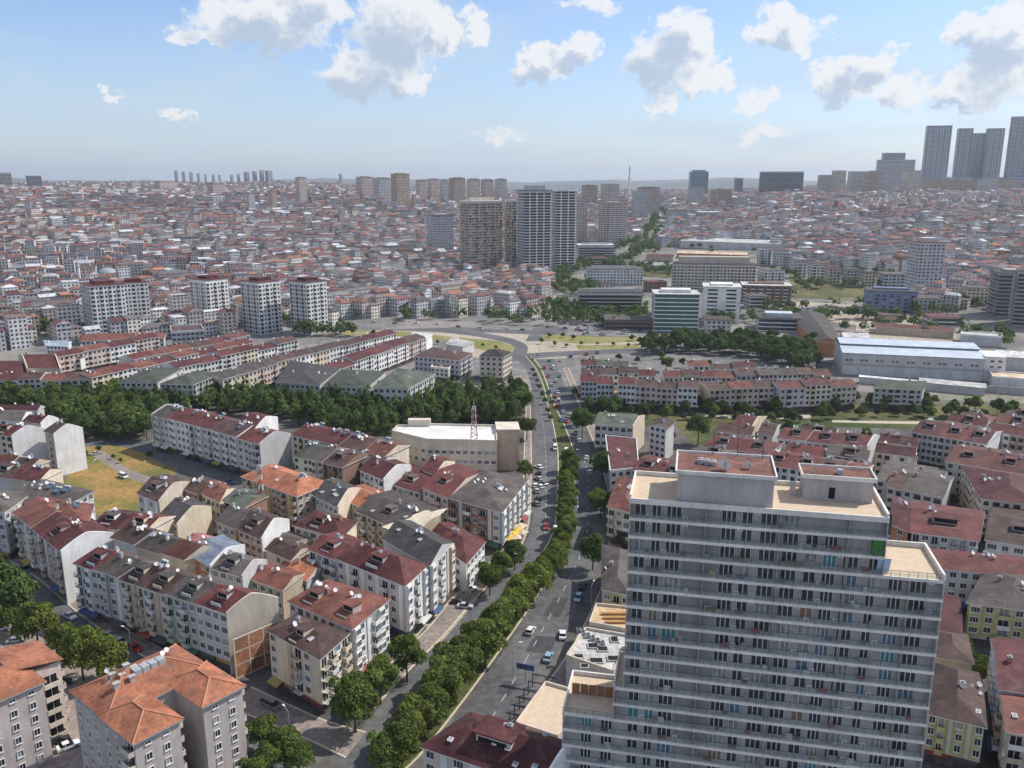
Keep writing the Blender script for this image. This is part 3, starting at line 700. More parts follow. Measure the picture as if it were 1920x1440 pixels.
    for i in range(110):
        k = rnd.randrange(1, 18); x0, x1 = ext(k); x = rnd.uniform(x0 + 2, x1 - 3); wd = rnd.uniform(.5, 1.5); ht = rnd.uniform(.5, 1.2)
        zf = TOP - (k + 1) * FH + .13; b = MB(); yy = rnd.uniform(.3, .6)
        b.box(x, x + wd, yy, yy + .35 if i % 3 else yy + .06, zf, zf + ht) if i % 2 else b.box(x, x + wd, .17, .21, zf + .35, zf + 1.0)
        b.build('laundry' if i % 3 == 0 else 'balcony_box', mat('balcony clutter %d' % (i % 6), cl[i % 6], .8, .2), root)
    b = MB(); GR = mat('green balcony net', (.06, .20, .04), .8, .2)
    xg = LEN - 1.9
    b.box(xg, LEN - .3, .16, .24, TOP - 6 + .2, TOP - 3.5); b.box(xg, xg + .05, .24, W0 - .03, TOP - 6 + .2, TOP - 3.5); b.build('balcony_net', GR, root)
    # main roof terrace and parapets
    b = MB(); b.box(.3, LEN - .3, .32, D - .3, TOP - .05, TOP + .12); b.build('roof_deck', DECK, root)
    b = MB(); b.box(0, .3, .3, D - .3, TOP - .5, TOP + .85); b.build('parapet', BAND, root); b = MB(); b.box(LEN - .3, LEN, .3, D - .3, TOP - .5, TOP + .85); b.build('parapet', BAND, root); b = MB(); b.box(0, LEN, D - .3, D, TOP - .5, TOP + .85); b.build('parapet', BAND, root)
    # step terrace on the right, three floors down
    zs = TOP - 3 * FH; b = MB(); b.box(LEN + .01, LEN + 8.4, .3, D - .3, zs - .05, zs + .13); b.build('roof_deck', DECK, root)
    for bx in ((LEN + 8.31, LEN + 8.61, 0, D), (LEN, LEN + 8.3, D - .3, D)): b = MB(); b.box(bx[0], bx[1], bx[2], bx[3], zs - .5, zs + 1.0); b.build('parapet', BAND, root)
    # glazed canopy at the step
    b = MB()
    for i in range(9): b.box(LEN - .9, LEN + .9, .1 + i * .12, .16 + i * .12, TOP - 6.4 - i * .3, TOP - 6.15 - i * .3)
    b.build('canopy_slats', mat('pale blue slats', (.42, .55, .70), .5, .4), root)
    for (xa, xb, k) in ((-1.6, 0, 11), (-10, -1.61, 13)):
        z = TOP - k * FH; b = MB(); b.box(xa + .3, xb - .02, .32, D - .3, z - .05, z + .13); b.build('roof_deck', DECK, root)
        b = MB(); b.box(xa, xa + .3, 0, D, z - .5, z + .9); b.build('parapet', BAND, root); b = MB(); b.box(xa + .31, xb - .02, D - .3, D, z - .5, z + .9); b.build('parapet', BAND, root)
    # wooden screen on the lower terrace
    WOOD = mat('brown screen', (.30, .15, .08), .8, .2)
    for i in range(5): b = MB(); b.box(-9.2 + i * 1.45, -7.85 + i * 1.45, 5.9, 6.05, TOP - 39 + .14, TOP - 39 + 2.1); b.build('screen_panel', WOOD, root)
    # penthouses
    def pent(x0, x1, y0, y1, ht, nm):
        z = TOP + .13; b = MB(); b.box(x0, x1, y0, y1, z, z + ht); b.build(nm, GREYW, root)
        b = MB(); b.box(x0 - .4, x1 + .4, y0 - .4, y1 + .4, z + ht + .001, z + ht + .25); b.build('roof_slab', BAND, root)
        b = MB(); b.box(x0 - .1, x1 + .1, y0 - .1, y1 + .1, z + ht + .25, z + ht + .29); b.build('roof_covering', mat('penthouse roof', (.175, .085, .068), .9, .2, 'roof'), root)
        zz = z + ht + .25
        for q in ((x0 - .4, x1 + .4, y0 - .4, y0 - .2), (x0 - .4, x1 + .4, y1 + .2, y1 + .4), (x0 - .4, x0 - .2, y0 - .19, y1 + .19), (x1 + .2, x1 + .4, y0 - .19, y1 + .19)):
            b = MB(); b.box(*q, zz + .001, zz + .4); b.build('roof_kerb', BAND, root)
        return zz
    z1 = pent(7.2, 21.5, .9, 10.6, 4.5, 'penthouse'); z2 = pent(26.4, 36.6, 6.0, 10.8, 3.5, 'stair_house')
    b = MB(); b.box(30.2, 31.1, 5.93, 6.02, TOP + .5, TOP + 2.3); b.build('door', DARK, root)
    b = MB(); b.box(24.6, 25.4, 7.2, 8, TOP + .13, TOP + 2.3); b.build('vent_shaft', GREYW, root)
    # roof equipment
    def dish(x, y, z, r, az):
        d = MB(); n = 16
        def rot(a, rad, dep):
            v = np.array((rad * math.cos(a), -dep, rad * math.sin(a))); c, s = math.cos(az), math.sin(az); t = R(18); v = np.array((v[0], v[1] * math.cos(t) - v[2] * math.sin(t), v[1] * math.sin(t) + v[2] * math.cos(t)))
            return (x + v[0] * c - v[1] * s, y + v[0] * s + v[1] * c, z + r + .25 + v[2])
        for i in range(n):
            a, c_ = 2 * math.pi * i / n, 2 * math.pi * (i + 1) / n
            d.poly([rot(a, r, r * .28), rot(c_, r, r * .28), rot(c_, r * .5, r * .07), rot(a, r * .5, r * .07)]); d.poly([rot(a, r * .5, r * .07), rot(c_, r * .5, r * .07), rot(0, 0, 0)])
        d.tube((x, y, z), (x, y, z + r + .25), .07, mi=1); d.tube(rot(0, 0, 0), rot(0, 0, r * .9), .04, mi=1); d.build('satellite_dish', [WHITE, METAL], root)
    dish(14.3, 3.2, z1, 1.05, R(-20)); dish(18.0, 4.6, z1, .65, R(-50)); dish(17.4, 4.0, z1, .35, R(-30))
    for i in range(3): b = MB(); b.box(10.2 + i * 1.0, 11.0 + i * 1.0, 5.2 - i * .3, 6.6 - i * .3, z1, z1 + .75); b.tube((10.6 + i, 5.9 - i * .3, z1 + .75), (10.6 + i, 5.9 - i * .3, z1 + .9), .3, n=8); b.build('cooling_unit', METAL, root)
    for (x, y, hh) in ((12.6, 10.4, 4.2), (16.4, 10.4, 6.5), (20.3, 9.6, 3.4)): b = MB(); b.tube((x, y, z1), (x, y, z1 + hh), .06, n=5); [b.tube((x - .5, y, z1 + hh - .4 * j), (x + .5, y, z1 + hh - .4 * j), .025, n=3) for j in range(3)]; b.build('antenna_mast', DARKMETAL, root)
    b = MB(); b.box(31.5, 32.3, 7.6, 8.4, z2, z2 + .8); b.build('cooling_unit', METAL, root)
    return root, A, u / LEN, ang
TW, TA, TU, TANG = tower()
# ------------------------------------------------------------------ trees
def leaf_blob(lobes, n, size, seed, flat=.5):
    """many leaf-clump faces spread through a set of lobes (cx, cy, cz, rx, rz)"""
    r = np.random.RandomState(seed); wts = np.array([l[3] ** 2 for l in lobes]); wts /= wts.sum(); which = r.choice(len(lobes), n, p=wts)
    L = np.array(lobes)[which]; d = r.normal(size=(n, 3)); d /= np.linalg.norm(d, axis=1)[:, None]; d[:, 2] = np.where(d[:, 2] < -.35, -d[:, 2], d[:, 2])
    rad = r.uniform(.55, 1.04, n) ** .6
    c = L[:, :3] + d * rad[:, None] * np.stack([L[:, 3], L[:, 3], L[:, 4]], 1)
    nr = d * .8 + r.normal(size=(n, 3)) * .55; nr /= np.linalg.norm(nr, axis=1)[:, None]
    t = np.cross(nr, r.normal(size=(n, 3))); t /= np.linalg.norm(t, axis=1)[:, None]; bt = np.cross(nr, t)
    s = size * r.uniform(.6, 1.35, n)[:, None]; a = t * s; b_ = bt * s * r.uniform(.5, .95, n)[:, None]; sag = nr * s * r.uniform(-.3, .3, n)[:, None]
    v = np.stack([c - a, c - b_ * .9 + sag, c + a, c + b_], 1).reshape(-1, 3)
    return v, np.arange(n * 4).reshape(-1, 4)
def blob_mesh(name, parts, mats_):
    v = np.concatenate([p[0] for p in parts]); off = 0; f = []; mi = []
    for k, p in enumerate(parts): f.append(p[1] + off); off += len(p[0]); mi += [p[2]] * len(p[1])
    f = np.concatenate(f); me = bpy.data.meshes.new(name); me.vertices.add(len(v)); me.vertices.foreach_set('co', v.ravel())
    me.loops.add(f.size); me.loops.foreach_set('vertex_index', f.ravel().astype(np.int32)); me.polygons.add(len(f)); me.polygons.foreach_set('loop_start', np.arange(0, f.size, 4, dtype=np.int32))
    me.polygons.foreach_set('material_index', np.array(mi, np.int32))
    for m_ in mats_: me.materials.append(m_)
    me.update(calc_edges=True); me.validate(); return me
LEAF = [mat('leaf plane', (.130, .178, .040), .7, .25, 'leaf'), mat('leaf lime', (.160, .200, .040), .7, .25, 'leaf'), mat('leaf dark', (.098, .150, .044), .75, .2, 'leaf'), mat('leaf pine', (.115, .168, .050), .8, .2, 'leaf'), mat('leaf olive', (.085, .100, .045), .8, .2, 'leaf')]
def trunk_mesh(hh, r0, limbs, seed):
    r = random.Random(seed); b = MB(); b.tube((0, 0, -.3), (0, 0, hh), r0, r0 * .6, 7)
    for i in range(limbs):
        a = 2 * math.pi * i / limbs + r.uniform(-.3, .3); k = r.uniform(1.2, 2.2); b.tube((0, 0, hh - .4), (math.cos(a) * k, math.sin(a) * k, hh + r.uniform(1.2, 2.6)), r0 * .5, r0 * .2, 5)
    return b.mesh('trunk', BARK)
TREES = {}
def broad(key, seed, m_, n=1500, R0=3.6, hh=8.2, size=.42):
    r = random.Random(seed); lobes = [(0, 0, hh * .62, R0 * .78, hh * .30)]
    for i in range(9):
        a = 2 * math.pi * i / 9 * 1.0 + r.uniform(-.4, .4); q = r.uniform(.42, .62) * R0; lobes.append((math.cos(a) * q * 1.15, math.sin(a) * q * 1.15, hh * r.uniform(.40, .80), R0 * r.uniform(.26, .46), R0 * r.uniform(.24, .42)))
    for i in range(3): lobes.append((r.uniform(-.25, .25) * R0, r.uniform(-.25, .25) * R0, hh * r.uniform(.78, .88), R0 * .36, R0 * .34))
    v, f = leaf_blob(lobes, n, size, seed); TREES[key] = (trunk_mesh(hh * .45, .20, 5, seed), blob_mesh('crown', [(v, f, 0)], [m_]))
def pine(key, seed, m_, n=1200, R0=4.3, hh=12.2):
    r = random.Random(seed); lobes = []
    for i in range(9):
        t = i / 8; z = hh * (.28 + .66 * t); rr = R0 * (1 - t * .78) * .62
        for j in range(3 if t < .75 else 1): a = r.uniform(0, 6.28); q = rr * r.uniform(.3, .75); lobes.append((math.cos(a) * q, math.sin(a) * q, z + r.uniform(-.4, .4), rr * r.uniform(.75, 1.05), hh * .085))
    v, f = leaf_blob(lobes, n, .46, seed); TREES[key] = (trunk_mesh(hh * .75, .19, 0, seed), blob_mesh('crown', [(v, f, 0)], [m_]))
for k in range(3): broad('plane%d' % k, 10 + k, LEAF[0], n=5600, size=.245)
for k in range(2): broad('lime%d' % k, 20 + k, LEAF[1], n=5600, size=.245)
for k in range(3): broad('dark%d' % k, 30 + k, LEAF[2], n=3600, R0=3.9, hh=9.0, size=.30)
for k in range(2): broad('olive%d' % k, 40 + k, LEAF[4], n=900, R0=3.0, hh=6.0)
for k in range(4): pine('pine%d' % k, 50 + k, LEAF[3])
for k in range(2): broad('wood%d' % k, 60 + k, LEAF[0], n=1300, R0=4.0, hh=10.5, size=.5)
def tree(key, xy, sc, label, group=None, name='street_tree', z=0.0):
    tr, cr = TREES[key]; root = thing(name, label, 'tree', (xy[0], xy[1], z), rnd.uniform(0, 6.28), group); s = (sc * rnd.uniform(.93, 1.07),) * 2 + (sc * rnd.uniform(.92, 1.1),)
    put('trunk', tr, root, sc=s); put('crown', cr, root, sc=s); return root
# median of the boulevard: (crown centre px, scale); the foot stands a crown height below it
MED = [(728,1408,.95),(758,1366,.9),(800,1322,.9),(832,1282,1.0),(858,1246,1.05),(880,1210,1.0),(902,1196,1.0),(922,1172,.95),(945,1150,.98),(965,1122,.92),(985,1102,.95),(1004,1082,.85),(1022,1062,.85),(1040,1046,.75),(1050,1018,.72),(1054,990,.74),(1058,962,.74),(1060,940,.72),(1062,916,.76),(1064,892,.78),(1060,862,.80)]
MED = [m_ for i in range(len(MED)) for m_ in ([MED[i]] if i == len(MED) - 1 else [MED[i], tuple((MED[i][k] + MED[i + 1][k]) / 2 for k in range(3))])]
for i, (px, py, s) in enumerate(MED):
    s *= rnd.uniform(1.08, 1.5); px += rnd.uniform(-3, 9)
    q = P(px, py, 4.6 * s); tree(rnd.choice(['plane0', 'plane1', 'plane2', 'lime0', 'lime1']), q, s, 'leafy street tree on the boulevard median, %s from the red-roofed house' % ORD[i], 'trees of the boulevard median', z=.16)
for i, (px, py, s) in enumerate([(1032,780,.42),(1028,768,.42),(1022,750,.42),(1017,738,.42),(1011,724,.42),(1007,712,.4),(1003,702,.4),(999,692,.4)]):
    tree('plane%d' % (i % 3), P(px, py, 2.4), s, 'small clipped tree on the far median near the junction, %s going away' % ORD[i], 'small trees of the far median', z=.16)
PAV = [(664,1318,1.25,'plane0','big dense tree at the corner by the cream corner block'),(712,1278,1.0,'plane1','tree between the corner tree and the terrace facade'),(762,1232,1.12,'plane2','round tree in front of the white-fronted apartment facade'),
       (918,1082,.98,'plane1','pavement tree nearest the parked cars by the service road'),(940,1058,.85,'plane0','pavement tree beside the low white house'),(965,1040,.9,'plane2','pavement tree at the yellow awnings'),
       (1112,1038,.85,'dark0','dark tree beside the brown-roofed house right of the boulevard'),(1126,945,.85,'plane1','bright tree on the right pavement beside the brown gable house'),(1122,930,.7,'plane0','slim bright tree on the right pavement, just beyond the brown gable house'),
       (1130,880,1.0,'dark1','dark tree beside the red trapezoid roof'),(1092,795,1.05,'dark2','large dark tree at the grey-green roofed block'),(1085,780,.8,'plane0','lighter tree beside the large dark tree at the junction side'),
       (985,880,.8,'plane0','narrow tree at the corner of the beige public building'),(988,800,1.1,'plane1','round tree between the public building and the service road'),(980,748,1.3,'dark0','tall dark tree at the road end of the pine grove'),(972,735,1.2,'dark1','second tall dark tree at the road end of the grove'),
       (1310,805,1.15,'dark2','large dark tree standing alone in the park strip'),(1250,680,.9,'plane1','round tree in front of the red roofs by the cross road')]
for (px, py, s, k, lab) in PAV: s *= 1.35 if px > 1000 else 1.2; tree(k, P(px, py, 4.6 * s), s, lab)
LEFT = [(18,1120,1.35,'dark0','big dark tree by the side street, partly outside the picture edge'),(-20,1085,1.2,'dark1','dark tree behind the big dark tree at the picture edge'),(66,1168,1.15,'lime0','lime-green tree at the car park entrance'),(120,1205,.9,'lime1','small lime tree between car park and side street'),(150,1225,1.1,'lime0','lime tree in the middle of the clump along the side street'),(195,1232,1.05,'lime1','lime tree at the terrace end of the clump along the side street'),
        (20,1150,1.0,'plane0','green tree beside the big dark tree at the side street'),(486,1372,.95,'plane1','tree standing beside the wing of the orange-roofed block'),(535,1400,1.0,'plane2','bushy tree at the bottom near the side street lamp'),(560,1415,.9,'plane0','bushy tree at the bottom closest to the street crossing'),(500,1422,.9,'plane2','bushy tree at the bottom closest to the orange-roofed block'),(475,1452,.8,'plane1','tree under the balconies of the orange-roofed block')]
for (px, py, s, k, lab) in LEFT: s *= 1.38 if px < 450 else 1.0; tree(k, P(px, py, 4.6 * s), s, lab)
for (px, py, s, lab) in [(158,858,.5,'round dark bush beside the white gable wall'),(185,842,.35,'small bush at the top edge of the dry lot'),(280,855,.42,'round bush standing in the dry lot beside the back street'),(212,855,.25,'tiny bush on the dry lot nearest the track'),(226,862,.25,'tiny bush on the dry lot nearest the back street'),(100,872,.55,'dark bush between the two white gable walls'),(775,890,.6,'small tree in the courtyard between red roofs')]:
    tree('dark%d' % rnd.randrange(3), P(px, py, 1.5), s, lab, name='bush' if s < .6 else 'street_tree')
# the pine grove
def inside(p, poly):
    c = False; n = len(poly)
    for i in range(n):
        a, b = poly[i], poly[i - 1]
        if (a[1] > p[1]) != (b[1] > p[1]) and p[0] < (b[0] - a[0]) * (p[1] - a[1]) / (b[1] - a[1]) + a[0]: c = not c
    return c
def scatter(poly_px, step, jit=.35):
    poly = [P(*p) for p in poly_px]; xs = [p[0] for p in poly]; ys = [p[1] for p in poly]; out = []
    y = min(ys); k = 0
    while y < max(ys):
        x = min(xs) + (k % 2) * step / 2
        while x < max(xs):
            q = np.array((x + rnd.uniform(-jit, jit) * step, y + rnd.uniform(-jit, jit) * step))
            if inside(q, poly): out.append(q)
            x += step
        y += step * .87; k += 1
    return out
GROVE = [(-60,772),(60,775),(92,790),(135,822),(175,834),(285,830),(288,800),(330,778),(420,776),(540,792),(640,815),(725,826),(740,808),(850,800),(975,800),(985,770),(985,742),(860,750),(700,750),(560,750),(440,756),(330,750),(200,748),(100,742),(-60,738)]
for i, q in enumerate(scatter(GROVE, 6.5)):
    wood = q[0] < -150 and rnd.random() < .6
    tree(rnd.choice(['wood0', 'wood1', 'dark0', 'dark2']) if wood else 'pine%d' % rnd.randrange(4), q, rnd.uniform(.9, 1.3) if wood else rnd.uniform(.85, 1.2),
         'broadleaf tree in the leafy end of the grove by the white gable walls' if wood else 'dark pine in the dense pine grove behind the terraces', 'broadleaf trees of the grove' if wood else 'pines of the grove', name='grove_tree' if wood else 'pine_tree')
# trees on the right: park strip, junction clump
for i, q in enumerate(scatter([(1110,785),(1130,758),(1300,752),(1560,752),(1700,756),(1900,766),(1900,790),(1700,786),(1560,786),(1480,800),(1300,790)], 7.2)):
    if rnd.random() < .78: tree(rnd.choice(['olive0', 'olive1', 'dark0', 'plane0', 'lime1', 'dark2']), q, rnd.uniform(.5, 1.0), 'small park tree in the green strip right of the boulevard', 'trees of the park strip', name='park_tree')
for i, q in enumerate(scatter([(1200,668),(1205,655),(1290,648),(1340,645),(1440,650),(1520,655),(1545,700),(1500,706),(1460,690),(1400,672),(1300,664)], 9.0)):
    tree('dark%d' % rnd.randrange(3), q, rnd.uniform(1.0, 1.5), 'tall dark tree in the clump before the blue-roofed factory', 'clump before the factory', name='park_tree')

for i, (px, py, s) in enumerate([(1015,640,.5),(1040,644,.45),(1062,646,.5),(1090,643,.4),(1120,642,.45),(1150,644,.5),(1178,646,.5),(930,650,.45),(905,645,.4),(880,640,.45),(700,628,.6),(660,624,.7),(640,622,.6),(1200,640,.8),(1185,634,.7),(1075,632,.6),(1055,628,.6),(1030,628,.6),(820,640,.5),(1240,668,.7),(1160,672,.6),(1110,676,.5),(1195,676,.7),(1280,684,.7),(1330,684,.8),(1390,690,.8)]):
    tree(rnd.choice(['olive0', 'olive1', 'dark1', 'plane2']), P(px, py, 2), s, 'small lone tree on the verges around the junction', 'lone trees around the junction', name='verge_tree')
for i, (px, py, s) in enumerate([(1155,985,.9),(1168,1010,.7),(1300,870,.6),(1640,850,.7),(1690,880,.7),(1752,862,.8),(1760,950,.8),(1790,900,.6),(1850,1130,.5),(1800,1215,.9),(1840,1260,.8),(1815,1330,.7),(1890,860,.6),(1560,815,.6),(1625,812,.7),(1480,800,.7),(1360,815,.6),(1260,815,.6),(1230,840,.6),(1105,760,.8),(1118,746,.8),(1150,760,.7),(1090,745,.6),(1100,725,.6),(1078,735,.6)]):
    tree(rnd.choice(['dark0', 'dark1', 'plane0', 'lime0']), P(px, py, 3), s, 'yard tree squeezed between the houses right of the boulevard', 'yard trees right of the boulevard', name='yard_tree')
# ------------------------------------------------------------------ near buildings
H5 = 15.4
# the long terrace along the side street
row((135,1055),(422,1153),H5,[(1.0,'red','blue-grey',dict(dorm=1,pf='rwpw',dishes=5,ac='white')),(1.05,'grey-brown','light grey',dict(pf='wpws',dishes=3,sky=1)),(1.9,'brown','cream',dict(dorm=2,pf='wbsrwbsw',dishes=9,ac='tan',heat=1)),(1.15,'grey-brown','pale green',dict(dorm=1,pf='bwbw',dishes=4)),
    (1.2,'red','light grey',dict(dorm=1,pf='wWwW',dishes=4,fireR='beige',label='light grey end house of the long terrace, its brick side wall bare'))],'the long terrace on the side street',C=(522,1123),chim=1,group='houses of the long terrace',rise=2.9)
row((22,962),(112,1035),H5,[(1,'rust','cream',dict(pf='wbws',dishes=3,heat=0)),(1.35,'red','tan',dict(pf='wsbsw',dorm=1,dishes=4,fireR='white'))],'the short terrace with white curved gable',C=(213,1000),group='houses of the short terrace',rise=2.6)
bld((-70,952),(8,962),16,'brown hip-roofed block with pale flank at the picture edge by the short terrace',C=(60,925),roof='h',rc='grey-brown',wc='light grey',pf='wbwbw',pr='wbsw',dishes=6)
# exposed brick panel on the end wall of the terrace
def brick_flank():
    h = 9.5; a = P(428,1160,H5); c = P(522,1123,H5); u = (c - a) / np.hypot(*(c - a)); nr = np.array((u[1], -u[0])); ang = math.atan2(u[1], u[0]); L = np.hypot(*(c - a)) * .86
    o = a + u * .4 + nr * .42; root = thing('brick_party_wall', 'bare orange brick wall with concrete frame on the end of the long terrace', 'wall', (o[0], o[1], 0), ang)
    for i in range(3):
        for j in range(3):
            b = MB(); b.box(.3 + i * L / 3, (i + 1) * L / 3 - .02, -.16, .06, j * 3.3 + .3, (j + 1) * 3.3); b.build('brick_panel', mat('bare brick', (.33,.155,.085), .9, .2, 'roof'), root)
    for i in range(4): b = MB(); b.box(i * L / 3, i * L / 3 + .3, -.2, .06, 0, 10.2); b.build('concrete_post', wall_m('beige'), root)
    for j in range(4):
        for i in range(3): b = MB(); b.box(.3 + i * L / 3, (i + 1) * L / 3, -.19, .06, j * 3.3, j * 3.3 + .3); b.build('concrete_beam', wall_m('beige'), root)
brick_flank()
# cream corner block and its neighbours
bld((498,1182),(600,1238),14.2,'cream corner block with brown roof and pale awnings near the crossing',C=(657,1187),Dp=(556,1150),roof='h',rc='brown',wc='cream',ac='tan',pf='w.srw.',pr='rbwb',rise=1.6,dishes=3,sky=1,dorm=1,dormw=2.6)
bld((537,1127),(660,1181),14.8,'corner block with patched red-brown roof behind the cream corner block',C=(733,1123),Dp=(612,1085),roof='h',rc='rust',wc='pinkish',ac='white',pf='wbww',pr='pwsbpw',rise=2.2,dishes=9,dorm=2,chim=2,fascia='blue-grey',skinR='white')
bld((628,1047),(760,1100),15.8,'apartment block with wide dark red hip roof and white pilasters facing the service road',C=(803,1060),roof='h',rc='red',wc='light grey',ac='white',pf='wsbswsb',pr='psbsp',rise=3.4,dorm=1,dishes=2,dormw=4.2,skinR='white')
bld((715,1010),(806,1062),16.2,'block with dark grey roof and beige roof terrace attached to the dark red hip roof',C=(852,1018),Dp=(770,975),roof='g',rc='dark grey',wc='light grey',ac='cream',pf='',pr='psbWsp',rise=2.8,dishes=2,sky=2,dorm=0,skinR='white')
bld((575,1030),(632,1052),14.6,'red-roofed lower wing attached to the dark red hip roof',C=(690,1015),rc='red',wc='light grey',pf='bwb',dorm=1,dishes=2,rise=1.6)
bld((800,1008),(875,1058),9.5,'low white house with red roof behind pavement trees',C=(912,1015),Dp=(845,978),roof='hr',rc='red',wc='white',pf='..w',pr='wwww',dishes=3,rise=2.2,shop=False)
# beige open court and shade sail
bld((840,934),(942,962),13.5,'corner block with wide brown hip roof and white latticed front facing the boulevard',C=(992,898),Dp=(905,880),roof='h',rc='grey-brown',wc='brown',ac='light grey',pf='bsbwbsp',pr='pWpWpWpW',rise=2.6,dishes=8,chim=2,skinR='white')
bld((790,914),(841,934),13.2,'red-roofed terrace house attached to the wide brown hip roof',C=(905,885),rc='red',wc='pinkish',pf='wWbw',dorm=1,dishes=2,rise=2.2)
bld((722,905),(788,925),9.0,'low red-roofed house in the court beside the terrace with brown hip corner',C=(830,888),rc='maroon',wc='light grey',pf='wwbw',dorm=1,dishes=2,rise=1.8,shop=False)
bld((665,958),(760,1000),11.5,'wide grey-brown patched roof with pale shade sail in the courtyard block',C=(830,955),Dp=(735,918),rc='grey-brown',wc='tan',pf='wbwbw',dishes=6,sky=3,dorm=1,rise=2.0)
bld((640,936),(700,962),11.0,'orange-roofed court house beside the brown solar roof',C=(742,930),rc='orange',wc='cream',pf='www',dishes=1,rise=1.8)
bld((588,930),(632,952),13.0,'brown-roofed house with white skylights and cream gable',C=(675,915),rc='dark grey',wc='blue-grey',pf='www',sky=4,dishes=2,fireR='cream',rise=2.6)
bld((450,893),(556,932),13.8,'block with wide bright orange hip roof between brown roofs',C=(620,905),Dp=(510,868),roof='h',rc='orange',wc='tan',ac='yellow',pf='wbsbwsw',pr='www',rise=2.8,dishes=2,sky=1,heat=1)
bld((443,993),(489,1012),14.0,'narrow house with brown-red roof and tall white gable wall',C=(541,974),rc='brown',wc='cream',pf='wWw',fireR='white',dishes=2,dorm=1,rise=3.0)
bld((402,977),(441,992),13.0,'grey-roofed cream house attached to the tall white gable house',C=(490,958),rc='grey-brown',wc='cream',pf='wbw',dishes=2,rise=2.0)
bld((548,985),(640,1010),12.8,'cream court house with red hip roof and round glass lantern',C=(672,978),Dp=(592,955),roof='h',rc='red',wc='cream',pf='wwWw',dishes=4,dorm=1,rise=2.6)
bld((455,1002),(540,1032),10.0,'low house under faded grey roof in front of the cream court house',C=(590,1010),rc='grey-brown',wc='tan',pf='www',dishes=2,rise=1.6)
bld((352,1040),(392,1062),15.0,'roof with slate blue solar sheets and orange flank wall',C=(458,1022),rc='blue-grey',wc='brick orange',pf='w.w',fireR='white',dishes=0,rise=1.8,chim=0)
bld((345,1018),(384,1030),14.6,'roof covered by a faded pink sheet behind the slate blue roof',C=(415,1010),rc='pink',wc='brick orange',pf='w',dishes=1,rise=1.4,chim=0)
bld((392,1065),(452,1082),14.5,'grey roof with dark roof terrace and white upstand behind the long terrace',C=(500,1050),rc='grey-brown',wc='light grey',pf='www',dorm=1,dishes=5,fireR='light grey',rise=2.0)
bld((452,1080),(530,1108),12.5,'orange-tiled roof patched with rust between terrace and court',C=(572,1075),rc='rust',wc='tan',pf='www',dishes=2,rise=1.6)
bld((495,1030),(545,1052),12.5,'brown-roofed yard house with rust patch beside the lattice mast',C=(585,1025),rc='brown',wc='beige',pf='w',dishes=1,rise=1.4)
bld((520,1065),(575,1090),10.5,'orange roof low down between the red-roofed wing and the patched roof',C=(612,1060),rc='orange',wc='light grey',pf='ww',dishes=2,rise=1.4)
# roofs at the back of the long terrace
row((205,1010),(345,1052),H5 - .6,[(1,'brown','light grey',dict(dishes=10)),(1,'grey-brown','tan',dict(dishes=6)),(.9,'rust','cream',dict(dishes=4))],'the roofs behind the long terrace',C=(420,1030),pf='',group='roofs behind the long terrace',rise=2.6)
row((168,985),(270,1000),14.6,[(1,'maroon','white',dict(dorm=1,dishes=9)),(1,'red','cream',dict(dorm=1,dishes=8))],'the pair of dark red roofs by the red stall',C=(330,968),pf='',group='roofs behind the short terrace',rise=2.2)
bld((75,975),(165,985),16.2,'rust-red hip roof with long pale skylight vault above the short terrace',C=(178,945),Dp=(95,935),roof='h',rc='rust',wc='white',pf='',pr='..w',dishes=3,heat=1,rise=2.4)
bld((20,940),(120,950),15.0,'wide grey roof with rows of white heaters at the lot side',C=(178,920),Dp=(70,895),roof='hl',rc='grey-brown',wc='light grey',pf='',pr='ww',dishes=8,heat=3,rise=2.6,fascia='blue-grey')
row((-30,890),(70,905),15.0,[(1,'brown','light grey',dict(dorm=1,dishes=5)),(1,'maroon','cream',dict(dishes=6))],'the jumbled roofs below the white gables',C=(120,880),pf='',group='roofs below the white gables',rise=2.4)
row((-20,870),(55,878),15.0,[(1,'rust','light grey',dict(dishes=4)),(1,'brown','tan',dict(dishes=4))],'the second line of roofs below the white gables',C=(95,862),pf='',group='roofs below the white gables',rise=2.2)
# houses right of the dry lot
bld((255,925),(296,942),13.5,'brown-roofed house with long pale gable at the edge of the dry lot',C=(356,903),rc='brown',wc='light grey',pf='wsws',dorm=1,dishes=8,fireR='beige',rise=2.6)
bld((297,965),(330,985),13.0,'dark grey roof with curved cream gable wall near the dry lot',C=(395,950),rc='dark grey',wc='cream',pf='ww',dishes=5,fireR='cream',rise=2.8)
bld((375,925),(412,942),13.0,'rust-roofed house with cream front between dry lot and yellow wall',C=(440,915),rc='rust',wc='cream',pf='wbw',dishes=4,rise=2.0)
bld((415,938),(455,955),14.0,'house with small green roof and blank pale yellow side wall',C=(504,930),rc='green',wc='brown',pf='b',fireR=None,pr='.',dishes=1,rise=1.4,fascia='dark' if False else 'cream')
bld((335,915),(372,927),12.5,'orange-sided house with dish cluster at the back street end',C=(425,905),rc='brown',wc='brick orange',pf='ww',dishes=10,rise=1.8)
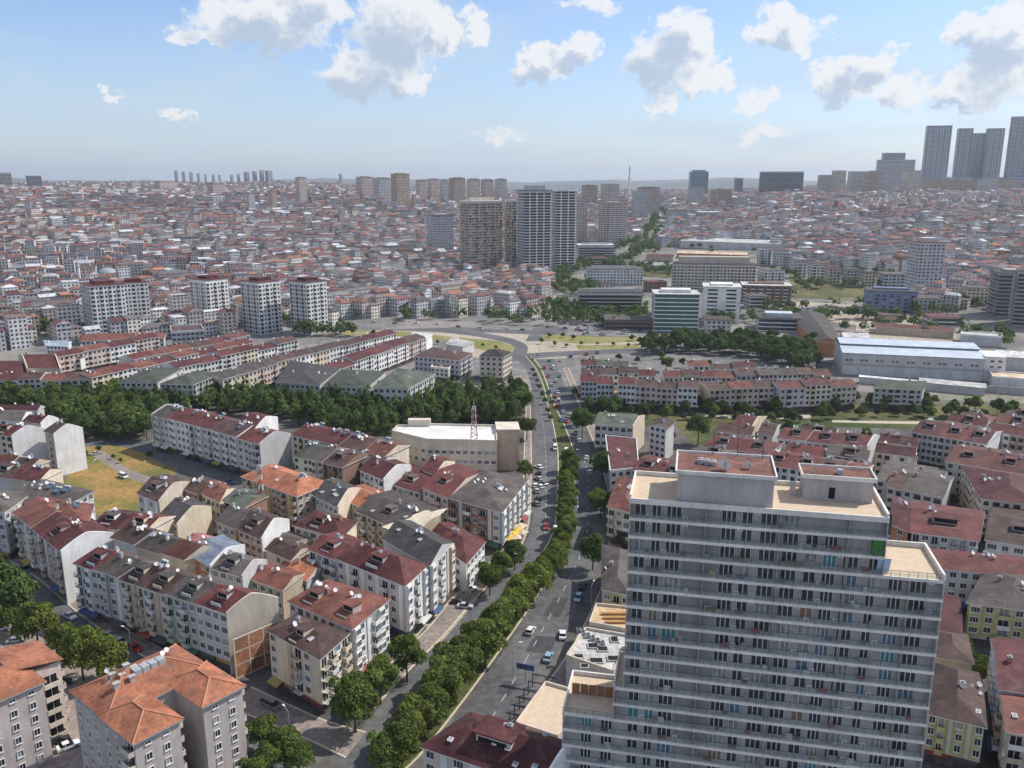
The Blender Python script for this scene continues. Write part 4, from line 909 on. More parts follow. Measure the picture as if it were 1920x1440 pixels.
# the tall terrace on the back street
row((283,777),(485,832),H5,[(.75,'grey-brown','light grey',dict(pf='wpw',fireL='light grey')),(1,'red','white',dict(pf='wpww')),(1,'red','light grey',dict(pf='bwpw')),(1.1,'brown','white',dict(pf='wpwb')),(.9,'red','light grey',dict(pf='wwpb',fireR='light grey'))],'the white terrace on the back street',C=(545,812),dishes=7,heat=1,chim=2,group='houses of the white back street terrace',rise=2.6,lod=0)
bld((440,795),(478,805),17.5,'raised red roof with white gable above the white terrace',C=(520,782),rc='red',wc='white',pf='',fireR='white',rise=2.4,dishes=3)
row((545,815),(720,858),H5 - .6,[(1.2,'red','cream',dict()),(1.3,'maroon','light grey',dict()),(1.2,'brown','tan',dict()),(1,'rust','cream',dict())],'the red terrace below the grove',C=(770,835),pf='wbw',dishes=7,heat=1,group='houses of the terrace below the grove',rise=2.4)
row((548,856),(642,877),14.2,[(1,'green','pale green',dict(pf='w.w',label='small house with green roof at the head of the brown-roofed terrace')),(1,'grey-brown','light grey',dict(pf='wpw')),(1.4,'brown','brown',dict(pf='bwbw',dorm=1))],'the brown-roofed terrace with the green roof',C=(700,850),dishes=3,group='houses of the brown-roofed terrace',rise=2.4)
bld((663,862),(710,878),13.0,'grey-roofed house between brown terrace and white gable house',C=(745,856),rc='grey-brown',wc='light grey',pf='wbw',dishes=4,rise=2.0)
bld((672,880),(718,900),12.5,'white house with maroon roof and white curved gable in the court',C=(770,872),rc='maroon',wc='white',pf='wbw',fireR='white',dishes=3,rise=2.4)
bld((790,880),(815,893),11.0,'red-roofed house with cream gable before the public building',C=(852,866),rc='red',wc='cream',pf='w',fireR='cream',dishes=4,rise=2.4)
bld((700,850),(745,862),11.5,'orange lean-to roof below the corner of the public building',C=(757,850),rc='orange',wc='cream',pf='w',dishes=0,rise=1.0,chim=0)
bld((838,905),(880,912),5.0,'crumpled white canopy roof in the yard of the public building',C=(892,890),roof='g',rc='white',wc='light grey',pf='',dishes=0,chim=0,rise=1.0,shop=False,name='yard_canopy',cat='canopy')
# white gable blocks at the far edge of the dry lot
bld((-40,812),(20,818),16.5,'cream block whose tall white gable wall faces the dry lot, nearer the picture edge',C=(84,804),rc='maroon',wc='cream',pf='wbw',fireR='white',dishes=4,dorm=1,rise=2.6)
bld((80,808),(99,815),17.0,'narrow tan block whose tall white gable wall stands at the dry lot',C=(155,802),rc='brown',wc='tan',pf='w',fireR='white',dishes=1,rise=2.6)
bld((40,790),(75,795),17.0,'red roof with white gable behind the pair of white gable walls',C=(110,785),rc='red',wc='light grey',pf='',fireR='white',dishes=3,rise=2.2)
bld((-30,785),(40,790),15.0,'grey roof beside a white wall at the picture edge below the grove',C=(60,772),rc='grey-brown',wc='white',pf='w',dishes=3,rise=2.0)
bld((-20,768),(70,770),10.0,'low red roof under the grove trees at the picture edge',C=(85,762),rc='maroon',wc='light grey',pf='www',dishes=1,rise=1.6)
# the beige public building
def public_building():
    h = 15.0; pts = [P(735,810,h), P(800,826,h), P(932,829,h), P(931,812,h), P(928,800,h), P(800,797,h), P(745,800,h)]
    o = pts[1]; root = thing('public_building', 'long beige public building with flat white roof and angled wing', 'building', (o[0], o[1], 0)); FOOT.append((o + np.array((14, 12)), 20))
    pl = [p - o for p in pts]; b = MB(); b.prism(pl, -.3, h - .05); b.build('wall', wall_m('beige'), root)
    b = MB(); b.prism(pl, h - .049, h + .05); b.build('roof', mat('white roof sheet', (.70,.69,.66), .8, .3, 'wall'), root)
    for i in range(len(pl)):
        a, c = pl[i], pl[(i + 1) % len(pl)]; u = (c - a) / np.hypot(*(c - a)); L = np.hypot(*(c - a)); b = MB(); b.box(0, L, -.15, .3, h - .9, h + .8); b.build('parapet', wall_m('beige'), root, (a[0], a[1], 0), math.atan2(u[1], u[0]))
    for (i, n, rows) in ((0, 5, 3), (1, 10, 3)):
        a, c = pl[i], pl[i + 1]; u = (c - a); L = np.hypot(*u); u = u / L; ang = math.atan2(u[1], u[0])
        for k in range(n):
            for j in range(rows):
                m_ = a + u * (L * (k + .5) / n); put('window', window_mesh(1.9, 1.5, rnd.choice((0, 1, 3))), root, (m_[0], m_[1], 2.4 + j * 3.7), ang)
    q = [P(931,814,15), P(974,814,15), P(970,800,15), P(928,800,15)]; q = [p - o for p in q]; q[3] = q[3] + (q[2] - q[3]) * .03; q[0] = q[0] + (q[1] - q[0]) * .03
    b = MB(); b.prism(q, -.3, 16.6); b.build('stair_tower', wall_m('tan'), root); b = MB(); b.prism(quad_offset(q, [.25] * 4), 16.601, 17.0); b.build('roof_slab', wall_m('beige'), root)
    a = P(765,800,15) - o; b = MB(); b.box(a[0], a[0] + 9, a[1], a[1] + 3, 15.06, 17.8); b.build('roof_room', wall_m('beige'), root)
    return root
public_building()
def lattice(px, py, z0, ht, w0, name, label, red=True):
    q = P(px, py, z0); root = thing(name, label, 'mast', (q[0], q[1], z0)); n = 9
    mats_ = [mat('mast white', (.62,.60,.58), .6, .3), mat('mast red', (.42,.14,.08) if red else (.40,.40,.40), .6, .3)]
    for i in range(n):
        b = MB(); za, zb = ht * i / n, ht * (i + 1) / n; wa, wb = w0 * (1 - .62 * i / n) / 2, w0 * (1 - .62 * (i + 1) / n) / 2; cs = [(-1, -1), (1, -1), (1, 1), (-1, 1)]
        for k in range(4):
            c, d = cs[k], cs[(k + 1) % 4]
            b.tube((c[0] * wa, c[1] * wa, za), (c[0] * wb, c[1] * wb, zb), .13, n=4); b.tube((c[0] * wa, c[1] * wa, za), (d[0] * wb, d[1] * wb, zb), .07, n=3); b.tube((c[0] * wb, c[1] * wb, zb), (d[0] * wb, d[1] * wb, zb), .07, n=3)
        b.build('mast_section', mats_[i % 2], root)
    b = MB(); b.tube((0, 0, ht), (0, 0, ht + 3), .08, n=4); [b.box(-.9 + j * .75, -.6 + j * .75, -.5, -.3, ht - 2.5, ht - .6) for j in range(3)]; b.build('antenna', mats_[0], root)
lattice(889,826,15.05,13.5,2.6,'lattice_mast','red and white lattice mast on the flat white roof')
lattice(492,955,9.0,15,1.8,'lattice_mast','thin grey lattice mast beside the orange hip roof',False)
# orange-roofed blocks in the bottom corner
def cross_block():
    h = 17.4; W = P(130,1298,h); S = P(248,1397,h); u1 = (P(345,1347,h) - S); u1 /= np.hypot(*u1); u2 = np.array((-u1[1], u1[0]))   # u1 away to the right, u2 away to the left
    if np.dot(u2, W - S) < 0: u2 = -u2
    ang = math.atan2(u1[1], u1[0]); root = thing('apartment_building', 'pink-grey apartment block with orange tiled cross-shaped hip roof', 'apartment block', (S[0], S[1], 0), ang)
    FOOT.append((S + u1 * 10 + u2 * 11, 15))
    loc = lambda p: (float(np.dot(p - S, u1)), float(np.dot(p - S, u2)))
    RM = roof_m('orange'); TR = mat('roof trim grey', (.33,.31,.30), .8, .3); WM = wall_m('pinkish'); WM2 = mat('wall pale pink-grey', (.50,.455,.43), .85, .25, 'wall')
    blocks = [(0, 9.7, 0, 13.5), (.35, 22.3, 10.2, 24.8), (13.3, 22.8, .2, 13.9)]        # (x0,x1,y0,y1): front wing, main body, right wing
    for i, (x0, x1, y0, y1) in enumerate(blocks):
        b = MB(); b.box(x0 + .6, x1 - .6, y0 + .6, y1 - .6, -.5, h - .02 + i * .003); b.build('wall', WM2, root)
        e = [(x0, y0), (x1, y0), (x1, y1), (x0, y1)]; lx, ly = x1 - x0, y1 - y0; zz = h + i * .013; rz = zz + .30 * min(lx, ly) * .78; b = MB()
        if lx >= ly: r0, r1 = (x0 + ly / 2, (y0 + y1) / 2, rz), (x1 - ly / 2, (y0 + y1) / 2, rz); tri = [[e[0], e[1], r1, r0], [e[1], e[2], r1], [e[2], e[3], r0, r1], [e[3], e[0], r0]]
        else: r0, r1 = ((x0 + x1) / 2, y0 + lx / 2, rz), ((x0 + x1) / 2, y1 - lx / 2, rz); tri = [[e[0], e[1], r0], [e[1], e[2], r1, r0], [e[2], e[3], r1], [e[3], e[0], r0, r1]]
        for t in tri: b.poly([(p[0], p[1], zz) if len(p) == 2 else p for p in t])
        for k in range(4): a, c = e[k], e[(k + 1) % 4]; b.poly([(*a, zz - .35), (*c, zz - .35), (*c, zz), (*a, zz)], 1)
        b.poly([(*p, zz - .35) for p in e[::-1]], 1); b.build('roof', [RM, TR], root)
        for (p, q_) in ((r0, r1),) + tuple(((e[k][0], e[k][1], zz), r0 if (lx >= ly and k in (0, 3)) or (lx < ly and k in (0, 1)) else r1) for k in range(4)):
            b = MB(); b.tube((p[0], p[1], p[2] + .03), (q_[0], q_[1], q_[2] + .03), .16, n=5); b.build('ridge_tiles', mat('ridge tile', (.46,.22,.13), .8, .2), root)
    fh = 2.9
    def wins(x, y, ang_, cols_, top=True):
        for k in range(6):
            for c in cols_:
                px_ = (x + c, y) if ang_ == 0 else (x, y - c if ang_ < 0 else y + c)
                put('window', window_mesh(1.2, 1.5 if k < 5 else .8, rnd.choice((0, 0, 1, 3))), root, (px_[0], px_[1], .9 + k * fh if k < 5 else 15.6), ang_)
    wins(.6, .6, 0, (2.4, 5.8)); wins(13.9, .8, 0, (2.4, 5.9)); wins(.6, 13, -math.pi / 2, (2.6, 6.0, 9.5)); wins(.95, 24.2, -math.pi / 2, (2.0, 5.2, 8.4))
    for k in range(5):
        for (x, y, an) in ((22.2, 3.4, math.pi / 2), (22.2, 8.0, math.pi / 2), (9.1, 3.2, math.pi / 2), (.6, 2.2, -math.pi / 2)):
            put('balcony', balcony_mesh(3.0, 'b', 'beige', 0), root, (x, y, .9 + k * fh + 2.2), an)
    for i in range(7):
        b = MB(); x, y = rnd.uniform(4, 17), rnd.uniform(15, 20); b.box(x - .5, x + .5, y - .4, y + .4, h + 1, h + 3.3); b.box(x - .65, x + .65, y - .55, y + .55, h + 3.301, h + 3.42); b.build('chimney', CONC, root)
    for i in range(7): put('satellite_dish', DISH, root, (rnd.uniform(4, 18), rnd.uniform(15, 20), h + 2.9), rnd.uniform(0, 6))
    b = MB()
    for i in range(4): b.box(9 + i * 1.6, 10.4 + i * 1.6, 15.6, 17.4, h + 2.2, h + 3.6)
    b.build('water_tank', METAL, root)
    # neighbouring block at the picture edge, the same house type
    o2 = P(88,1277,h); r2 = thing('apartment_building', 'pale grey apartment block with orange hip roof cut by the picture edge', 'apartment block', (o2[0], o2[1], 0), ang); FOOT.append((o2, 15))
    x0, x1, y0, y1 = -18.0, 0.0, 0.0, 13.0; b = MB(); b.box(x0 + .6, x1 - .6, y0 + .6, y1 - .6, -.5, h - .02); b.build('wall', WM2, r2)
    b = MB(); e = [(x0, y0), (x1, y0), (x1, y1), (x0, y1)]; r0, r1 = (x0 + 6.5, 6.5, h + 3.1), (x1 - 6.5, 6.5, h + 3.1)
    for t in ([e[0], e[1], r1, r0], [e[1], e[2], r1], [e[2], e[3], r0, r1], [e[3], e[0], r0]): b.poly([(p[0], p[1], h) if len(p) == 2 else p for p in t])
    for k in range(4): a, c = e[k], e[(k + 1) % 4]; b.poly([(*a, h - .35), (*c, h - .35), (*c, h), (*a, h)], 1)
    b.poly([(*p, h - .35) for p in e[::-1]], 1); b.build('roof', [RM, TR], r2)
    for k in range(6):
        for c in (-2.8, -6.2, -9.6, -13): put('window', window_mesh(1.2, 1.5 if k < 5 else .8, rnd.choice((0, 0, 1, 3))), r2, (c, .6, .9 + k * fh if k < 5 else 15.6))
    b = MB(); b.box(.2, 5.2, 6.5, 17, -.5, h - .6); b.build('rear_wing', WM, r2)
    b = MB(); b.poly([(-4, 5.9, h + 1.7), (5.8, 5.9, h - .3), (5.8, 17.6, h - .3), (-4, 17.6, h + 1.7)]); b.build('wing_roof', RM, r2)
    for k in range(5): put('balcony', balcony_mesh(3.2, 'b', 'beige', 0), r2, (2.9, 6.5, .9 + k * fh), 0); put('balcony', balcony_mesh(3.0, 'b', 'beige', 0), r2, (5.2, 9.5, .9 + k * fh), math.pi / 2)
cross_block()
# red-roofed house at the bottom centre
def red_house():
    h = 14.0; qd = quad_px((785,1400),(1012,1476),h,C=(1100,1400)); qd = [qd[0], qd[1], qd[1] + (qd[2] - qd[1]), qd[0] + (qd[2] - qd[1])]
    r = bldw(qd, h, 'house with dark red hip roof and raised roof room at the bottom of the boulevard', roof='hl', rc='maroon', wc='beige', ac='white', pf='wsWswsWs', rise=3.6, dishes=2, sky=5, chim=2, dorm=0, fireR='white')
    q0, q1, q2, q3 = [p - sum(qd) / 4 for p in qd]; u = (q1 - q0) / np.hypot(*(q1 - q0)); ang = math.atan2(u[1], u[0]); c = q0 * .28 + q1 * .27 + q2 * .22 + q3 * .23
    b = MB(); b.box(-3.4, 3.4, -2.2, 2.4, h - .5, h + 3.7, 1); b.box(-3.9, 3.9, -2.7, 2.8, h + 3.701, h + 3.95, 0); b.poly([(-3, -2.212, h + 1.4), (2.6, -2.212, h + 1.4), (2.6, -2.212, h + 3), (-3, -2.212, h + 3)], 2); b.build('roof_room', [roof_m('maroon'), wall_m('beige'), DARK], r, (c[0], c[1], 0), ang)
red_house()
# podium and low roofs between tower and boulevard
def podium():
    def slab(pts, z, label, top, name='podium_roof', par=.7):
        w_ = [P(*p, z) for p in pts]; o = sum(w_) / len(w_); root = thing(name, label, 'building', (o[0], o[1], 0)); pl = [p - o for p in w_]
        if sum(pl[i][0] * pl[(i + 1) % len(pl)][1] - pl[(i + 1) % len(pl)][0] * pl[i][1] for i in range(len(pl))) < 0: pl = pl[::-1]
        b = MB(); b.prism(pl, -.3, z); b.build('wall', wall_m('light grey'), root); b = MB(); b.prism(pl, z + .001, z + .06); b.build('roof', top, root)
        for i in range(len(pl)):
            a, c = pl[i], pl[(i + 1) % len(pl)]; L = np.hypot(*(c - a)); u = (c - a) / L; b = MB(); b.box(.02, L - .02, -.1, .25, z - .4, z + par); b.build('parapet', wall_m('beige'), root, (a[0], a[1], 0), math.atan2(u[1], u[0]))
        return root, o
    DECK = MATS['roof terrace paving']
    slab([(968,1358),(1045,1384),(1120,1310),(1023,1282)], 6.0, 'flat podium roof with beige paving beside the boulevard', DECK)
    r, o = slab([(1062,1232),(1150,1262),(1185,1195),(1098,1180)], 7.5, 'flat grey roof with dark openings and machines beside the tower', mat('grey roof felt', (.40,.39,.37), .9, .2, 'ground', col2=(.50,.48,.45), s1=.2, s2=.8))
    for (px, py, w_, d_) in ((1085,1232,2.4,1.8),(1112,1212,2.6,2.2),(1130,1218,2.6,2.2),(1118,1240,3.2,2.2),(1150,1236,2.8,2.2),(1152,1200,2.0,2.6),(1096,1250,2.0,1.8)):
        q = P(px, py, 7.6) - o; b = MB(); b.box(q[0] - w_ / 2, q[0] + w_ / 2, q[1] - d_ / 2, q[1] + d_ / 2, 7.56, 7.9); b.box(q[0] - w_ / 2 + .25, q[0] + w_ / 2 - .25, q[1] - d_ / 2 + .25, q[1] + d_ / 2 - .25, 7.901, 7.95, 1); b.build('light_well', [CONC, DARK], r)
    for i in range(6): q = P(1085 + i * 9, 1185 + i * 5, 7.6) - o; b = MB(); b.box(q[0] - .5, q[0] + .5, q[1] - .5, q[1] + .5, 7.56, 8.5); b.tube((q[0], q[1], 8.5), (q[0], q[1], 8.75), .35, n=8, mi=1); b.build('cooling_unit', [METAL, DARKMETAL], r)
    r, o = slab([(1105,1170),(1178,1183),(1190,1142),(1118,1135)], 8.5, 'small orange-tinted roof terrace with timber benches beside the tower', mat('orange terrace', (.50,.33,.18), .9, .2, 'ground', col2=(.55,.40,.25), s1=.2, s2=.8))
    for i in range(3): q = P(1128 + i * 3, 1152 + i * 8, 8.6) - o; b = MB(); b.box(q[0], q[0] + 7, q[1] - .4, q[1] + .4, 8.56, 9.1); b.build('bench_bed', mat('timber', (.40,.22,.09), .8, .2), r)
    # pergola bays along the pavement
    q0, q1 = P(968,1365,0), P(1010,1290,0); u = q1 - q0; L = np.hypot(*u); ang = math.atan2(u[1], u[0]); r = thing('pergola', 'row of dark pergola bars along the pavement by the podium', 'pergola', (q0[0], q0[1], 0), ang)
    for i in range(6): x = L * i / 5; b = MB(); b.box(x - .12, x + .12, -4.2, 1.6, 3.2, 3.45); b.build('beam', DARKMETAL, r); b = MB(); b.box(x - .1, x + .1, 1.35, 1.55, 0, 3.2); b.build('post', DARKMETAL, r)
    # blue billboard
    q = P(985,1282,0); r = thing('billboard', 'blue billboard on a post at the roadside before the podium', 'billboard', (q[0], q[1], 0), R(-20)); b = MB(); b.box(-2.1, 2.1, -.12, .12, 3.6, 5.0); b.build('panel', mat('billboard blue', (.06,.08,.20), .4, .4), r); b = MB(); b.tube((0, .2, 0), (0, .2, 3.6), .14); b.build('post', METAL, r)
podium()
# right side of the boulevard
bld((1127,1105),(1185,1118),10.0,'olive-walled house with brown hip roof beside the tower',C=(1200,1040),Dp=(1128,1020),roof='h',rc='grey-brown',wc='yellow',pf='wbw',pl='ww',rise=2.4,dishes=2)
bld((1137,950),(1200,965),12.5,'house with patched brown roof and pale front at the tower corner',C=(1215,905),Dp=(1158,892),roof='h',rc='rust',wc='cream',pf='bwbw',pl='wbw',rise=2.2,dishes=4)
bld((1142,884),(1200,878),12.5,'house with red trapezoid roof and thick white roof edge',C=(1195,822),Dp=(1133,816),roof='f',rc='red',wc='light grey',pf='ww',pl='WWWW',dishes=2,dorm=0,par=.35,fascia='white')
bld((1186,882),(1285,902),13.5,'red-roofed terrace with roof boxes between trapezoid roof and tower',C=(1300,868),Dp=(1212,852),rc='red',wc='light grey',pf='wbwbw',dorm=2,dishes=3,sky=2,rise=1.8)
bld((1113,795),(1186,800),13.0,'grey-white block with dark green roof at the junction side of the park',C=(1208,779),Dp=(1125,772),rc='green',wc='light grey',pf='bWbW',pl='ww',fireR='cream',dishes=3,sky=2,rise=1.6)
bld((1216,797),(1250,805),14.0,'small cube-like block with grey front and salmon side wall',C=(1267,792),rc='brown',wc='light grey',pf='www',roof='g',ridge='y',fireR=None,rise=1.2,dishes=0,pr='.',shop=False)
bld((1312,836),(1440,852),12.0,'red-roofed terrace just behind the tower penthouse',C=(1470,830),Dp=(1345,815),roof='h',rc='red',wc='light grey',pf='wwbwwb',dorm=2,dishes=5,rise=2.2)
row((1430,872),(1620,900),13.6,[(1,'red','light grey',dict(dorm=1)),(1,'red','white',dict(dorm=1)),(1,'brown','light grey',dict(dorm=1)),(.8,'rust','cream',dict())],'the red terrace showing above the tower roof',C=(1640,870),dishes=4,pf='wbw',group='houses above the tower roof',rise=2.2)
row((1455,822),(1625,838),13.0,[(1,'red','white',dict(dorm=1)),(1,'red','light grey',dict(dorm=1)),(1,'maroon','cream',dict(dorm=1))],'the white-fronted terrace by the park',C=(1650,818),dishes=3,pf='wWbw',group='houses of the terrace by the park',rise=2.4,fireR='white')
bld((1372,795),(1410,800),12.0,'small red-roofed white house at the park edge',C=(1432,782),rc='red',wc='white',pf='ww',fireR='cream',dishes=2,rise=2.0)
bld((1420,812),(1450,818),12.0,'brown roof next to the small red-roofed white house',C=(1465,795),rc='brown',wc='light grey',pf='w',dishes=2,rise=2.0)
row((1708,810),(1850,834),14.5,[(1.3,'maroon','blue-grey',dict(pf='WpwWb',pl='www')),(1.2,'red','light grey',dict(pf='bwbw')),(1,'maroon','white',dict(pf='wbw'))],'the blue-grey terrace by the channel',C=(1880,808),dishes=4,chim=2,group='houses of the blue-grey terrace',rise=2.4,dorm=1)
row((1770,866),(1990,900),14.5,[(1.4,'rust','light grey',dict(pf='ww.w',pl='brw')),(1.2,'red','light grey',dict(pf='wbw')),(1,'maroon','cream',dict(pf='wbw'))],'the terrace with white party wall by the alley',C=(2010,862),dishes=3,group='houses by the alley',rise=2.4,dorm=1,fireL=None)
bld((1838,935),(1960,950),15.0,'corner house with maroon roof and cream balcony front at the alley',C=(1975,900),Dp=(1800,872),roof='h',rc='maroon',wc='cream',pf='wbwb',pl='wwpwww',rise=2.6,dishes=5)
row((1660,912),(1770,935),12.5,[(.6,'brown','pinkish',dict(pf='wb')),(1.4,'grey-brown','light grey',dict(pf='wbWb'))],'the low grey terrace right of the stair house',C=(1790,895),dishes=3,group='grey terrace by the stair house',rise=2.0)
bld((1640,900),(1760,920),11.5,'flat-looking grey roof behind the low grey terrace',C=(1780,880),rc='grey-brown',wc='light grey',pf='www',dishes=2,rise=1.4)
bld((1706,998),(1838,1015),14.0,'long red-roofed block with ridge box and shaded balconies right of the tower',C=(1848,958),Dp=(1706,938),rc='red',wc='light grey',pf='rwrwrrw',dishes=4,dorm=1,dormw=6.5,rise=2.6)
bld((1672,985),(1706,998),14.4,'narrow red roof with curved white pipe beside the tower edge',C=(1706,938),rc='maroon',wc='brick orange',pf='w',dishes=3,rise=2.2)
bld((1845,1012),(1980,1034),13.0,'brown-roofed block with white front at the picture edge beside the long red roof',C=(1985,965),rc='brown',wc='light grey',pf='WwWwW',dishes=3,dorm=1,rise=2.2)
bld((1690,1060),(2000,1090),12.0,'long low red roof running along behind the tower step terrace',C=(2000,1052),Dp=(1690,1022),rc='red',wc='light grey',pf='wwwwwww',dishes=5,rise=1.8)
bld((1810,1130),(1960,1150),11.5,'olive-yellow block with brown hip roof and white balconies right of the tower',C=(1985,1085),Dp=(1845,1068),roof='h',rc='grey-brown',wc='yellow',ac='white',pf='pwbwb',pl='ww',rise=2.4,dishes=3)
bld((1756,1185),(1806,1192),8.0,'faded raspberry red roof beside the tower edge',C=(1800,1120),Dp=(1760,1108),rc='maroon',wc='light grey',pf='w',dishes=0,rise=1.2,chim=0)
bld((1750,1232),(1828,1245),10.0,'brown hip roof with cream front wall below the raspberry roof',C=(1815,1190),Dp=(1745,1180),roof='h',rc='brown',wc='cream',pf='...',rise=1.6,dishes=0,chim=0)
bld((1735,1338),(1852,1366),11.0,'olive-yellow block with brown hip roof and blue tarpaulin',C=(1842,1262),Dp=(1745,1240),roof='h',rc='brown',wc='yellow',ac='pale green',pf='wbswsw',pr='bw',rise=2.4,dishes=4,sky=1)
bld((1870,1292),(1990,1310),13.0,'maroon-roofed house at the lower picture edge behind the beige block',C=(1990,1200),Dp=(1856,1196),rc='maroon',wc='light grey',pf='w',pl='ww',dishes=1,rise=2.4)
bld((1885,1372),(2000,1392),12.0,'beige block with faded red roof in the lower picture corner',C=(2000,1312),Dp=(1872,1300),rc='rust',wc='tan',ac='white',pf='bwb',pl='wbw',dishes=2,rise=1.8,sky=2)
# ------------------------------------------------------------------ middle distance: terraces beyond the grove
REDS = ['red', 'rust', 'maroon', 'red', 'brown']; PALE = ['white', 'light grey', 'cream', 'white', 'pinkish']
def mrow(A, B, n, desc, h=13.0, D=12.0, roofs=REDS, walls=PALE, group=None, **kw):
    kw.setdefault('pf', 'wbww'); kw.setdefault('dishes', 1); kw.setdefault('rise', 2.2); kw.setdefault('chim', 1); kw.setdefault('dv', 1.1)
    row(A, B, h, [(rnd.uniform(.85, 1.2), rnd.choice(roofs), rnd.choice(walls)) for _ in range(n)], desc, D=D, group=group or desc, **kw)
mrow((172,712),(478,641),8,'the long white-fronted terrace rising behind the grove',D=14,pr='wbw')
mrow((-60,716),(170,712),5,'the red terrace at the foot of the grove',D=14)
bld((222,716),(296,716),13,'dark green roofed block behind the grove, next to the long white-fronted terrace',C=(345,690),roof='h',rc='green',wc='light grey',pf='wwbw',dishes=1)
bld((297,720),(362,722),14,'green-roofed block with pinkish side front behind the grove',C=(420,698),roof='h',rc='green',wc='grey',ac='pinkish',pf='wwww',pr='bwbwb',dishes=1)
mrow((418,712),(520,682),3,'the dark roofs right of the pinkish front',roofs=['dark grey','grey-brown','green'],D=16)
bld((515,716),(600,722),13,'broad dark grey roof behind the grove with white roof boxes',C=(640,690),Dp=(545,675),roof='h',rc='dark grey',wc='grey',pf='wwww',dishes=3)
bld((606,722),(690,726),13,'pale green flat hip roof behind the grove, nearer the dark roof',C=(725,696),Dp=(640,692),roof='h',rc='green',wc='light grey',pf='wwww',dishes=1)
bld((697,726),(766,728),13.5,'green-roofed block with white and red side front at the end of the grove',C=(818,700),Dp=(745,690),roof='h',rc='green',wc='light grey',ac='brick orange',pf='wwww',pr='bwbwb',dishes=1)
mrow((628,694),(800,632),5,'the red terrace running up to the junction',D=15,pr='bwb')
mrow((560,668),(745,622),5,'the terrace behind the red one running to the junction',D=13)
mrow((480,690),(620,655),4,'the grey roofs between the two red terraces',roofs=['dark grey','grey-brown','brown'],D=13)
mrow((330,690),(560,640),6,'the second terrace behind the long white-fronted one',D=13)
mrow((250,676),(470,628),6,'the upper red terrace below the four towers',D=13)
mrow((110,668),(300,634),4,'the brown-red terrace above the pale blue hall',D=13)
bld((775,668),(862,676),12,'lilac-grey block with brown roof before the round slip road',C=(888,662),Dp=(812,650),roof='h',rc='brown',wc='lilac',pf='wwww',pr='bwb')
bld((806,690),(842,694),8,'small pale green house with flat roof beside the lilac block',C=(850,683),roof='f',rc='beige',wc='pale green',pf='ww',dishes=0)
bld((897,668),(944,670),15,'beige corner building with dark hip roof at the junction',C=(962,660),Dp=(915,655),roof='h',rc='dark grey',wc='beige',ac='tan',pf='wwww',pr='www',dishes=0,rise=2.6)
bld((835,645),(868,650),7,'white market roof by the slip road, nearer the lilac block',C=(890,642),rc='white',wc='light grey',pf='',dishes=0,chim=0,name='market_hall',cat='hall',shop=False)
bld((765,634),(800,636),9,'white-roofed hall at the end of the red terrace',C=(812,628),rc='white',wc='white',pf='w',dishes=0,chim=0,name='market_hall',cat='hall',shop=False)
bld((52,690),(113,692),12,'barrel-roofed cream hall at the far left below the towers',C=(98,668),Dp=(35,668),rc='red',wc='cream',pf='',fireR='cream',fireL='cream',rise=4.5,dishes=0,name='sports_hall',cat='hall',shop=False)
bld((-20,700),(45,700),11,'smaller barrel-roofed hall beside the cream hall',C=(40,680),rc='maroon',wc='white',pf='ww',rise=4,dishes=0,name='sports_hall',cat='hall',shop=False)
bld((85,648),(128,650),9,'long pale blue roofed hall below the towers',C=(135,640),Dp=(80,638),rc='pale blue',wc='white',pf='ww',rise=1.5,dishes=0,name='market_hall',cat='hall',shop=False)
bld((128,668),(150,672),10,'red pyramid roof beside the pale blue hall',C=(195,656),Dp=(150,648),roof='h',rc='red',wc='white',pf='ww',dishes=0)
bld((150,640),(308,634),12,'long grey block with red roof at the foot of the white tower pair',C=(312,624),Dp=(152,628),roof='h',rc='rust',wc='blue-grey',pf='wwwbwwwbwwww',dishes=2)
bld((320,624),(384,620),13,'dark glass office block with pale frame between the white towers',C=(378,610),Dp=(318,612),roof='f',rc='brown',wc='grey',pf='WWWWWW',dishes=0,name='office_building',cat='office block')
# right of the boulevard, beyond the park
mrow((1088,719),(1150,720),2,'the dark teal block at the boulevard corner',h=13,walls=['blue-grey','grey'],D=13,roofs=['green','red'],pl='www',fireR='brick orange')
mrow((1158,720),(1310,728),4,'the white terrace facing the park',D=13)
mrow((1330,728),(1455,724),3,'the pinkish terrace facing the park',D=14,walls=['pinkish','tan','light grey'])
mrow((1462,728),(1610,722),3,'the white and cream terrace facing the park',D=13,walls=['white','cream','lilac'])
bld((1636,728),(1732,732),11,'green-roofed grey block with rounded balconies facing the channel',C=(1738,716),Dp=(1648,714),roof='hl',rc='green',wc='light grey',ac='white',pf='wwbbwbw',pl='ww',dishes=0)
bld((1132,740),(1176,744),6,'low tan shed under the orange party wall',C=(1182,735),roof='f',rc='beige',wc='tan',pf='w',dishes=0)
mrow((1090,702),(1230,704),4,'the second line of red roofs right of the boulevard',D=12)
mrow((1245,706),(1420,704),5,'the mixed roofs before the factory trees',D=12)
mrow((1425,706),(1560,704),4,'the brown roofs nearest the factory',D=12,roofs=['brown','rust','grey-brown'])
mrow((1090,688),(1180,688),3,'the green and red roofs by the cross road',roofs=['green','red','grey-brown'],D=11)
mrow((1290,690),(1420,690),3,'the red roofs under the tall trees',D=11)
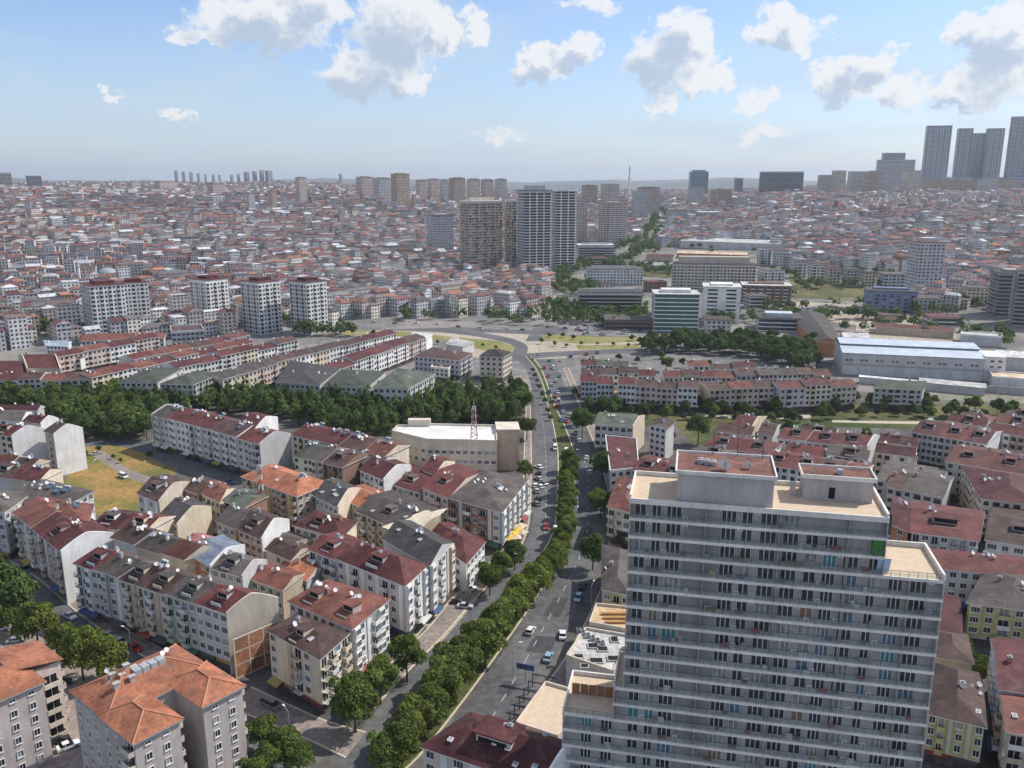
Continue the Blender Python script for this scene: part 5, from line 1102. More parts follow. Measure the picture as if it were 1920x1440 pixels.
# factory with pale blue roof
def factory():
    h = 13.5; a, b_ = P(1582,660,h), P(1848,672,h); u = (b_ - a) / np.hypot(*(b_ - a)); L = np.hypot(*(b_ - a)); ang = math.atan2(u[1], u[0]); root = thing('factory_hall', 'long grey factory hall with stepped pale blue roof', 'factory', (a[0], a[1], 0), ang)
    FOOT.append(((a + b_) / 2, 45)); D = 44; WM = wall_m('light grey'); b = MB(); b.box(0, L, 0, D, -.3, h - .3); b.build('wall', WM, root)
    BL = mat('pale blue sheet roof', (.50,.56,.62), .45, .5, 'wall')
    for (y0, y1, z0, z1) in ((-.6, 14, h - .3, h + 1.6), (14.3, 30, h + 2.6, h + 3.6), (30, D + .5, h + 3.4, h)):
        b = MB(); b.poly([(-.8, y0, z0), (L + .8, y0, z0), (L + .8, y1, z1), (-.8, y1, z1)]); b.poly([(-.8, y1, z1 - .2), (L + .8, y1, z1 - .2), (L + .8, y0, z0 - .2), (-.8, y0, z0 - .2)]); b.build('roof', BL, root)
    b = MB(); b.box(.2, L - .2, 13.9, 14.2, h, h + 2.6); b.build('clerestory', mat('clerestory', (.10,.14,.20), .4, .5), root)
    n = 9
    for k in range(n):
        x = L * (k + .5) / n
        for dx in (-2.2, .2): put('window', window_mesh(1.9, 1.6, 0), root, (x + dx, 0, 8.2))
        b = MB(); b.box(x - L / n * .42, x + L / n * .42, -.12, .01, .3, 5.8); b.build('bay_panel', wall_m('blue-grey' if k % 2 else 'light grey'), root)
    b = MB(); b.box(0, L, -.5, .01, 6.2, 6.7); b.build('ledge', CONC, root)
    b = MB(); b.box(L + .1, L + 11, 1, 20, -.3, h + 1); b.build('stair_block', wall_m('white'), root)
    for j in range(4): put('window', window_mesh(2.2, 1.4, 0), root, (L + 4, 1, 1.5 + j * 3.2)); put('window', window_mesh(2.2, 1.4, 0), root, (L + 8, 1, 1.5 + j * 3.2))
factory()
def shed(A, B, h, label, C=None, D=20, rc='white', wc='light grey', rise=2, roof='g', **kw): bld(A, B, h, label, C=C, D=D, rc=rc, wc=wc, roof=roof, rise=rise, dishes=0, chim=0, pf=kw.pop('pf', ''), shop=False, name='industrial_shed', cat='shed', lod=1, **kw)
shed((1528,640),(1582,644),9,'arched grey industrial shed with brick end',C=(1545,588),Dp=(1482,588),wc='brick orange',rc='grey-brown',ridge='y',rise=3)
shed((1580,632),(1632,634),6,'low white-roofed annex beside the arched shed',D=16)
shed((1610,706),(1720,716),4,'long white canopy along the channel wall, nearer the green roof',D=5,rise=.4)
shed((1722,716),(1850,728),4.5,'long white canopy along the channel wall at the factory end',D=12,rise=.4)
shed((1860,708),(1990,718),6,'beige yard building right of the factory',D=18,rc='beige',roof='f')
shed((1870,668),(1990,676),8,'white-roofed shed behind the factory stair block',D=22)
shed((1640,612),(1790,622),6,'long tan storage building behind the factory',D=14,rc='rust',wc='tan')
shed((1800,628),(1880,634),7,'white flat roof behind the factory at the picture edge',D=18,roof='f',rc='white')
# channel wall
a, c = P(1728,728), P(2060,752); u = c - a; L = np.hypot(*u); r = thing('channel_wall', 'long concrete retaining wall of the channel right of the park', 'wall', (a[0], a[1], 0), math.atan2(u[1], u[0]))
for k in range(14): b = MB(); b.box(L * k / 14, L * (k + 1) / 14 - .06, 0, .6, -.3, 4.2); b.build('wall_panel', CONC, r)

# ------------------------------------------------------------------ high-rises and other large buildings
def hrq(qd, z0, h, label, wc, style='grid', rc='brown', cap=2.5, name='high_rise', cat='high-rise', group=None, cw=3.4, fh=3.1, slabc='white', glass=None, capr=False):
    qd = [np.array(p, float) for p in qd]; o = sum(qd) / 4; FOOT.append((o, np.hypot(*(qd[1] - qd[0])) * .6 + 4)); root = thing(name, label, cat, (o[0], o[1], z0), 0, group); q = [p - o for p in qd]
    b = MB(); b.prism(q, -6, h); b.build('wall', wall_m(wc) if isinstance(wc, str) else wc, root)
    win = MB(); sl = MB(); r = random.Random(int(h * 100) + len(label))
    for i in (3, 0, 1):
        a, c = q[i], q[(i + 1) % 4]; L = np.hypot(*(c - a)); u = (c - a) / L; nr = np.array((u[1], -u[0]))
        if np.dot(nr, -(o + (a + c) / 2)) <= 0: continue
        X = lambda t, off, z: (a[0] + u[0] * t + nr[0] * off, a[1] + u[1] * t + nr[1] * off, z)
        n = max(1, int(L / cw)); nf = int(h / fh); cl = L / n
        for k in range(nf):
            z = k * fh + .2
            if style in ('stripe', 'glass'):
                win.poly([X(.4, .05, z + .7), X(L - .4, .05, z + .7), X(L - .4, .05, z + fh - .15), X(.4, .05, z + fh - .15)], 0)
                d = .9 if style == 'stripe' else .25
                if k % (1 if style == 'stripe' else 1) == 0:
                    sl.poly([X(0, d, z - .2), X(L, d, z - .2), X(L, d, z + .6), X(0, d, z + .6)]); sl.poly([X(0, d, z + .6), X(L, d, z + .6), X(L, 0, z + .6), X(0, 0, z + .6)])
            for j in range(n):
                t = (j + .5) * cl
                if style == 'grid': win.poly([X(t - cl * .27, .05, z + .8), X(t + cl * .27, .05, z + .8), X(t + cl * .27, .05, z + 2.3), X(t - cl * .27, .05, z + 2.3)], 0 if r.random() < .85 else 1)
                elif style == 'loggia':
                    big = j % 2 == 0; w_ = cl * (.40 if big else .22)
                    win.poly([X(t - w_, .05, z + (.5 if big else .9)), X(t + w_, .05, z + (.5 if big else .9)), X(t + w_, .05, z + 2.5), X(t - w_, .05, z + 2.5)], 0)
                    if big:
                        d = .8; sl.poly([X(t - w_, d, z - .2), X(t + w_, d, z - .2), X(t + w_, d, z + .7), X(t - w_, d, z + .7)]); sl.poly([X(t - w_, d, z + .7), X(t + w_, d, z + .7), X(t + w_, 0, z + .7), X(t - w_, 0, z + .7)])
                elif style == 'dots':
                    w_ = cl * (.5 if j % 4 == 3 else r.uniform(.2, .40))
                    win.poly([X(t - w_, .05, z + .3), X(t + w_, .05, z + .3), X(t + w_, .05, z + 2.6), X(t - w_, .05, z + 2.6)], 0)
                    if r.random() < .62: s0 = t + r.uniform(-.2, .2) * cl; d = .7; w2 = cl * r.uniform(.2, .42); sl.poly([X(s0 - w2, d, z), X(s0 + w2, d, z), X(s0 + w2, d, z + 1.5), X(s0 - w2, d, z + 1.5)]); sl.poly([X(s0 - w2, d, z + 1.5), X(s0 + w2, d, z + 1.5), X(s0 + w2, 0, z + 1.5), X(s0 - w2, 0, z + 1.5)])
                elif style == 'stripe' and j % 3 == 2: sl.poly([X(t - .55, 1.0, 0 if k == 0 else z), X(t + .55, 1.0, 0 if k == 0 else z), X(t + .55, 1.0, z + fh), X(t - .55, 1.0, z + fh)])
    if win.f: tag(win.build('window_rows', [glass or GLASS, CURT], root), kind='stuff')
    if sl.f: tag(sl.build('balcony_slabs', wall_m(slabc), root), kind='stuff')
    if rc:
        b = MB(); b.prism(quad_offset(q, [.6] * 4), h + .001, h + .5); b.build('roof', roof_m(rc), root)
        if cap: c = quad_offset(q, [-np.hypot(*(q[1] - q[0])) * .22, -np.hypot(*(q[2] - q[1])) * .22] * 2); b = MB(); b.prism(c, h + .501, h + cap); b.build('roof_house', roof_m(rc) if capr else (wall_m(wc) if isinstance(wc, str) else wc), root)
    return root, q
def hr(xl, xc, xr, ytop, d, label, wc='light grey', style='grid', ybase=None, back=None, z0=None, **kw):
    """tower whose near corner is seen at column xc, its faces ending at xl and xr; d metres away"""
    q_ = at_dist(xc, d); pg = 720 + FPX * math.tan(math.atan2(CAM_H - float(terrain(*q_)), math.hypot(*q_)) - PITCH); c = at_dist(xc, d, (pg + ytop) / 2); wl, wr = (xc - xl) / FPX * d, (xr - xc) / FPX * d; th = math.atan2(wl, wr); L = math.hypot(wl, wr)
    if th < math.pi / 4: lr, ll = L, min(L, 26.0)
    else: lr, ll = min(L, 26.0), L
    az = math.atan2(c[0], c[1]); lat, fwd = np.array((math.cos(az), -math.sin(az))), np.array((math.sin(az), math.cos(az)))
    f2 = c + (math.cos(th) * lat + math.sin(th) * fwd) * lr; f0 = c + (-math.sin(th) * lat + math.cos(th) * fwd) * ll
    zz = float(terrain(*c)) if z0 is None else z0; zt = z_at(ytop, d)
    return hrq([f0, c, f2, f0 + f2 - c], zz, zt - zz, label, wc, style, **kw)
WG = 'white towers with red roofs'
dT = 640
for (xl, xc, xr, yt, d, lab) in ((156,172,232,537,610,'white balcony tower with red roof, the leftmost and widest of the four groups'),(226,232,277,532,650,'white tower attached behind the leftmost white tower'),(360,388,428,526,660,'white balcony tower with red roof, second tower group from the left edge'),(455,486,527,530,625,'white balcony tower with red roof, third tower group from the left edge'),(545,576,614,530,625,'white balcony tower with red roof standing nearest the ring road')):
    hr(xl, xc, xr, yt, d, lab, 'white', 'loggia', rc='red', cap=2.6, capr=True, group=WG, cw=2.9, slabc='light grey')
hr(852,880,942,378,980,'brown speckled high-rise with scattered pale balconies','beige','dots',rc='white',cap=4,slabc='cream',cw=2.5)
hr(946,950,968,376,1010,'narrow brown speckled high-rise between the two big central towers','beige','dots',rc='white',cap=0,slabc='cream',cw=2.5)
hr(967,982,1034,358,960,'tall dark high-rise with white floor bands, the highest in the centre','light grey','stripe',rc='dark grey',cap=6,cw=2.6)
hr(1034,1040,1080,358,1000,'dark high-rise with white floor bands joined to the highest central tower','light grey','stripe',rc='white',cap=3,cw=2.6)
hr(800,812,850,405,1120,'pale grey slab tower left of the brown speckled high-rise','light grey','grid',rc='grey-brown')
hr(1078,1082,1100,378,1300,'slim brown-red tower right of the central high-rises','pinkish','grid',rc='brown')
hr(1116,1140,1176,382,1280,'brown-red twin-front apartment tower beside the far avenue','pinkish','loggia',rc='brown')
hr(1702,1722,1764,455,800,'pale green-grey apartment tower standing alone on the right','light grey','grid',rc='rust',cap=4,cw=3.6)
hr(1857,1872,1925,512,700,'dark slab block with pale end wall at the picture edge','grey','stripe',rc='grey-brown',slabc='grey',cw=4)
hr(1900,1905,1990,508,660,'dark slab block nearest the picture edge beside the wide road','grey','stripe',rc='grey-brown',slabc='grey',cw=4)
# right skyline
hr(1632,1645,1706,300,2300,'stepped pale grey residential tower left of the skyline high-rises','light grey','loggia',rc='grey-brown',cap=0)
hr(1646,1655,1690,287,2330,'upper middle stage of the stepped pale residential tower','light grey','loggia',rc='grey-brown',cap=0)
SG = mat('wall skyline blue-grey', (.42,.45,.50), .6, .4, 'wall')
for (a, c, b_, yt, d, lab) in ((1726,1733,1773,236,2500,'slim skyline high-rise standing by itself right of the stepped tower'),(1787,1792,1815,241,2600,'first of the paired skyline high-rises'),(1812,1815,1842,250,2640,'recessed middle link of the paired skyline high-rises'),(1840,1846,1873,241,2600,'second of the paired skyline high-rises'),(1881,1888,1990,219,2350,'massive skyline high-rise at the picture edge')):
    hr(a, c, b_, yt, d, lab, SG, 'loggia', rc='grey-brown', cap=0, cw=6.5, fh=3.4, slabc='light grey'); hr(a - 3, c, b_ + 3, 332, d - 30, 'base storeys of the ' + lab.split(' standing')[0].split(' at the')[0], SG, 'grid', rc=None, cap=0, cw=5)
x = 1532
for i in range(11):
    w_ = rnd.uniform(24, 42); hr(x, x + w_ * .3, x + w_, rnd.uniform(318, 340), rnd.uniform(2050, 2250), 'beige slab block in the row below the skyline high-rises, %s from the left' % ORD[i], rnd.choice(['tan', 'beige', 'light grey']), 'grid', rc='brown', cap=rnd.choice((0, 2.5)), group='slab blocks below the skyline high-rises'); x += w_ * rnd.uniform(.95, 1.15)
hr(1288,1294,1326,322,2400,'teal glass tower with a small roof house on the horizon','blue-grey','glass',rc='grey-brown',cap=5,slabc='blue-grey',glass=mat('teal curtain glass', (.03,.09,.10), .2, .5))
hr(1418,1424,1500,322,2300,'wide dark office block on the horizon','blue-grey','glass',rc='dark grey',cap=0,slabc='grey')
hr(1376,1380,1392,334,2700,'small dark tower on the horizon between teal tower and office block','blue-grey','glass',rc='dark grey',cap=0,slabc='grey')
# blocks along the middle skyline
SK = [(668,700,332,1900),(700,732,334,1850),(732,768,326,1800),(780,800,338,2000),(802,822,336,2050),(824,842,338,2000),(842,872,334,1950),(876,900,336,2050),(902,925,337,2000),(928,950,336,2100),(1090,1120,348,2000),(1124,1160,346,1900),(1190,1236,352,1700),(1290,1320,352,1900),(1330,1370,356,1800),(555,575,333,1700),(390,420,345,1750),(462,478,362,1500),(505,520,358,1500),(240,262,342,2300),(284,330,340,2200),(1185,1215,360,1600)]
for i, (a, b_, yt, d) in enumerate(SK): hr(a, a + (b_ - a) * .35, b_, yt, d, 'apartment slab on the middle skyline, %s of those listed from block to block' % ORD[i] if False else ['brown-grey','pale','tan','grey-beige'][i % 4] + ' apartment slab on the hill skyline', ['pinkish','light grey','tan','beige'][i % 4], 'grid', rc='brown', cap=2, group=['brown-grey','pale','tan','grey-beige'][i % 4] + ' slabs of the hill skyline')
for i, (a, b_, yt) in enumerate([(328,334,320),(342,348,322),(356,362,323),(370,375,325),(384,388,326),(398,403,327),(410,415,328),(432,438,328),(445,450,326),(458,468,322),(474,482,321),(487,495,319),(498,511,320),(636,642,326)]):
    hr(a, a + (b_ - a) * .4, b_, yt, 3600, 'slender blue-grey tower in the distant cluster on the hill horizon', 'grey', 'grid', rc=None, group='distant towers on the hill horizon')
hr(-10,2,20,324,2100,'dark block at the far left end of the horizon','grey','glass',rc='dark grey',slabc='grey',cap=0)
hr(50,56,76,330,2200,'dark cube-like tower near the far left end of the horizon','grey','glass',rc='dark grey',slabc='grey',cap=0)
# offices and halls around the junction
def hrg(xl, xc, xr, ytop, ybase, label, wc, style, **kw):
    g = Pt(xc, ybase); hr(xl, xc, xr, ytop, g[1], label, wc, style, z0=float(terrain(*g)), **kw)
hrg(1220,1226,1310,552,622,'glass-fronted office block with white side fin behind the tall trees','white','glass',rc='white',cap=3,slabc='white',name='office_building',cat='office block',glass=mat('green office glass', (.05,.12,.11), .2, .5))
hrg(1316,1318,1386,538,606,'blank white block beside the glass-fronted office','white','grid',rc='white',cap=2,cw=11,name='office_building',cat='office block')
hrg(1255,1262,1412,495,545,'long civic building with grey mansard roof and pale columns','beige','loggia',rc='grey-brown',cap=7,name='civic_building',cat='building',slabc='white')
hrg(1080,1085,1204,548,588,'low grey school-like block behind roadside trees','light grey','glass',rc='grey-brown',cap=2,slabc='beige',name='school_building',cat='building')
hrg(1095,1100,1205,505,535,'white low block with blue windows beyond the grey school-like block','white','grid',rc='grey-brown',cap=3,name='office_building',cat='office block')
hrg(1078,1084,1150,460,492,'pale glassy low block at the foot of the central high-rises','blue-grey','glass',rc='white',cap=2,name='office_building',cat='office block')
hrg(1385,1392,1480,535,568,'brown and white institutional wing right of the blank white block','brown','loggia',rc='white',cap=2,slabc='white',name='civic_building',cat='building')
hrg(1415,1422,1500,596,622,'rounded grey office with dark band near the arched shed','blue-grey','glass',rc='grey-brown',cap=3,slabc='white',name='office_building',cat='office block')
hrg(1616,1625,1712,545,585,'blue-wrapped building under construction at the foot of the lone tower',mat('wall blue sheeting', (.17,.22,.34), .8, .3, 'wall'),'grid',rc='grey-brown',cap=2,cw=5,name='wrapped_building',cat='building')
hrg(1320,1325,1370,600,625,'low grey-roofed office between glass office and rounded office','light grey','grid',rc='grey-brown',cap=0,name='office_building',cat='office block')
hrg(1130,1134,1222,600,620,'low brown shop row along the ring road','brown','glass',rc='grey-brown',cap=0,slabc='brown',name='shop_row',cat='shops')
# big white-roofed halls on the far right centre
def hall(A, B, h, label, D, rc, wc): 
    a = Pt(*A); b_ = Pt(*B); z0 = float(terrain(*((a + b_) / 2))); u = (b_ - a) / np.hypot(*(b_ - a)); wv = np.array((-u[1], u[0])); bldw([a, b_, b_ + wv * D, a + wv * D], h, label, rc=rc, wc=wc, roof='g', rise=3, pf='', dishes=0, chim=0, shop=False, z0=z0, name='industrial_shed', cat='shed', lod=1)
hall((1275,466),(1480,470),10,'huge white-roofed industrial hall beyond the civic building',60,'white','light grey')
hall((1268,484),(1400,486),6,'long brown brick hall before the huge white-roofed hall',16,'beige','brick orange')
hall((1205,506),(1260,508),6,'white-topped green-walled sports hall beside the civic building',14,'white','pale green')
hall((1210,490),(1262,492),6,'rust-roofed shed between far avenue and brick hall',18,'rust','tan')
# mosque: dome and minaret on the left, and a far telecom tower
def minaret(px, py, ytop, label, wd=2.2, d=None):
    g = Pt(px, py) if d is None else at_dist(px, d); z0 = float(terrain(*g)); ht = z_at(ytop, g[1]) - z0; r = thing('minaret', label, 'minaret', (g[0], g[1], z0)); M = wall_m('white')
    b = MB(); b.tube((0, 0, -3), (0, 0, ht * .62), wd * .55, wd * .48, 10); b.build('shaft', M, r); b = MB(); b.tube((0, 0, ht * .62), (0, 0, ht * .65), wd * .8, wd * .9, 10); b.build('gallery', M, r)
    b = MB(); b.tube((0, 0, ht * .65), (0, 0, ht * .85), wd * .38, wd * .36, 10); b.build('upper_shaft', M, r); b = MB(); b.tube((0, 0, ht * .85), (0, 0, ht), wd * .45, .05, 10); b.build('spire', mat('lead', (.30,.33,.36), .6, .4), r)
minaret(152,545,472,'thin white minaret behind the widest white tower'); minaret(158,395,340,'far white minaret on the left hillside near the horizon'); minaret(1482,408,352,'far minaret before the wide dark office block'); minaret(1180,372,308,'tall far telecom tower above the avenue on the horizon', 5.0, 2300)
def dome(px, py, rad, label):
    g = Pt(px, py); z0 = float(terrain(*g)); r = thing('mosque', label, 'mosque', (g[0], g[1], z0)); FOOT.append((g, rad + 8)); b = MB(); b.box(-rad * 1.2, rad * 1.2, -rad * 1.2, rad * 1.2, -3, 10); b.build('prayer_hall', wall_m('light grey'), r)
    b = MB(); n = 16
    for i in range(6):
        for k in range(n):
            a0, a1 = math.pi / 2 * i / 6, math.pi / 2 * (i + 1) / 6; t0, t1 = 2 * math.pi * k / n, 2 * math.pi * (k + 1) / n; pt = lambda a, t: (rad * math.cos(a) * math.cos(t), rad * math.cos(a) * math.sin(t), 10 + rad * .75 * math.sin(a))
            b.poly([pt(a0, t0), pt(a0, t1), pt(a1, t1), pt(a1, t0)] if i < 5 else [pt(a0, t0), pt(a0, t1), pt(a1, t1)])
    b.build('dome', mat('lead', (.30,.33,.36), .6, .4), r)
dome(205,535,10,'grey-domed mosque behind the widest white tower')
# ------------------------------------------------------------------ open ground and smaller blocks right of the avenue
def area_t(c4, m_, name, up=.3, n=8):
    """ground cover that follows the terrain; four photo corners in order"""
    b = MB(); c4 = [np.array(c) for c in c4]
    def pt(u, v): q = c4[0] * (1 - u) * (1 - v) + c4[1] * u * (1 - v) + c4[2] * u * v + c4[3] * (1 - u) * v; g_ = Pt(*q); return (g_[0], g_[1], float(terrain(*g_)) + up)
    G = [[pt(i / n, j / n) for j in range(n + 1)] for i in range(n + 1)]
    for i in range(n):
        for j in range(n): b.poly([G[i][j], G[i + 1][j], G[i + 1][j + 1], G[i][j + 1]])
    return tag(b.build(name, m_), kind='structure')
SCRUB = mat('scrub', (.10,.105,.045), .95, .1, 'ground', col2=(.22,.18,.095), s1=.02, s2=.2)
area_t([(1478,558),(1625,566),(1610,508),(1480,510)], SCRUB, 'scrub_slope'); area_t([(1205,520),(1262,522),(1258,500),(1210,500)], MATS['park grass'], 'lawn', .35); area_t([(1500,600),(1610,612),(1600,572),(1480,566)], DIRT, 'yard', .3)
area_t([(1600,640),(1800,650),(1780,590),(1610,592)], DIRT, 'yard', .33); area_t([(1060,630),(1220,634),(1215,606),(1070,600)], mat('pale asphalt', (.17,.165,.16), .9, .2, 'ground', col2=(.24,.23,.21), s1=.04, s2=.3), 'parking_lot', .2); area_t([(1390,600),(1600,582),(1560,572),(1390,590)], ASPHALT, 'upper_road', .38)
for i, (a, b_, yt, yb, st, wc, lab) in enumerate([(1490,1512,492,522,'loggia','light grey','pale apartment block at the lane end above the scrub slope'),(1516,1545,498,528,'loggia','white','white apartment block second from the lane above the scrub slope'),(1548,1575,502,532,'grid','pinkish','pinkish apartment block in the middle of the row above the scrub slope'),(1580,1612,506,536,'loggia','light grey','light grey block fourth in the row above the scrub slope'),(1616,1640,510,540,'grid','cream','cream block beside the lone pale tower'),(1644,1700,515,545,'loggia','blue-grey','blue-grey terrace at the foot of the lone pale tower'),
    (1420,1445,465,498,'loggia','white','white gabled block right of the huge white-roofed hall'),(1448,1478,470,500,'grid','light grey','grey gabled block right of the huge white-roofed hall'),(1765,1800,505,535,'grid','light grey','grey block behind the lone pale tower'),(1802,1850,540,575,'grid','cream','cream block left of the dark slab'),(1060,1080,470,500,'grid','tan','small tan block at the foot of the central high-rises'),
    (1206,1250,530,548,'grid','brown','low brown hall left of the civic building'),(1120,1150,532,545,'grid','light grey','low grey annex between the white block and the grey school'),(1420,1470,508,534,'loggia','white','white wing at the end of the civic building'),(1235,1262,545,560,'grid','white','small white annex above the glass-fronted office'),(1395,1440,556,580,'glass','light grey','low glassy hall below the brown and white wing'),(1100,1140,484,500,'glass','white','white canopy block by the far avenue'),
    (1168,1204,556,580,'grid','tan','tan wing of the grey school-like block'),(1500,1540,612,628,'grid','light grey','small grey workshop beside the arched shed'),(1700,1760,560,590,'grid','grey','grey parking deck at the foot of the lone pale tower'),(1640,1690,592,606,'grid','tan','tan workshop on the dirt yard'),(1730,1800,596,612,'glass','white','white yard hall with rows of parked cars')]):
    hrg(a, a + (b_ - a) * .25, b_, yt, yb, lab, wc, st, rc=rnd.choice(['rust','brown','grey-brown','red']), cap=0, name='apartment_building' if st == 'loggia' else 'low_building', cat='building', slabc='white')
# houses filling the blocks on the right, behind the tower
def fill(zone, A, B, step, labels, hts=(11.5, 14.5), grp=''):
    poly = [P(*p, 12.5) for p in zone]; u = P(*B, 12.5) - P(*A, 12.5); u /= np.hypot(*u); v = np.array((-u[1], u[0])); o = sum(poly) / len(poly); k = 0
    for i in range(-14, 15):
        for j in range(-10, 11):
            c = o + u * i * step[0] + v * j * step[1]
            if not inside(c, poly): continue
            if any(np.hypot(*(c - f[0])) < f[1] + 6.5 for f in FOOT): continue
            lx, ly = step[0] / 2 * rnd.uniform(.9, 1.0), rnd.uniform(5.2, 6.2); rc = rnd.choice(['red', 'rust', 'brown', 'maroon', 'grey-brown']); wc = rnd.choice(['light grey', 'cream', 'white', 'pinkish', 'tan'])
            bldw([c - u * lx - v * ly, c + u * lx - v * ly, c + u * lx + v * ly, c - u * lx + v * ly], rnd.uniform(*hts), labels % (wc, rc), rc=rc, wc=wc, roof=rnd.choice(['g', 'g', 'h']), rise=2.2, pf=None, pr='auto', pl='auto', dishes=rnd.randrange(1, 5), dorm=rnd.randrange(2), group='%s house under %s roof, %s' % (wc, rc, grp)); k += 1
    return k
print('fill right', fill([(1290,800),(1500,795),(1560,800),(1690,800),(1700,860),(1640,880),(1300,860)], (1430,872), (1620,900), (15, 17), '%s house under %s roof in the blocks between park and tower', grp='park blocks'),
      fill([(1660,850),(1760,850),(1800,890),(1960,905),(1980,1060),(1860,1060),(1840,950),(1700,930)], (1706,998), (1838,1015), (15, 17), '%s house under %s roof in the blocks right of the stair house', grp='stair house blocks'),
      fill([(1780,770),(2000,775),(2010,850),(1900,850),(1780,820)], (1708,810), (1850,834), (15, 18), '%s house under %s roof at the channel end of the park', grp='channel end'),
      fill([(1800,1160),(1990,1180),(1990,1290),(1860,1290),(1760,1230)], (1706,998), (1838,1015), (15, 19), '%s house under %s roof low down by the picture edge', grp='lower edge'),
      fill([(-20,870),(250,960),(420,900),(560,880),(760,900),(800,960),(640,1080),(450,1060),(180,1000),(-20,930)], (135,1055), (422,1153), (13, 14.5), '%s house under %s roof in the jumbled inner blocks', grp='inner blocks'))

# pale blocks that stand out on the hillsides
for (a, b_, yt, yb, wc, lab) in [(190,222,394,412,'cream','cream block beside the dark trees high on the left hillside'),(225,262,392,412,'beige','beige block right of the cream one high on the left hillside'),(388,420,366,392,'white','white-grey block before the stadium-like white building'),(440,470,368,388,'white','broad white building by the hilltop trees'),(690,706,432,452,'cream','cream block alone on the middle of the left hillside'),(560,600,440,462,'pinkish','pinkish block on the middle of the left hillside'),(330,372,446,470,'light grey','light grey long block on the left hillside'),(735,770,395,412,'light grey','light grey block near the dark hillside trees'),(60,96,452,476,'beige','beige block low on the left hillside'),(640,668,470,494,'cream','cream block near the foot of the left hillside'),(1245,1290,395,418,'light grey','light grey long block beyond the white-roofed hall'),(1300,1350,398,420,'blue-grey','blue-grey long block beyond the white-roofed hall'),(1370,1400,372,396,'white','white block under the wide dark office'),(1560,1600,420,440,'light grey','light grey block on the right hillside'),(1640,1665,400,424,'beige','beige block high on the right hillside'),(1860,1900,430,452,'white','white block far right on the hillside'),(1130,1175,420,440,'tan','tan block by the far avenue')]:
    hrg(a, a + (b_ - a) * .3, b_, yt, yb, lab, wc, rnd.choice(['grid', 'loggia']), rc=rnd.choice(['rust', 'brown', 'grey-brown', 'white']), cap=0, name='hillside_block', cat='building')
dome(1445,395,14,'pale domed mosque on the far right hillside'); dome(870,470,11,'small domed mosque left of the brown speckled high-rise')
# ------------------------------------------------------------------ the dense city on the hills
def far_material():
    m_ = bpy.data.materials.new('distant houses'); m_.use_nodes = True; g = NT(m_.node_tree); bs = g.n['Principled BSDF']; bs.inputs['Roughness'].default_value = .85; bs.inputs['Specular IOR Level'].default_value = .2
    c = g.add('ShaderNodeAttribute', attribute_name='col'); wn = g.add('ShaderNodeAttribute', attribute_name='win'); uvn = g.add('ShaderNodeUVMap', uv_map='UVMap'); s = g.sep(uvn.outputs[0])
    fu, fv = g.m('FRACT', g.m('MULTIPLY', s[0], 1 / 2.9)), g.m('FRACT', g.m('MULTIPLY', s[1], 1 / 2.9))
    mk = g.m('MULTIPLY', g.m('MULTIPLY', g.m('GREATER_THAN', fu, .28), g.m('LESS_THAN', fu, .74)), g.m('MULTIPLY', g.m('GREATER_THAN', fv, .30), g.m('LESS_THAN', fv, .80)))
    geo = g.add('ShaderNodeNewGeometry'); n = g.noise(geo.outputs['Position'], .35, 4); f = g.ramp(n, .3, .7, .75, 1.2)
    base = g.mix(1.0, c.outputs['Color'], g.xyz(f, f, f), 'MULTIPLY'); out = g.mix(g.m('MULTIPLY', mk, wn.outputs['Fac']), base, (.03, .033, .04)); g.link(out, bs.inputs['Base Color']); return m_
FARM = far_material()
nr_ = np.random.RandomState(11)
WPAL = np.array([(.62,.61,.59),(.50,.49,.48),(.55,.49,.40),(.46,.40,.37),(.40,.39,.40),(.60,.56,.50),(.42,.36,.32),(.36,.22,.15),(.48,.50,.53)]); WPW = np.array([4,4,3,3,2.5,2.5,1.5,.5,.8]); WPW /= WPW.sum()
RPAL = np.array([(.150,.068,.058),(.120,.056,.052),(.130,.092,.082),(.115,.105,.104),(.185,.090,.068),(.26,.125,.085),(.16,.155,.16),(.38,.38,.39),(.06,.058,.06)]); RPW = np.array([4.2,4,4,3.4,1.6,.8,2.6,2.2,1.4]); RPW /= RPW.sum()
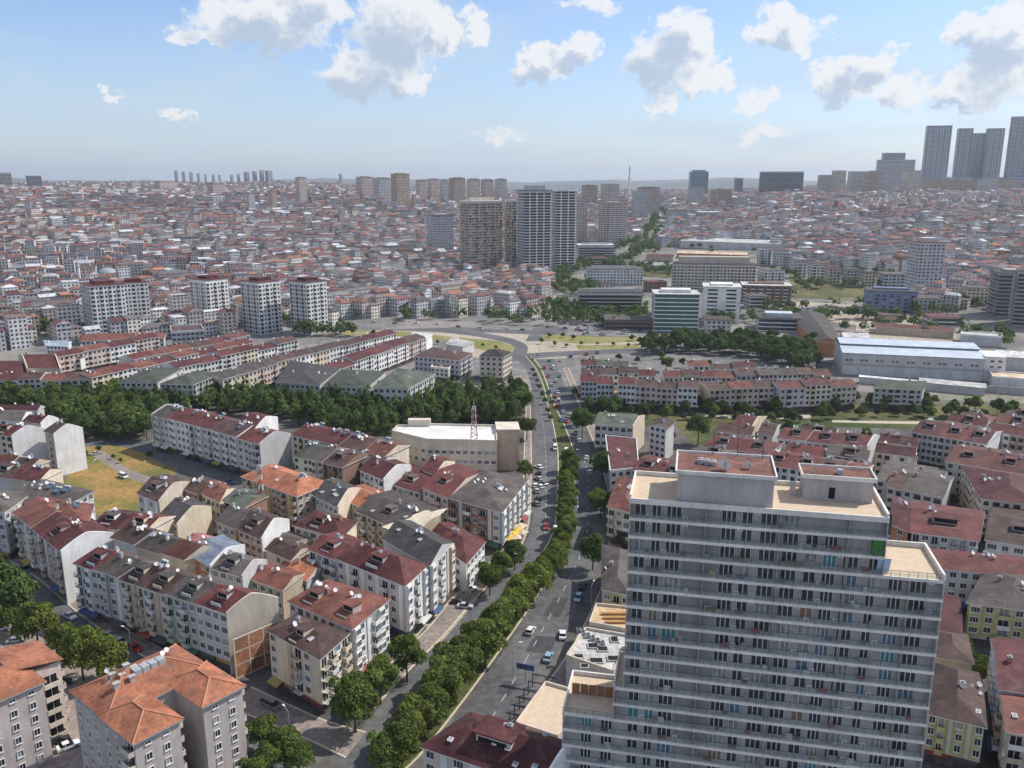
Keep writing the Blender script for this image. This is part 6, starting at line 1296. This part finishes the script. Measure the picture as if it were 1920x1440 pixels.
def houses():
    """positions of the hillside houses: streets in patches of different direction"""
    out = []
    fx, fy = np.array([f[0][0] for f in FOOT]), np.array([f[0][1] for f in FOOT]); fr = np.array([f[1] for f in FOOT])
    ringL = [P(*p) for p in [(612,600),(850,616),(1000,630)]]
    seeds = nr_.uniform(-1, 1, (90, 2)) * (2600, 2000) + (0, 2200); sang = nr_.uniform(0, math.pi / 2, 90)
    step = 11.2
    ys = np.arange(560, 4300, step)
    for y in ys:
        st = step * (1 if y < 1500 else 1.15 if y < 2500 else 1.5)
        half = y * .66 + 40; xs = np.arange(-half, half, st); yy = np.full_like(xs, y) + nr_.uniform(-4, 4, len(xs)); xs = xs + nr_.uniform(-4, 4, len(xs))
        if y > 1500 and int(y / step) % 5 == 0: continue
        if y > 2500 and int(y / step) % 2 == 0: continue
        d2 = (xs[:, None] - seeds[None, :, 0]) ** 2 + (yy[:, None] - seeds[None, :, 1]) ** 2; pi = d2.argmin(1); an = sang[pi]
        # streets: gaps in the patch's own directions
        ru = xs * np.cos(an) + yy * np.sin(an); rv = -xs * np.sin(an) + yy * np.cos(an)
        keep = (np.mod(rv, 44) > 9) & (np.mod(ru, 130) > 11)
        dd = np.hypot(xs[:, None] - fx[None], yy[:, None] - fy[None]); keep &= (dd > fr[None] + 9).all(1)
        az = xs / yy
        px = 960 + az * FPX * (CP + .2 * SP); tz = terrain(xs, yy); py = 720 + FPX * np.tan(np.arctan2(CAM_H - tz, np.hypot(xs, yy)) - PITCH)
        keep &= ~((px > 610) & (px < 1230) & (py > 594)); keep &= ~((px > 1225) & (py > 556)); keep &= ~((px > 1050) & (px < 1480) & (py > 462)); keep &= ~((px > 1470) & (px < 1720) & (py > 502))
        keep &= ~((px > 1030) & (px < 1110) & (py > 505)); keep &= ~(py > 614)
        keep &= ~(np.abs(px - np.interp(py, [380, 410, 440, 470, 510, 545, 600], [1215, 1240, 1228, 1190, 1110, 1065, 1040])) < np.interp(py, [380, 440, 600], [16, 26, 36]))
        keep &= nr_.uniform(size=len(xs)) > .07
        for x_, y_, a_, z_ in zip(xs[keep], yy[keep], an[keep], tz[keep]): out.append((x_, y_, a_ + (math.pi / 2 if nr_.uniform() < .3 else 0), z_))
    return np.array(out)
HS = houses(); N = len(HS)
HS = HS[np.argsort(np.hypot(HS[:, 0], HS[:, 1]))]
BIG = np.where(nr_.uniform(size=N) < .03, nr_.uniform(1.8, 2.8, N), 1.0); LX = nr_.uniform(8.0, 17.0, N) * BIG; LY = nr_.uniform(7.5, 11.5, N); HT = nr_.choice([8.5, 11, 13, 14.5, 16, 18, 22], N, p=[.12, .2, .25, .2, .13, .08, .02]); RI = np.where(nr_.uniform(size=N) < .2, .12, nr_.uniform(1.4, 2.8, N))
WC = np.clip(WPAL[nr_.choice(len(WPAL), N, p=WPW)] * nr_.uniform(.9, 1.4, (N, 1)), 0, .78); RCI = nr_.choice(len(RPAL), N, p=RPW); RC = RPAL[RCI] * nr_.uniform(.85, 1.6, (N, 1)); GB = nr_.uniform(size=N) < .55
def house_arrays(idx, local=False):
    n = len(idx); ca, sa = np.cos(HS[idx, 2]), np.sin(HS[idx, 2]); cx = np.zeros(n) if local else HS[idx, 0]; cy = np.zeros(n) if local else HS[idx, 1]; cz = np.zeros(n) if local else HS[idx, 3]
    if local: ca, sa = np.ones(n), np.zeros(n)
    lx, ly, h, ri = LX[idx] / 2, LY[idx] / 2, HT[idx], RI[idx]; hip = np.where(GB[idx], lx, lx - ly * .8)
    def pt(x, y, z): return np.stack([cx + x * ca - y * sa, cy + x * sa + y * ca, cz + z], 1)
    o = .4; V = np.stack([pt(-lx, -ly, -6), pt(lx, -ly, -6), pt(lx, ly, -6), pt(-lx, ly, -6), pt(-lx, -ly, h), pt(lx, -ly, h), pt(lx, ly, h), pt(-lx, ly, h),
                          pt(-lx - o, -ly - o, h), pt(lx + o, -ly - o, h), pt(lx + o, ly + o, h), pt(-lx - o, ly + o, h), pt(-hip - o * GB[idx], 0 * h, h + ri), pt(hip + o * GB[idx], 0 * h, h + ri)], 1)
    return V
QW = [(0, 1, 5, 4), (1, 2, 6, 5), (2, 3, 7, 6), (3, 0, 4, 7)]; QR = [(8, 9, 13, 12), (10, 11, 12, 13)]; TR_ = [(9, 10, 13), (11, 8, 12)]
def far_mesh(name, idx, walls=True, roofs=True, local=False):
    V = house_arrays(idx, local); n = len(idx); base = np.arange(n)[:, None] * 14; loops = []; tot = []; col = []; win = []; uv = []
    def addf(pat, color, wv, uvs=None):
        k = len(pat); loops.append((base + np.array(pat)[None]).ravel()); tot.append(np.full(n, k)); col.append(color); win.append(np.full(n, wv)); uv.append((np.zeros((n, k, 2)) if uvs is None else uvs).reshape(-1, 2))
    if walls:
        for j, q in enumerate(QW):
            L = (LX if j % 2 == 0 else LY)[idx]; h = HT[idx]; z = np.zeros(n); off = np.round(L / 2.9).clip(1) * 2.9 / L * L
            addf(q, WC[idx], 1.0 if j % 2 == 0 else .999, np.stack([np.stack([z, z - 6 + .0], 1), np.stack([off, z - 6], 1), np.stack([off, h], 1), np.stack([z, h], 1)], 1))
    if roofs:
        for q in QR: addf(q, RC[idx], 0.0)
        for t in TR_: addf(t, np.where(GB[idx][:, None], WC[idx], RC[idx]), 0.0)
    # interleave not needed: face order is free
    loops = np.concatenate(loops).astype(np.int32); V = V.reshape(-1, 3)
    if local: used = np.unique(loops); mp = np.zeros(len(V), np.int32); mp[used] = np.arange(len(used)); loops = mp[loops]; V = V[used]
    tot = np.concatenate(tot).astype(np.int32); me = bpy.data.meshes.new(name); me.vertices.add(len(V)); me.vertices.foreach_set('co', V.ravel().astype(np.float32))
    me.loops.add(len(loops)); me.loops.foreach_set('vertex_index', loops); me.polygons.add(len(tot)); me.polygons.foreach_set('loop_start', np.concatenate([[0], np.cumsum(tot)[:-1]]).astype(np.int32))
    me.materials.append(FARM); ul = me.uv_layers.new(name='UVMap'); ul.data.foreach_set('uv', np.concatenate(uv).astype(np.float32).ravel())
    c = np.concatenate(col); a = me.attributes.new('col', 'FLOAT_COLOR', 'FACE'); a.data.foreach_set('color', np.concatenate([c, np.ones((len(c), 1))], 1).astype(np.float32).ravel()); a = me.attributes.new('win', 'FLOAT', 'FACE'); a.data.foreach_set('value', np.concatenate(win).astype(np.float32)); me.update(calc_edges=True); me.shade_flat(); return me
NEARN = 150
RNAME = ['red', 'dark red', 'brown', 'grey', 'rust', 'terracotta', 'pale grey', 'white', 'black-grey']
for i in range(min(NEARN, N)):
    ix = np.array([i]); side = 'left' if HS[i, 0] < -60 else 'right' if HS[i, 0] > 120 else 'central'
    r = thing('apartment_building', '%s-roofed apartment house in the front lines of the %s hillside quarter' % (RNAME[RCI[i]], side), 'apartment block', (HS[i, 0], HS[i, 1], HS[i, 3]), HS[i, 2], '%s-roofed houses of the %s hillside' % (RNAME[RCI[i]], side))
    put('wall', far_mesh('wall', ix, True, False, True), r); put('roof', far_mesh('roof', ix, False, True, True), r)
rest = np.arange(NEARN, N)
tag(put('hillside_houses', far_mesh('hillside_houses', rest)), 'dense mass of small apartment houses covering the far hills', 'houses', kind='stuff')
# far trees between the houses, one mass
def far_trees():
    vs_, fs_ = [], []; off = 0; base = [leaf_blob([(0, 0, 4.5, 3.4, 3.2), (1.4, .6, 3.6, 2.4, 2.2), (-1.5, -.4, 3.4, 2.3, 2.2)], 46, 1.15, 70 + k) for k in range(5)]
    spots = []
    def clump(px, py, n, sx, sy):
        g = Pt(px, py)
        for _ in range(n): spots.append((g[0] + rnd.gauss(0, sx), g[1] + rnd.gauss(0, sy), rnd.uniform(.8, 1.6)))
    for (px, py, n, sx, sy) in [(60,622,26,22,9),(110,616,14,16,8),(20,632,14,12,8),(270,616,8,14,6),(170,622,6,8,5),(415,612,8,10,5),(590,628,8,9,6),(500,612,6,8,5),(1215,430,40,22,90),(1190,460,34,16,60),(1150,490,24,14,40),(1240,390,30,20,120),(1205,505,20,18,10),(1065,545,16,10,30),(1070,585,16,10,14),(1180,580,18,24,8),(1120,590,12,20,8),(1470,585,10,10,6),(1540,540,20,40,20),(1500,520,24,46,14),(1640,600,8,14,6),(1760,590,10,14,10),(1850,640,14,20,10),(1830,575,12,16,10),(235,402,20,50,16),(455,378,26,60,20),(520,398,16,30,14),(760,498,10,14,10),(880,500,14,20,16),(1195,412,20,20,40),(1280,395,20,50,30),(1100,385,20,60,60),(640,628,5,6,5),(1240,512,14,16,10),(1570,352,30,160,60),(720,352,30,160,60),(1150,612,22,34,6),(1090,602,16,22,8),(1200,600,14,20,8),(1330,610,14,30,8),(1440,602,12,20,8),(1560,600,14,26,8),(1650,620,10,20,6),(1000,605,8,20,5),(800,600,10,40,4),(1740,575,12,30,10)]: clump(px, py, n, sx, sy)
    av = [(1050,560),(1085,520),(1126,500),(1170,478),(1206,458),(1233,440),(1244,420),(1236,400),(1225,384)]
    for (x0, y0), (x1, y1) in zip(av[:-1], av[1:]):
        a_, b_ = Pt(x0, y0), Pt(x1, y1); dd = b_ - a_; L_ = np.hypot(*dd); nn = np.array((dd[1], -dd[0])) / L_
        for k in range(int(L_ / 4.5)):
            q_ = a_ + dd * rnd.random() + nn * rnd.choice((-1, 1)) * rnd.uniform(9, 26); spots.append((q_[0], q_[1], rnd.uniform(.9, 1.7)))
    for _ in range(900):
        y = rnd.uniform(750, 3200); x = rnd.uniform(-.62, .62) * y; spots.append((x, y, rnd.uniform(.6, 1.2)))
    for i, (x, y, s) in enumerate(spots):
        v, f = base[i % 5]; a = rnd.uniform(0, 6.28); c, sn = math.cos(a) * s, math.sin(a) * s; w_ = np.stack([v[:, 0] * c - v[:, 1] * sn + x, v[:, 0] * sn + v[:, 1] * c + y, v[:, 2] * s + float(terrain(x, y))], 1); vs_.append(w_); fs_.append(f + off); off += len(v)
    me = blob_mesh('distant_trees', [(np.concatenate(vs_), np.concatenate(fs_), 0)], [LEAF[2]]); tag(put('distant_trees', me), 'scattered dark trees between the far houses and along the far avenue', 'trees', kind='stuff')
far_trees()
# far avenue climbing the hill, and the hazy land on the horizon
def avenue():
    b = MB(); pts = [(1085,520,1100,520),(1120,500,1132,500),(1165,478,1176,478),(1200,458,1212,458),(1228,440,1238,440),(1240,420,1249,420),(1232,400,1240,400),(1222,384,1229,384)]; pr = None
    for (a, y0, c, y1) in pts:
        q = [Pt(a, y0), Pt(c, y1)]; q = [(p[0], p[1], float(terrain(*p)) + .4) for p in q]
        if pr: b.poly([pr[0], pr[1], q[1], q[0]])
        pr = q
    tag(b.build('far_avenue', mat('far asphalt', (.22,.22,.22), .9, .2, 'ground', col2=(.30,.29,.28), s1=.03, s2=.2)), kind='structure')
avenue()
def horizon_hills():
    b = MB(); n = 90; prev = None
    for k in range(n + 1):
        a = R(-60 + 120 * k / n); r0, r1 = 9000, 14000; hz = 92 + 22 * math.sin(k * .37) + 14 * math.sin(k * .91 + 1) + 8 * math.sin(k * 2.3)
        cur = [(r0 * math.sin(a), r0 * math.cos(a), -12), ((r0 + 1400) * math.sin(a), (r0 + 1400) * math.cos(a), hz * .75), (r1 * math.sin(a), r1 * math.cos(a), hz + 25), (r1 * 1.2 * math.sin(a), r1 * 1.2 * math.cos(a), -12)]
        if prev:
            for j in range(3): b.poly([prev[j], cur[j], cur[j + 1], prev[j + 1]])
        prev = cur
    tag(b.build('distant_hills', mat('wooded hills', (.060,.080,.055), .95, .1, 'ground', col2=(.14,.14,.11), s1=.002, s2=.01)), kind='structure')
horizon_hills()
# ------------------------------------------------------------------ vehicles
def car_meshes(kind):
    b = MB(); W = .88
    if kind == 'van': L, prof, roof = 2.45, [(-2.45,.35),(-2.45,1.0),(-2.3,1.15),(2.1,1.15),(2.4,.95),(2.45,.35)], [(-2.35,1.15),(-2.2,1.95),(1.25,1.95),(1.95,1.15)]
    elif kind == 'hatch': L, prof, roof = 2.0, [(-2.0,.32),(-2.0,.78),(-1.85,.92),(.95,.92),(1.85,.74),(2.0,.55),(2.0,.32)], [(-1.85,.92),(-1.55,1.45),(.1,1.48),(.95,.92)]
    else: L, prof, roof = 2.2, [(-2.2,.32),(-2.2,.72),(-2.1,.90),(1.05,.92),(2.05,.74),(2.2,.55),(2.2,.32)], [(-1.55,.90),(-1.05,1.42),(.15,1.45),(1.0,.92)]
    def extr(pr, w0, w1, mi, zsplit):
        k = len(pr); n = len(b.v); zmax = max(p[1] for p in pr)
        for s in (-1, 1):
            for (x, z) in pr: b.v.append((x, s * (w0 if z <= zsplit else w1), z))
        for i in range(k):
            j = (i + 1) % k; b.f.append((n + i, n + k + i, n + k + j, n + j)); b.m.append(mi)
        b.f.append(tuple(n + i for i in range(k))); b.m.append(mi); b.f.append(tuple(n + k + i for i in reversed(range(k)))); b.m.append(mi)
    extr(prof, W, W, 0, 9); body = b
    g = MB(); b = g; extr(roof, W - .04, W - .17, 0, roof[0][1] + .05)
    r = MB(); xa, xb, zt = roof[1][0] - .02, roof[2][0] + .02, max(roof[1][1], roof[2][1]); r.poly([(xa, -W + .19, zt + .012), (xb, -W + .19, zt + .012), (xb, W - .19, zt + .012), (xa, W - .19, zt + .012)]); r.box(xa, xb, -W + .2, W - .2, zt - .03, zt + .008)
    for x in ([roof[0][0] * .5 + .1] if kind != 'van' else [-1.0, .4]):
        for s in (-1, 1): r.poly([(x, s * (W - .03), roof[0][1]), (x + .1, s * (W - .03), roof[0][1]), (x + .1, s * (W - .16), zt), (x, s * (W - .16), zt)])
    wh = MB(); wh.tube((0, -.1, 0), (0, .1, 0), .33, n=12); wh.tube((0, -.105, 0), (0, .105, 0), .19, n=8, mi=1)
    lt = MB(); lt.box(-.06, .06, -.18, .18, -.07, .07)
    return dict(L=L, body=body, glass=g, roof=r, wheel=wh, light=lt)
CK = {k: car_meshes(k) for k in ('sedan', 'hatch', 'van')}
PAINT = {'white': (.72,.72,.72), 'silver': (.42,.43,.45), 'black': (.022,.022,.025), 'red': (.38,.02,.02), 'blue': (.05,.12,.26), 'grey': (.16,.165,.17), 'light blue': (.22,.38,.46), 'yellow': (.60,.40,.04)}
CG = mat('car glass', (.015,.018,.022), .08, .6, var=.1); TY = mat('tyre', (.02,.02,.02), .9, .1); RIM = mat('wheel rim', (.35,.35,.36), .4, .5); HL = mat('car lamp', (.6,.6,.58), .2, .6)
TL = mat('tail lamp', (.3,.02,.02), .3, .5)
def paint(c): return mat('car paint ' + c, PAINT[c], .28, .6, var=.04)
def car(px, py, ang, kind, colr, label, group=None, z=.06, far=False):
    q = P(px, py, .6); k = CK[kind]; root = thing('parked_car' if group and 'park' in group else 'car', label, 'car' if kind != 'van' else 'van', (q[0], q[1], z), ang, group)
    put('body', cached(('cb', kind, colr), lambda: k['body'].mesh('body', paint(colr))), root); put('window_glass', cached(('cg', kind), lambda: k['glass'].mesh('window_glass', CG)), root); put('roof_panel', cached(('cr', kind, colr), lambda: k['roof'].mesh('roof_panel', paint(colr))), root)
    if far: return root
    wm = cached(('cw', kind), lambda: k['wheel'].mesh('wheel', [TY, RIM])); L = k['L']
    for sx in (-.62, .62):
        for sy in (-.82, .82): put('wheel', wm, root, (L * sx, sy, .33))
    for sy in (-.6, .6):
        put('headlight', cached(('hl',), lambda: k['light'].mesh('headlight', HL)), root, (L, sy, .62)); put('tail_light', cached(('tl',), lambda: k['light'].mesh('tail_light', TL)), root, (-L, sy, .7))
    return root
def dirpx(a, b): p, q = P(*a), P(*b); d = q - p; return math.atan2(d[1], d[0])
UP = dirpx((1000,1140),(1045,1065)); UP2 = dirpx((1003,900),(1002,800)); UPM = dirpx((880,1312),(1000,1140)); SS = dirpx((150,1175),(430,1318))
CARS = [(995,1182,UPM,'hatch','white','white hatchback driving along the boulevard before the billboard'),(1055,1190,UPM + .3,'sedan','white','white car parked on the forecourt above the open-roofed building'),(1028,1232,UPM + .1,'sedan','light blue','pale blue-green car with dark glass parked on the forecourt by the billboard'),(1084,1121,UP + math.pi,'hatch','light blue','light blue hatchback in the shade near the olive-walled house'),(1093,1098,UP,'sedan','black','dark car ahead of the light blue hatchback in the shade'),
 (880,1104,.3,'sedan','white','white car parked by the low white house'),(872,1136,-.1,'sedan','silver','silver car parked before the pale court by the service road'),(860,1128,-.1,'sedan','black','black car parked tight behind the silver car by the service road'),(846,1210,UPM,'hatch','white','white car half hidden under median trees on the service road'),
 (508,1322,SS,'van','grey','blue-grey van on the side street below the cream corner block'),(131,1155,SS,'sedan','white','white estate car on the side street before the long terrace'),(205,1192,SS,'sedan','silver','silver car following another on the side street, the one further back'),(226,1204,SS,'hatch','silver','silver-white hatchback next to the red car on the side street'),(254,1215,SS,'hatch','red','red car parked at the kerb of the side street'),(48,1067,SS,'hatch','grey','dark car parked at the upper end of the side street'),
 (83,1246,.35,'sedan','white','white saloon in the car park nearest the lime clump'),(30,1200,.35,'sedan','silver','silver car in the car park beside the white saloon row'),(0,1178,.35,'sedan','white','white car at the picture edge of the car park'),(115,1280,.4,'sedan','black','black car in the shade of the car park'),(128,1398,.7,'sedan','white','white car parked between the two orange-roofed blocks'),(112,1388,.7,'hatch','black','black car behind the white car between the orange-roofed blocks'),
 (1024,988,UP2 + math.pi,'hatch','red','red hatchback on the service road'),(1042,995,UP2,'van','white','white van parked against the median trees'),(1041,840,UP2 + math.pi,'van','white','white van driving on the service road beyond the parked row'),(1062,846,UP2,'van','white','white van half hidden behind the last median tree'),
 (231,893,-.7,'van','white','white van on the track across the dry lot'),(180,850,.9,'sedan','silver','silver car by the round bush at the dry lot'),(432,903,-.6,'hatch','blue','dark blue car at the lower end of the back street'),(368,862,-.6,'sedan','black','black car at the kerb of the back street'),(342,856,-.6,'sedan','grey','grey car at the kerb of the back street'),
 (1836,1192,.2,'sedan','light blue','pale car parked below the olive-yellow block right of the tower'),(1105,885,UP2 + .2,'hatch','white','white car at the right kerb beside the trapezoid roof')]
for c_ in CARS: car(*c_)
PK = [(1010,875),(1011,886),(1010,897),(1004,910),(1012,912),(1007,920),(1018,906),(1010,934),(1005,944)]
for i, (px, py) in enumerate(PK): car(px, py, UP2 + rnd.uniform(-.15, .15) + (0 if i % 2 else .6), rnd.choice(('sedan', 'hatch')), ['white','black','silver','white','white','silver','grey','black','grey'][i], ['white','black','silver','white','white','silver','grey','black','grey'][i] + ' car parked in the row before the latticed corner block, %s from the far end' % ORD[i], 'cars parked before the corner block')
FARC = [(1062,790),(1075,800),(1066,780),(1056,772),(1048,752),(1040,744),(1036,752),(1045,762),(1030,735),(1034,722),(1028,705),(1020,690),(1038,690),(1050,705),(1080,812),(1070,778),(1086,826),(1100,858),(1053,788),(1046,736),(1042,715),(1030,676),(1050,676),(1070,668),(1000,672),(1100,664),(1010,664),(1120,661),(1090,606),(1060,615),(1040,624),(1100,618),(1130,628),(1000,600),(1040,590),(1056,570),(1050,606),(1020,580),(1160,625),(980,618),(950,616),(900,616),(860,612),(820,608),(780,606),(740,606),(700,604),(660,604),(1200,620),(1075,628)]
FC = ['white', 'white', 'silver', 'black', 'grey', 'white', 'blue', 'red', 'silver']
for i, (px, py) in enumerate(FARC):
    c = rnd.choice(FC); car(px, py, UP2 + rnd.choice((0, math.pi)) + rnd.uniform(-.2, .2) if py > 628 else rnd.uniform(-.3, .3), rnd.choice(('sedan', 'hatch', 'sedan', 'van')), c, '%s vehicle in the traffic around the far junction' % c, '%s vehicles around the far junction' % c, z=.1, far=True)
# ------------------------------------------------------------------ street lamps, court things, people
def lamp(px, py, ang, label, hh=8.0):
    q = P(px, py); r = thing('street_lamp', label, 'street lamp', (q[0], q[1], 0), ang, 'street lamps'); b = MB(); b.tube((0, 0, 0), (0, 0, hh), .09, .06, 6); b.build('post', METAL, r); b = MB(); pr = (0, 0, hh)
    for k in range(1, 6): t = k / 5 * math.pi / 2; cur = (1.5 * math.sin(t) , 0, hh + 1.1 * (1 - math.cos(t)) ** .0 * math.sin(t) * .6); b.tube(pr, cur, .05, n=5); pr = cur
    b.build('arm', METAL, r); b = MB(); b.box(pr[0] - .1, pr[0] + .7, -.15, .15, pr[2] - .08, pr[2] + .08); b.build('lamp_head', WHITE, r)
for i, (px, py, lab) in enumerate([(545,1400,'street lamp at the crossing below the cream corner block'),(248,1238,'street lamp beside the red car on the side street'),(1108,1150,'street lamp on the right pavement by the orange terrace'),(962,1265,'street lamp on the median kerb across from the billboard'),(1030,1128,'street lamp on the boulevard kerb near the white hatchback'),(1080,1000,'street lamp on the median at the bend'),(995,1000,'street lamp by the yellow awnings'),(998,860,'street lamp by the public building corner'),(1088,880,'street lamp across from the public building'),(178,905,'street lamp on the dry lot'),(285,905,'street lamp at the end of the track')]): lamp(px, py, rnd.uniform(0, 6.28), lab)
def umbrella(px, py, s, m_, label):
    q = P(px, py); r = thing('market_umbrella', label, 'umbrella', (q[0], q[1], .17), rnd.uniform(0, 1), 'umbrellas before the corner block'); b = MB()
    c = [(-s, -s, 2.5), (s, -s, 2.5), (s, s, 2.5), (-s, s, 2.5)]
    for k in range(4): b.poly([c[k], c[(k + 1) % 4], (0, 0, 3.3)])
    b.build('canopy', m_, r); b = MB(); b.tube((0, 0, 0), (0, 0, 3.2), .05); b.build('pole', METAL, r)
YEL = mat('yellow canvas', (.62,.42,.08), .8, .2); CRM = mat('cream canvas', (.60,.50,.36), .8, .2)
for i, (px, py) in enumerate([(955,1022),(962,1015),(970,1008),(976,1000),(968,1022),(980,1012)]): umbrella(px, py, 1.9 if i < 4 else 1.5, YEL if i < 3 else CRM, ('yellow' if i < 3 else 'cream') + ' umbrella outside the latticed corner block, %s from the service road trees' % ORD[i])
# shade sail over the courtyard roof
q = [P(715,985,13), P(775,1000,14.5), P(840,950,15.5), P(795,958,13.5)]; zz = [12.5, 13.2, 15.0, 13.6]; b = MB(); nS = 8
for i in range(nS):
    for j in range(nS):
        def S(u, v): p = q[0] * (1 - u) * (1 - v) + q[1] * u * (1 - v) + q[2] * u * v + q[3] * (1 - u) * v; p = p + (sum(q) / 4 - p) * .22 * (4 * abs(u - .5) * abs(v - .5) < .4) * (1 - abs(2 * u - 1) ** 4 * abs(2 * v - 1) ** 4); return (p[0], p[1], zz[0] * (1 - u) * (1 - v) + zz[1] * u * (1 - v) + zz[2] * u * v + zz[3] * (1 - u) * v - .5 * math.sin(math.pi * u) * math.sin(math.pi * v))
        b.poly([S(i / nS, j / nS), S((i + 1) / nS, j / nS), S((i + 1) / nS, (j + 1) / nS), S(i / nS, (j + 1) / nS)])
tag(b.build('shade_sail', mat('sail cloth', (.62,.53,.40), .8, .2)), 'pale cream shade sail stretched beside the grey patched roof', 'shade sail')
# small court with pool-green floor and pale stage
area_px([(778,1200),(812,1205),(830,1182),(798,1175)], .09, mat('green court', (.05,.14,.09), .8, .3), 'court_floor'); area_px([(800,1178),(838,1182),(855,1155),(815,1152)], .10, mat('pale court', (.55,.45,.36), .9, .2), 'court_floor'); area_px([(770,1190),(840,1225),(930,1130),(850,1110)], .04, DIRT, 'forecourt')
# cars standing in the lots around the junction and the factory yard
LOTS = [((1080,606),(1215,630),34,'lot beside the junction verge'),((1660,588),(1790,602),26,'dirt yard behind the factory'),((1400,578),(1590,584),18,'upper road behind the arched shed'),((1100,690),(1180,694),6,'lane behind the park terraces'),((860,705),(960,712),8,'forecourt of the beige corner building')]
for (p0, p1, n, where) in LOTS:
    for i in range(n):
        px = p0[0] + (p1[0] - p0[0]) * (i + rnd.random()) / n; py = rnd.uniform(p0[1], p1[1]); c = rnd.choice(FC); q = Pt(px, py); zz = float(terrain(*q)) + .42; k = CK['sedan']
        r = thing('parked_car', '%s car standing in the %s' % (c, where), 'car', (q[0], q[1], zz), rnd.choice((0, .2, 1.6)) + rnd.uniform(-.1, .1), '%s cars in the %s' % (c, where))
        put('body', cached(('cb', 'sedan', c), lambda: k['body'].mesh('body', paint(c))), r); put('window_glass', cached(('cg', 'sedan'), lambda: k['glass'].mesh('window_glass', CG)), r); put('roof_panel', cached(('cr', 'sedan', c), lambda: k['roof'].mesh('roof_panel', paint(c))), r)
# ------------------------------------------------------------------ the hazy air
hz = bpy.data.materials.new('haze air'); hz.use_nodes = True; g = NT(hz.node_tree); g.n.remove(g.n['Principled BSDF'])
pv = g.add('ShaderNodeVolumePrincipled'); pv.inputs['Color'].default_value = (.80, .88, 1.0, 1); pv.inputs['Density'].default_value = 6.2e-5; pv.inputs['Anisotropy'].default_value = .25
g.link(pv.outputs[0], g.n['Material Output'].inputs['Volume'])
b = MB(); b.box(-23000, 23000, -23000, 23000, -40, 330); o = b.build('haze', hz); tag(o, 'thin bluish summer haze over the whole city', 'haze', kind='stuff')
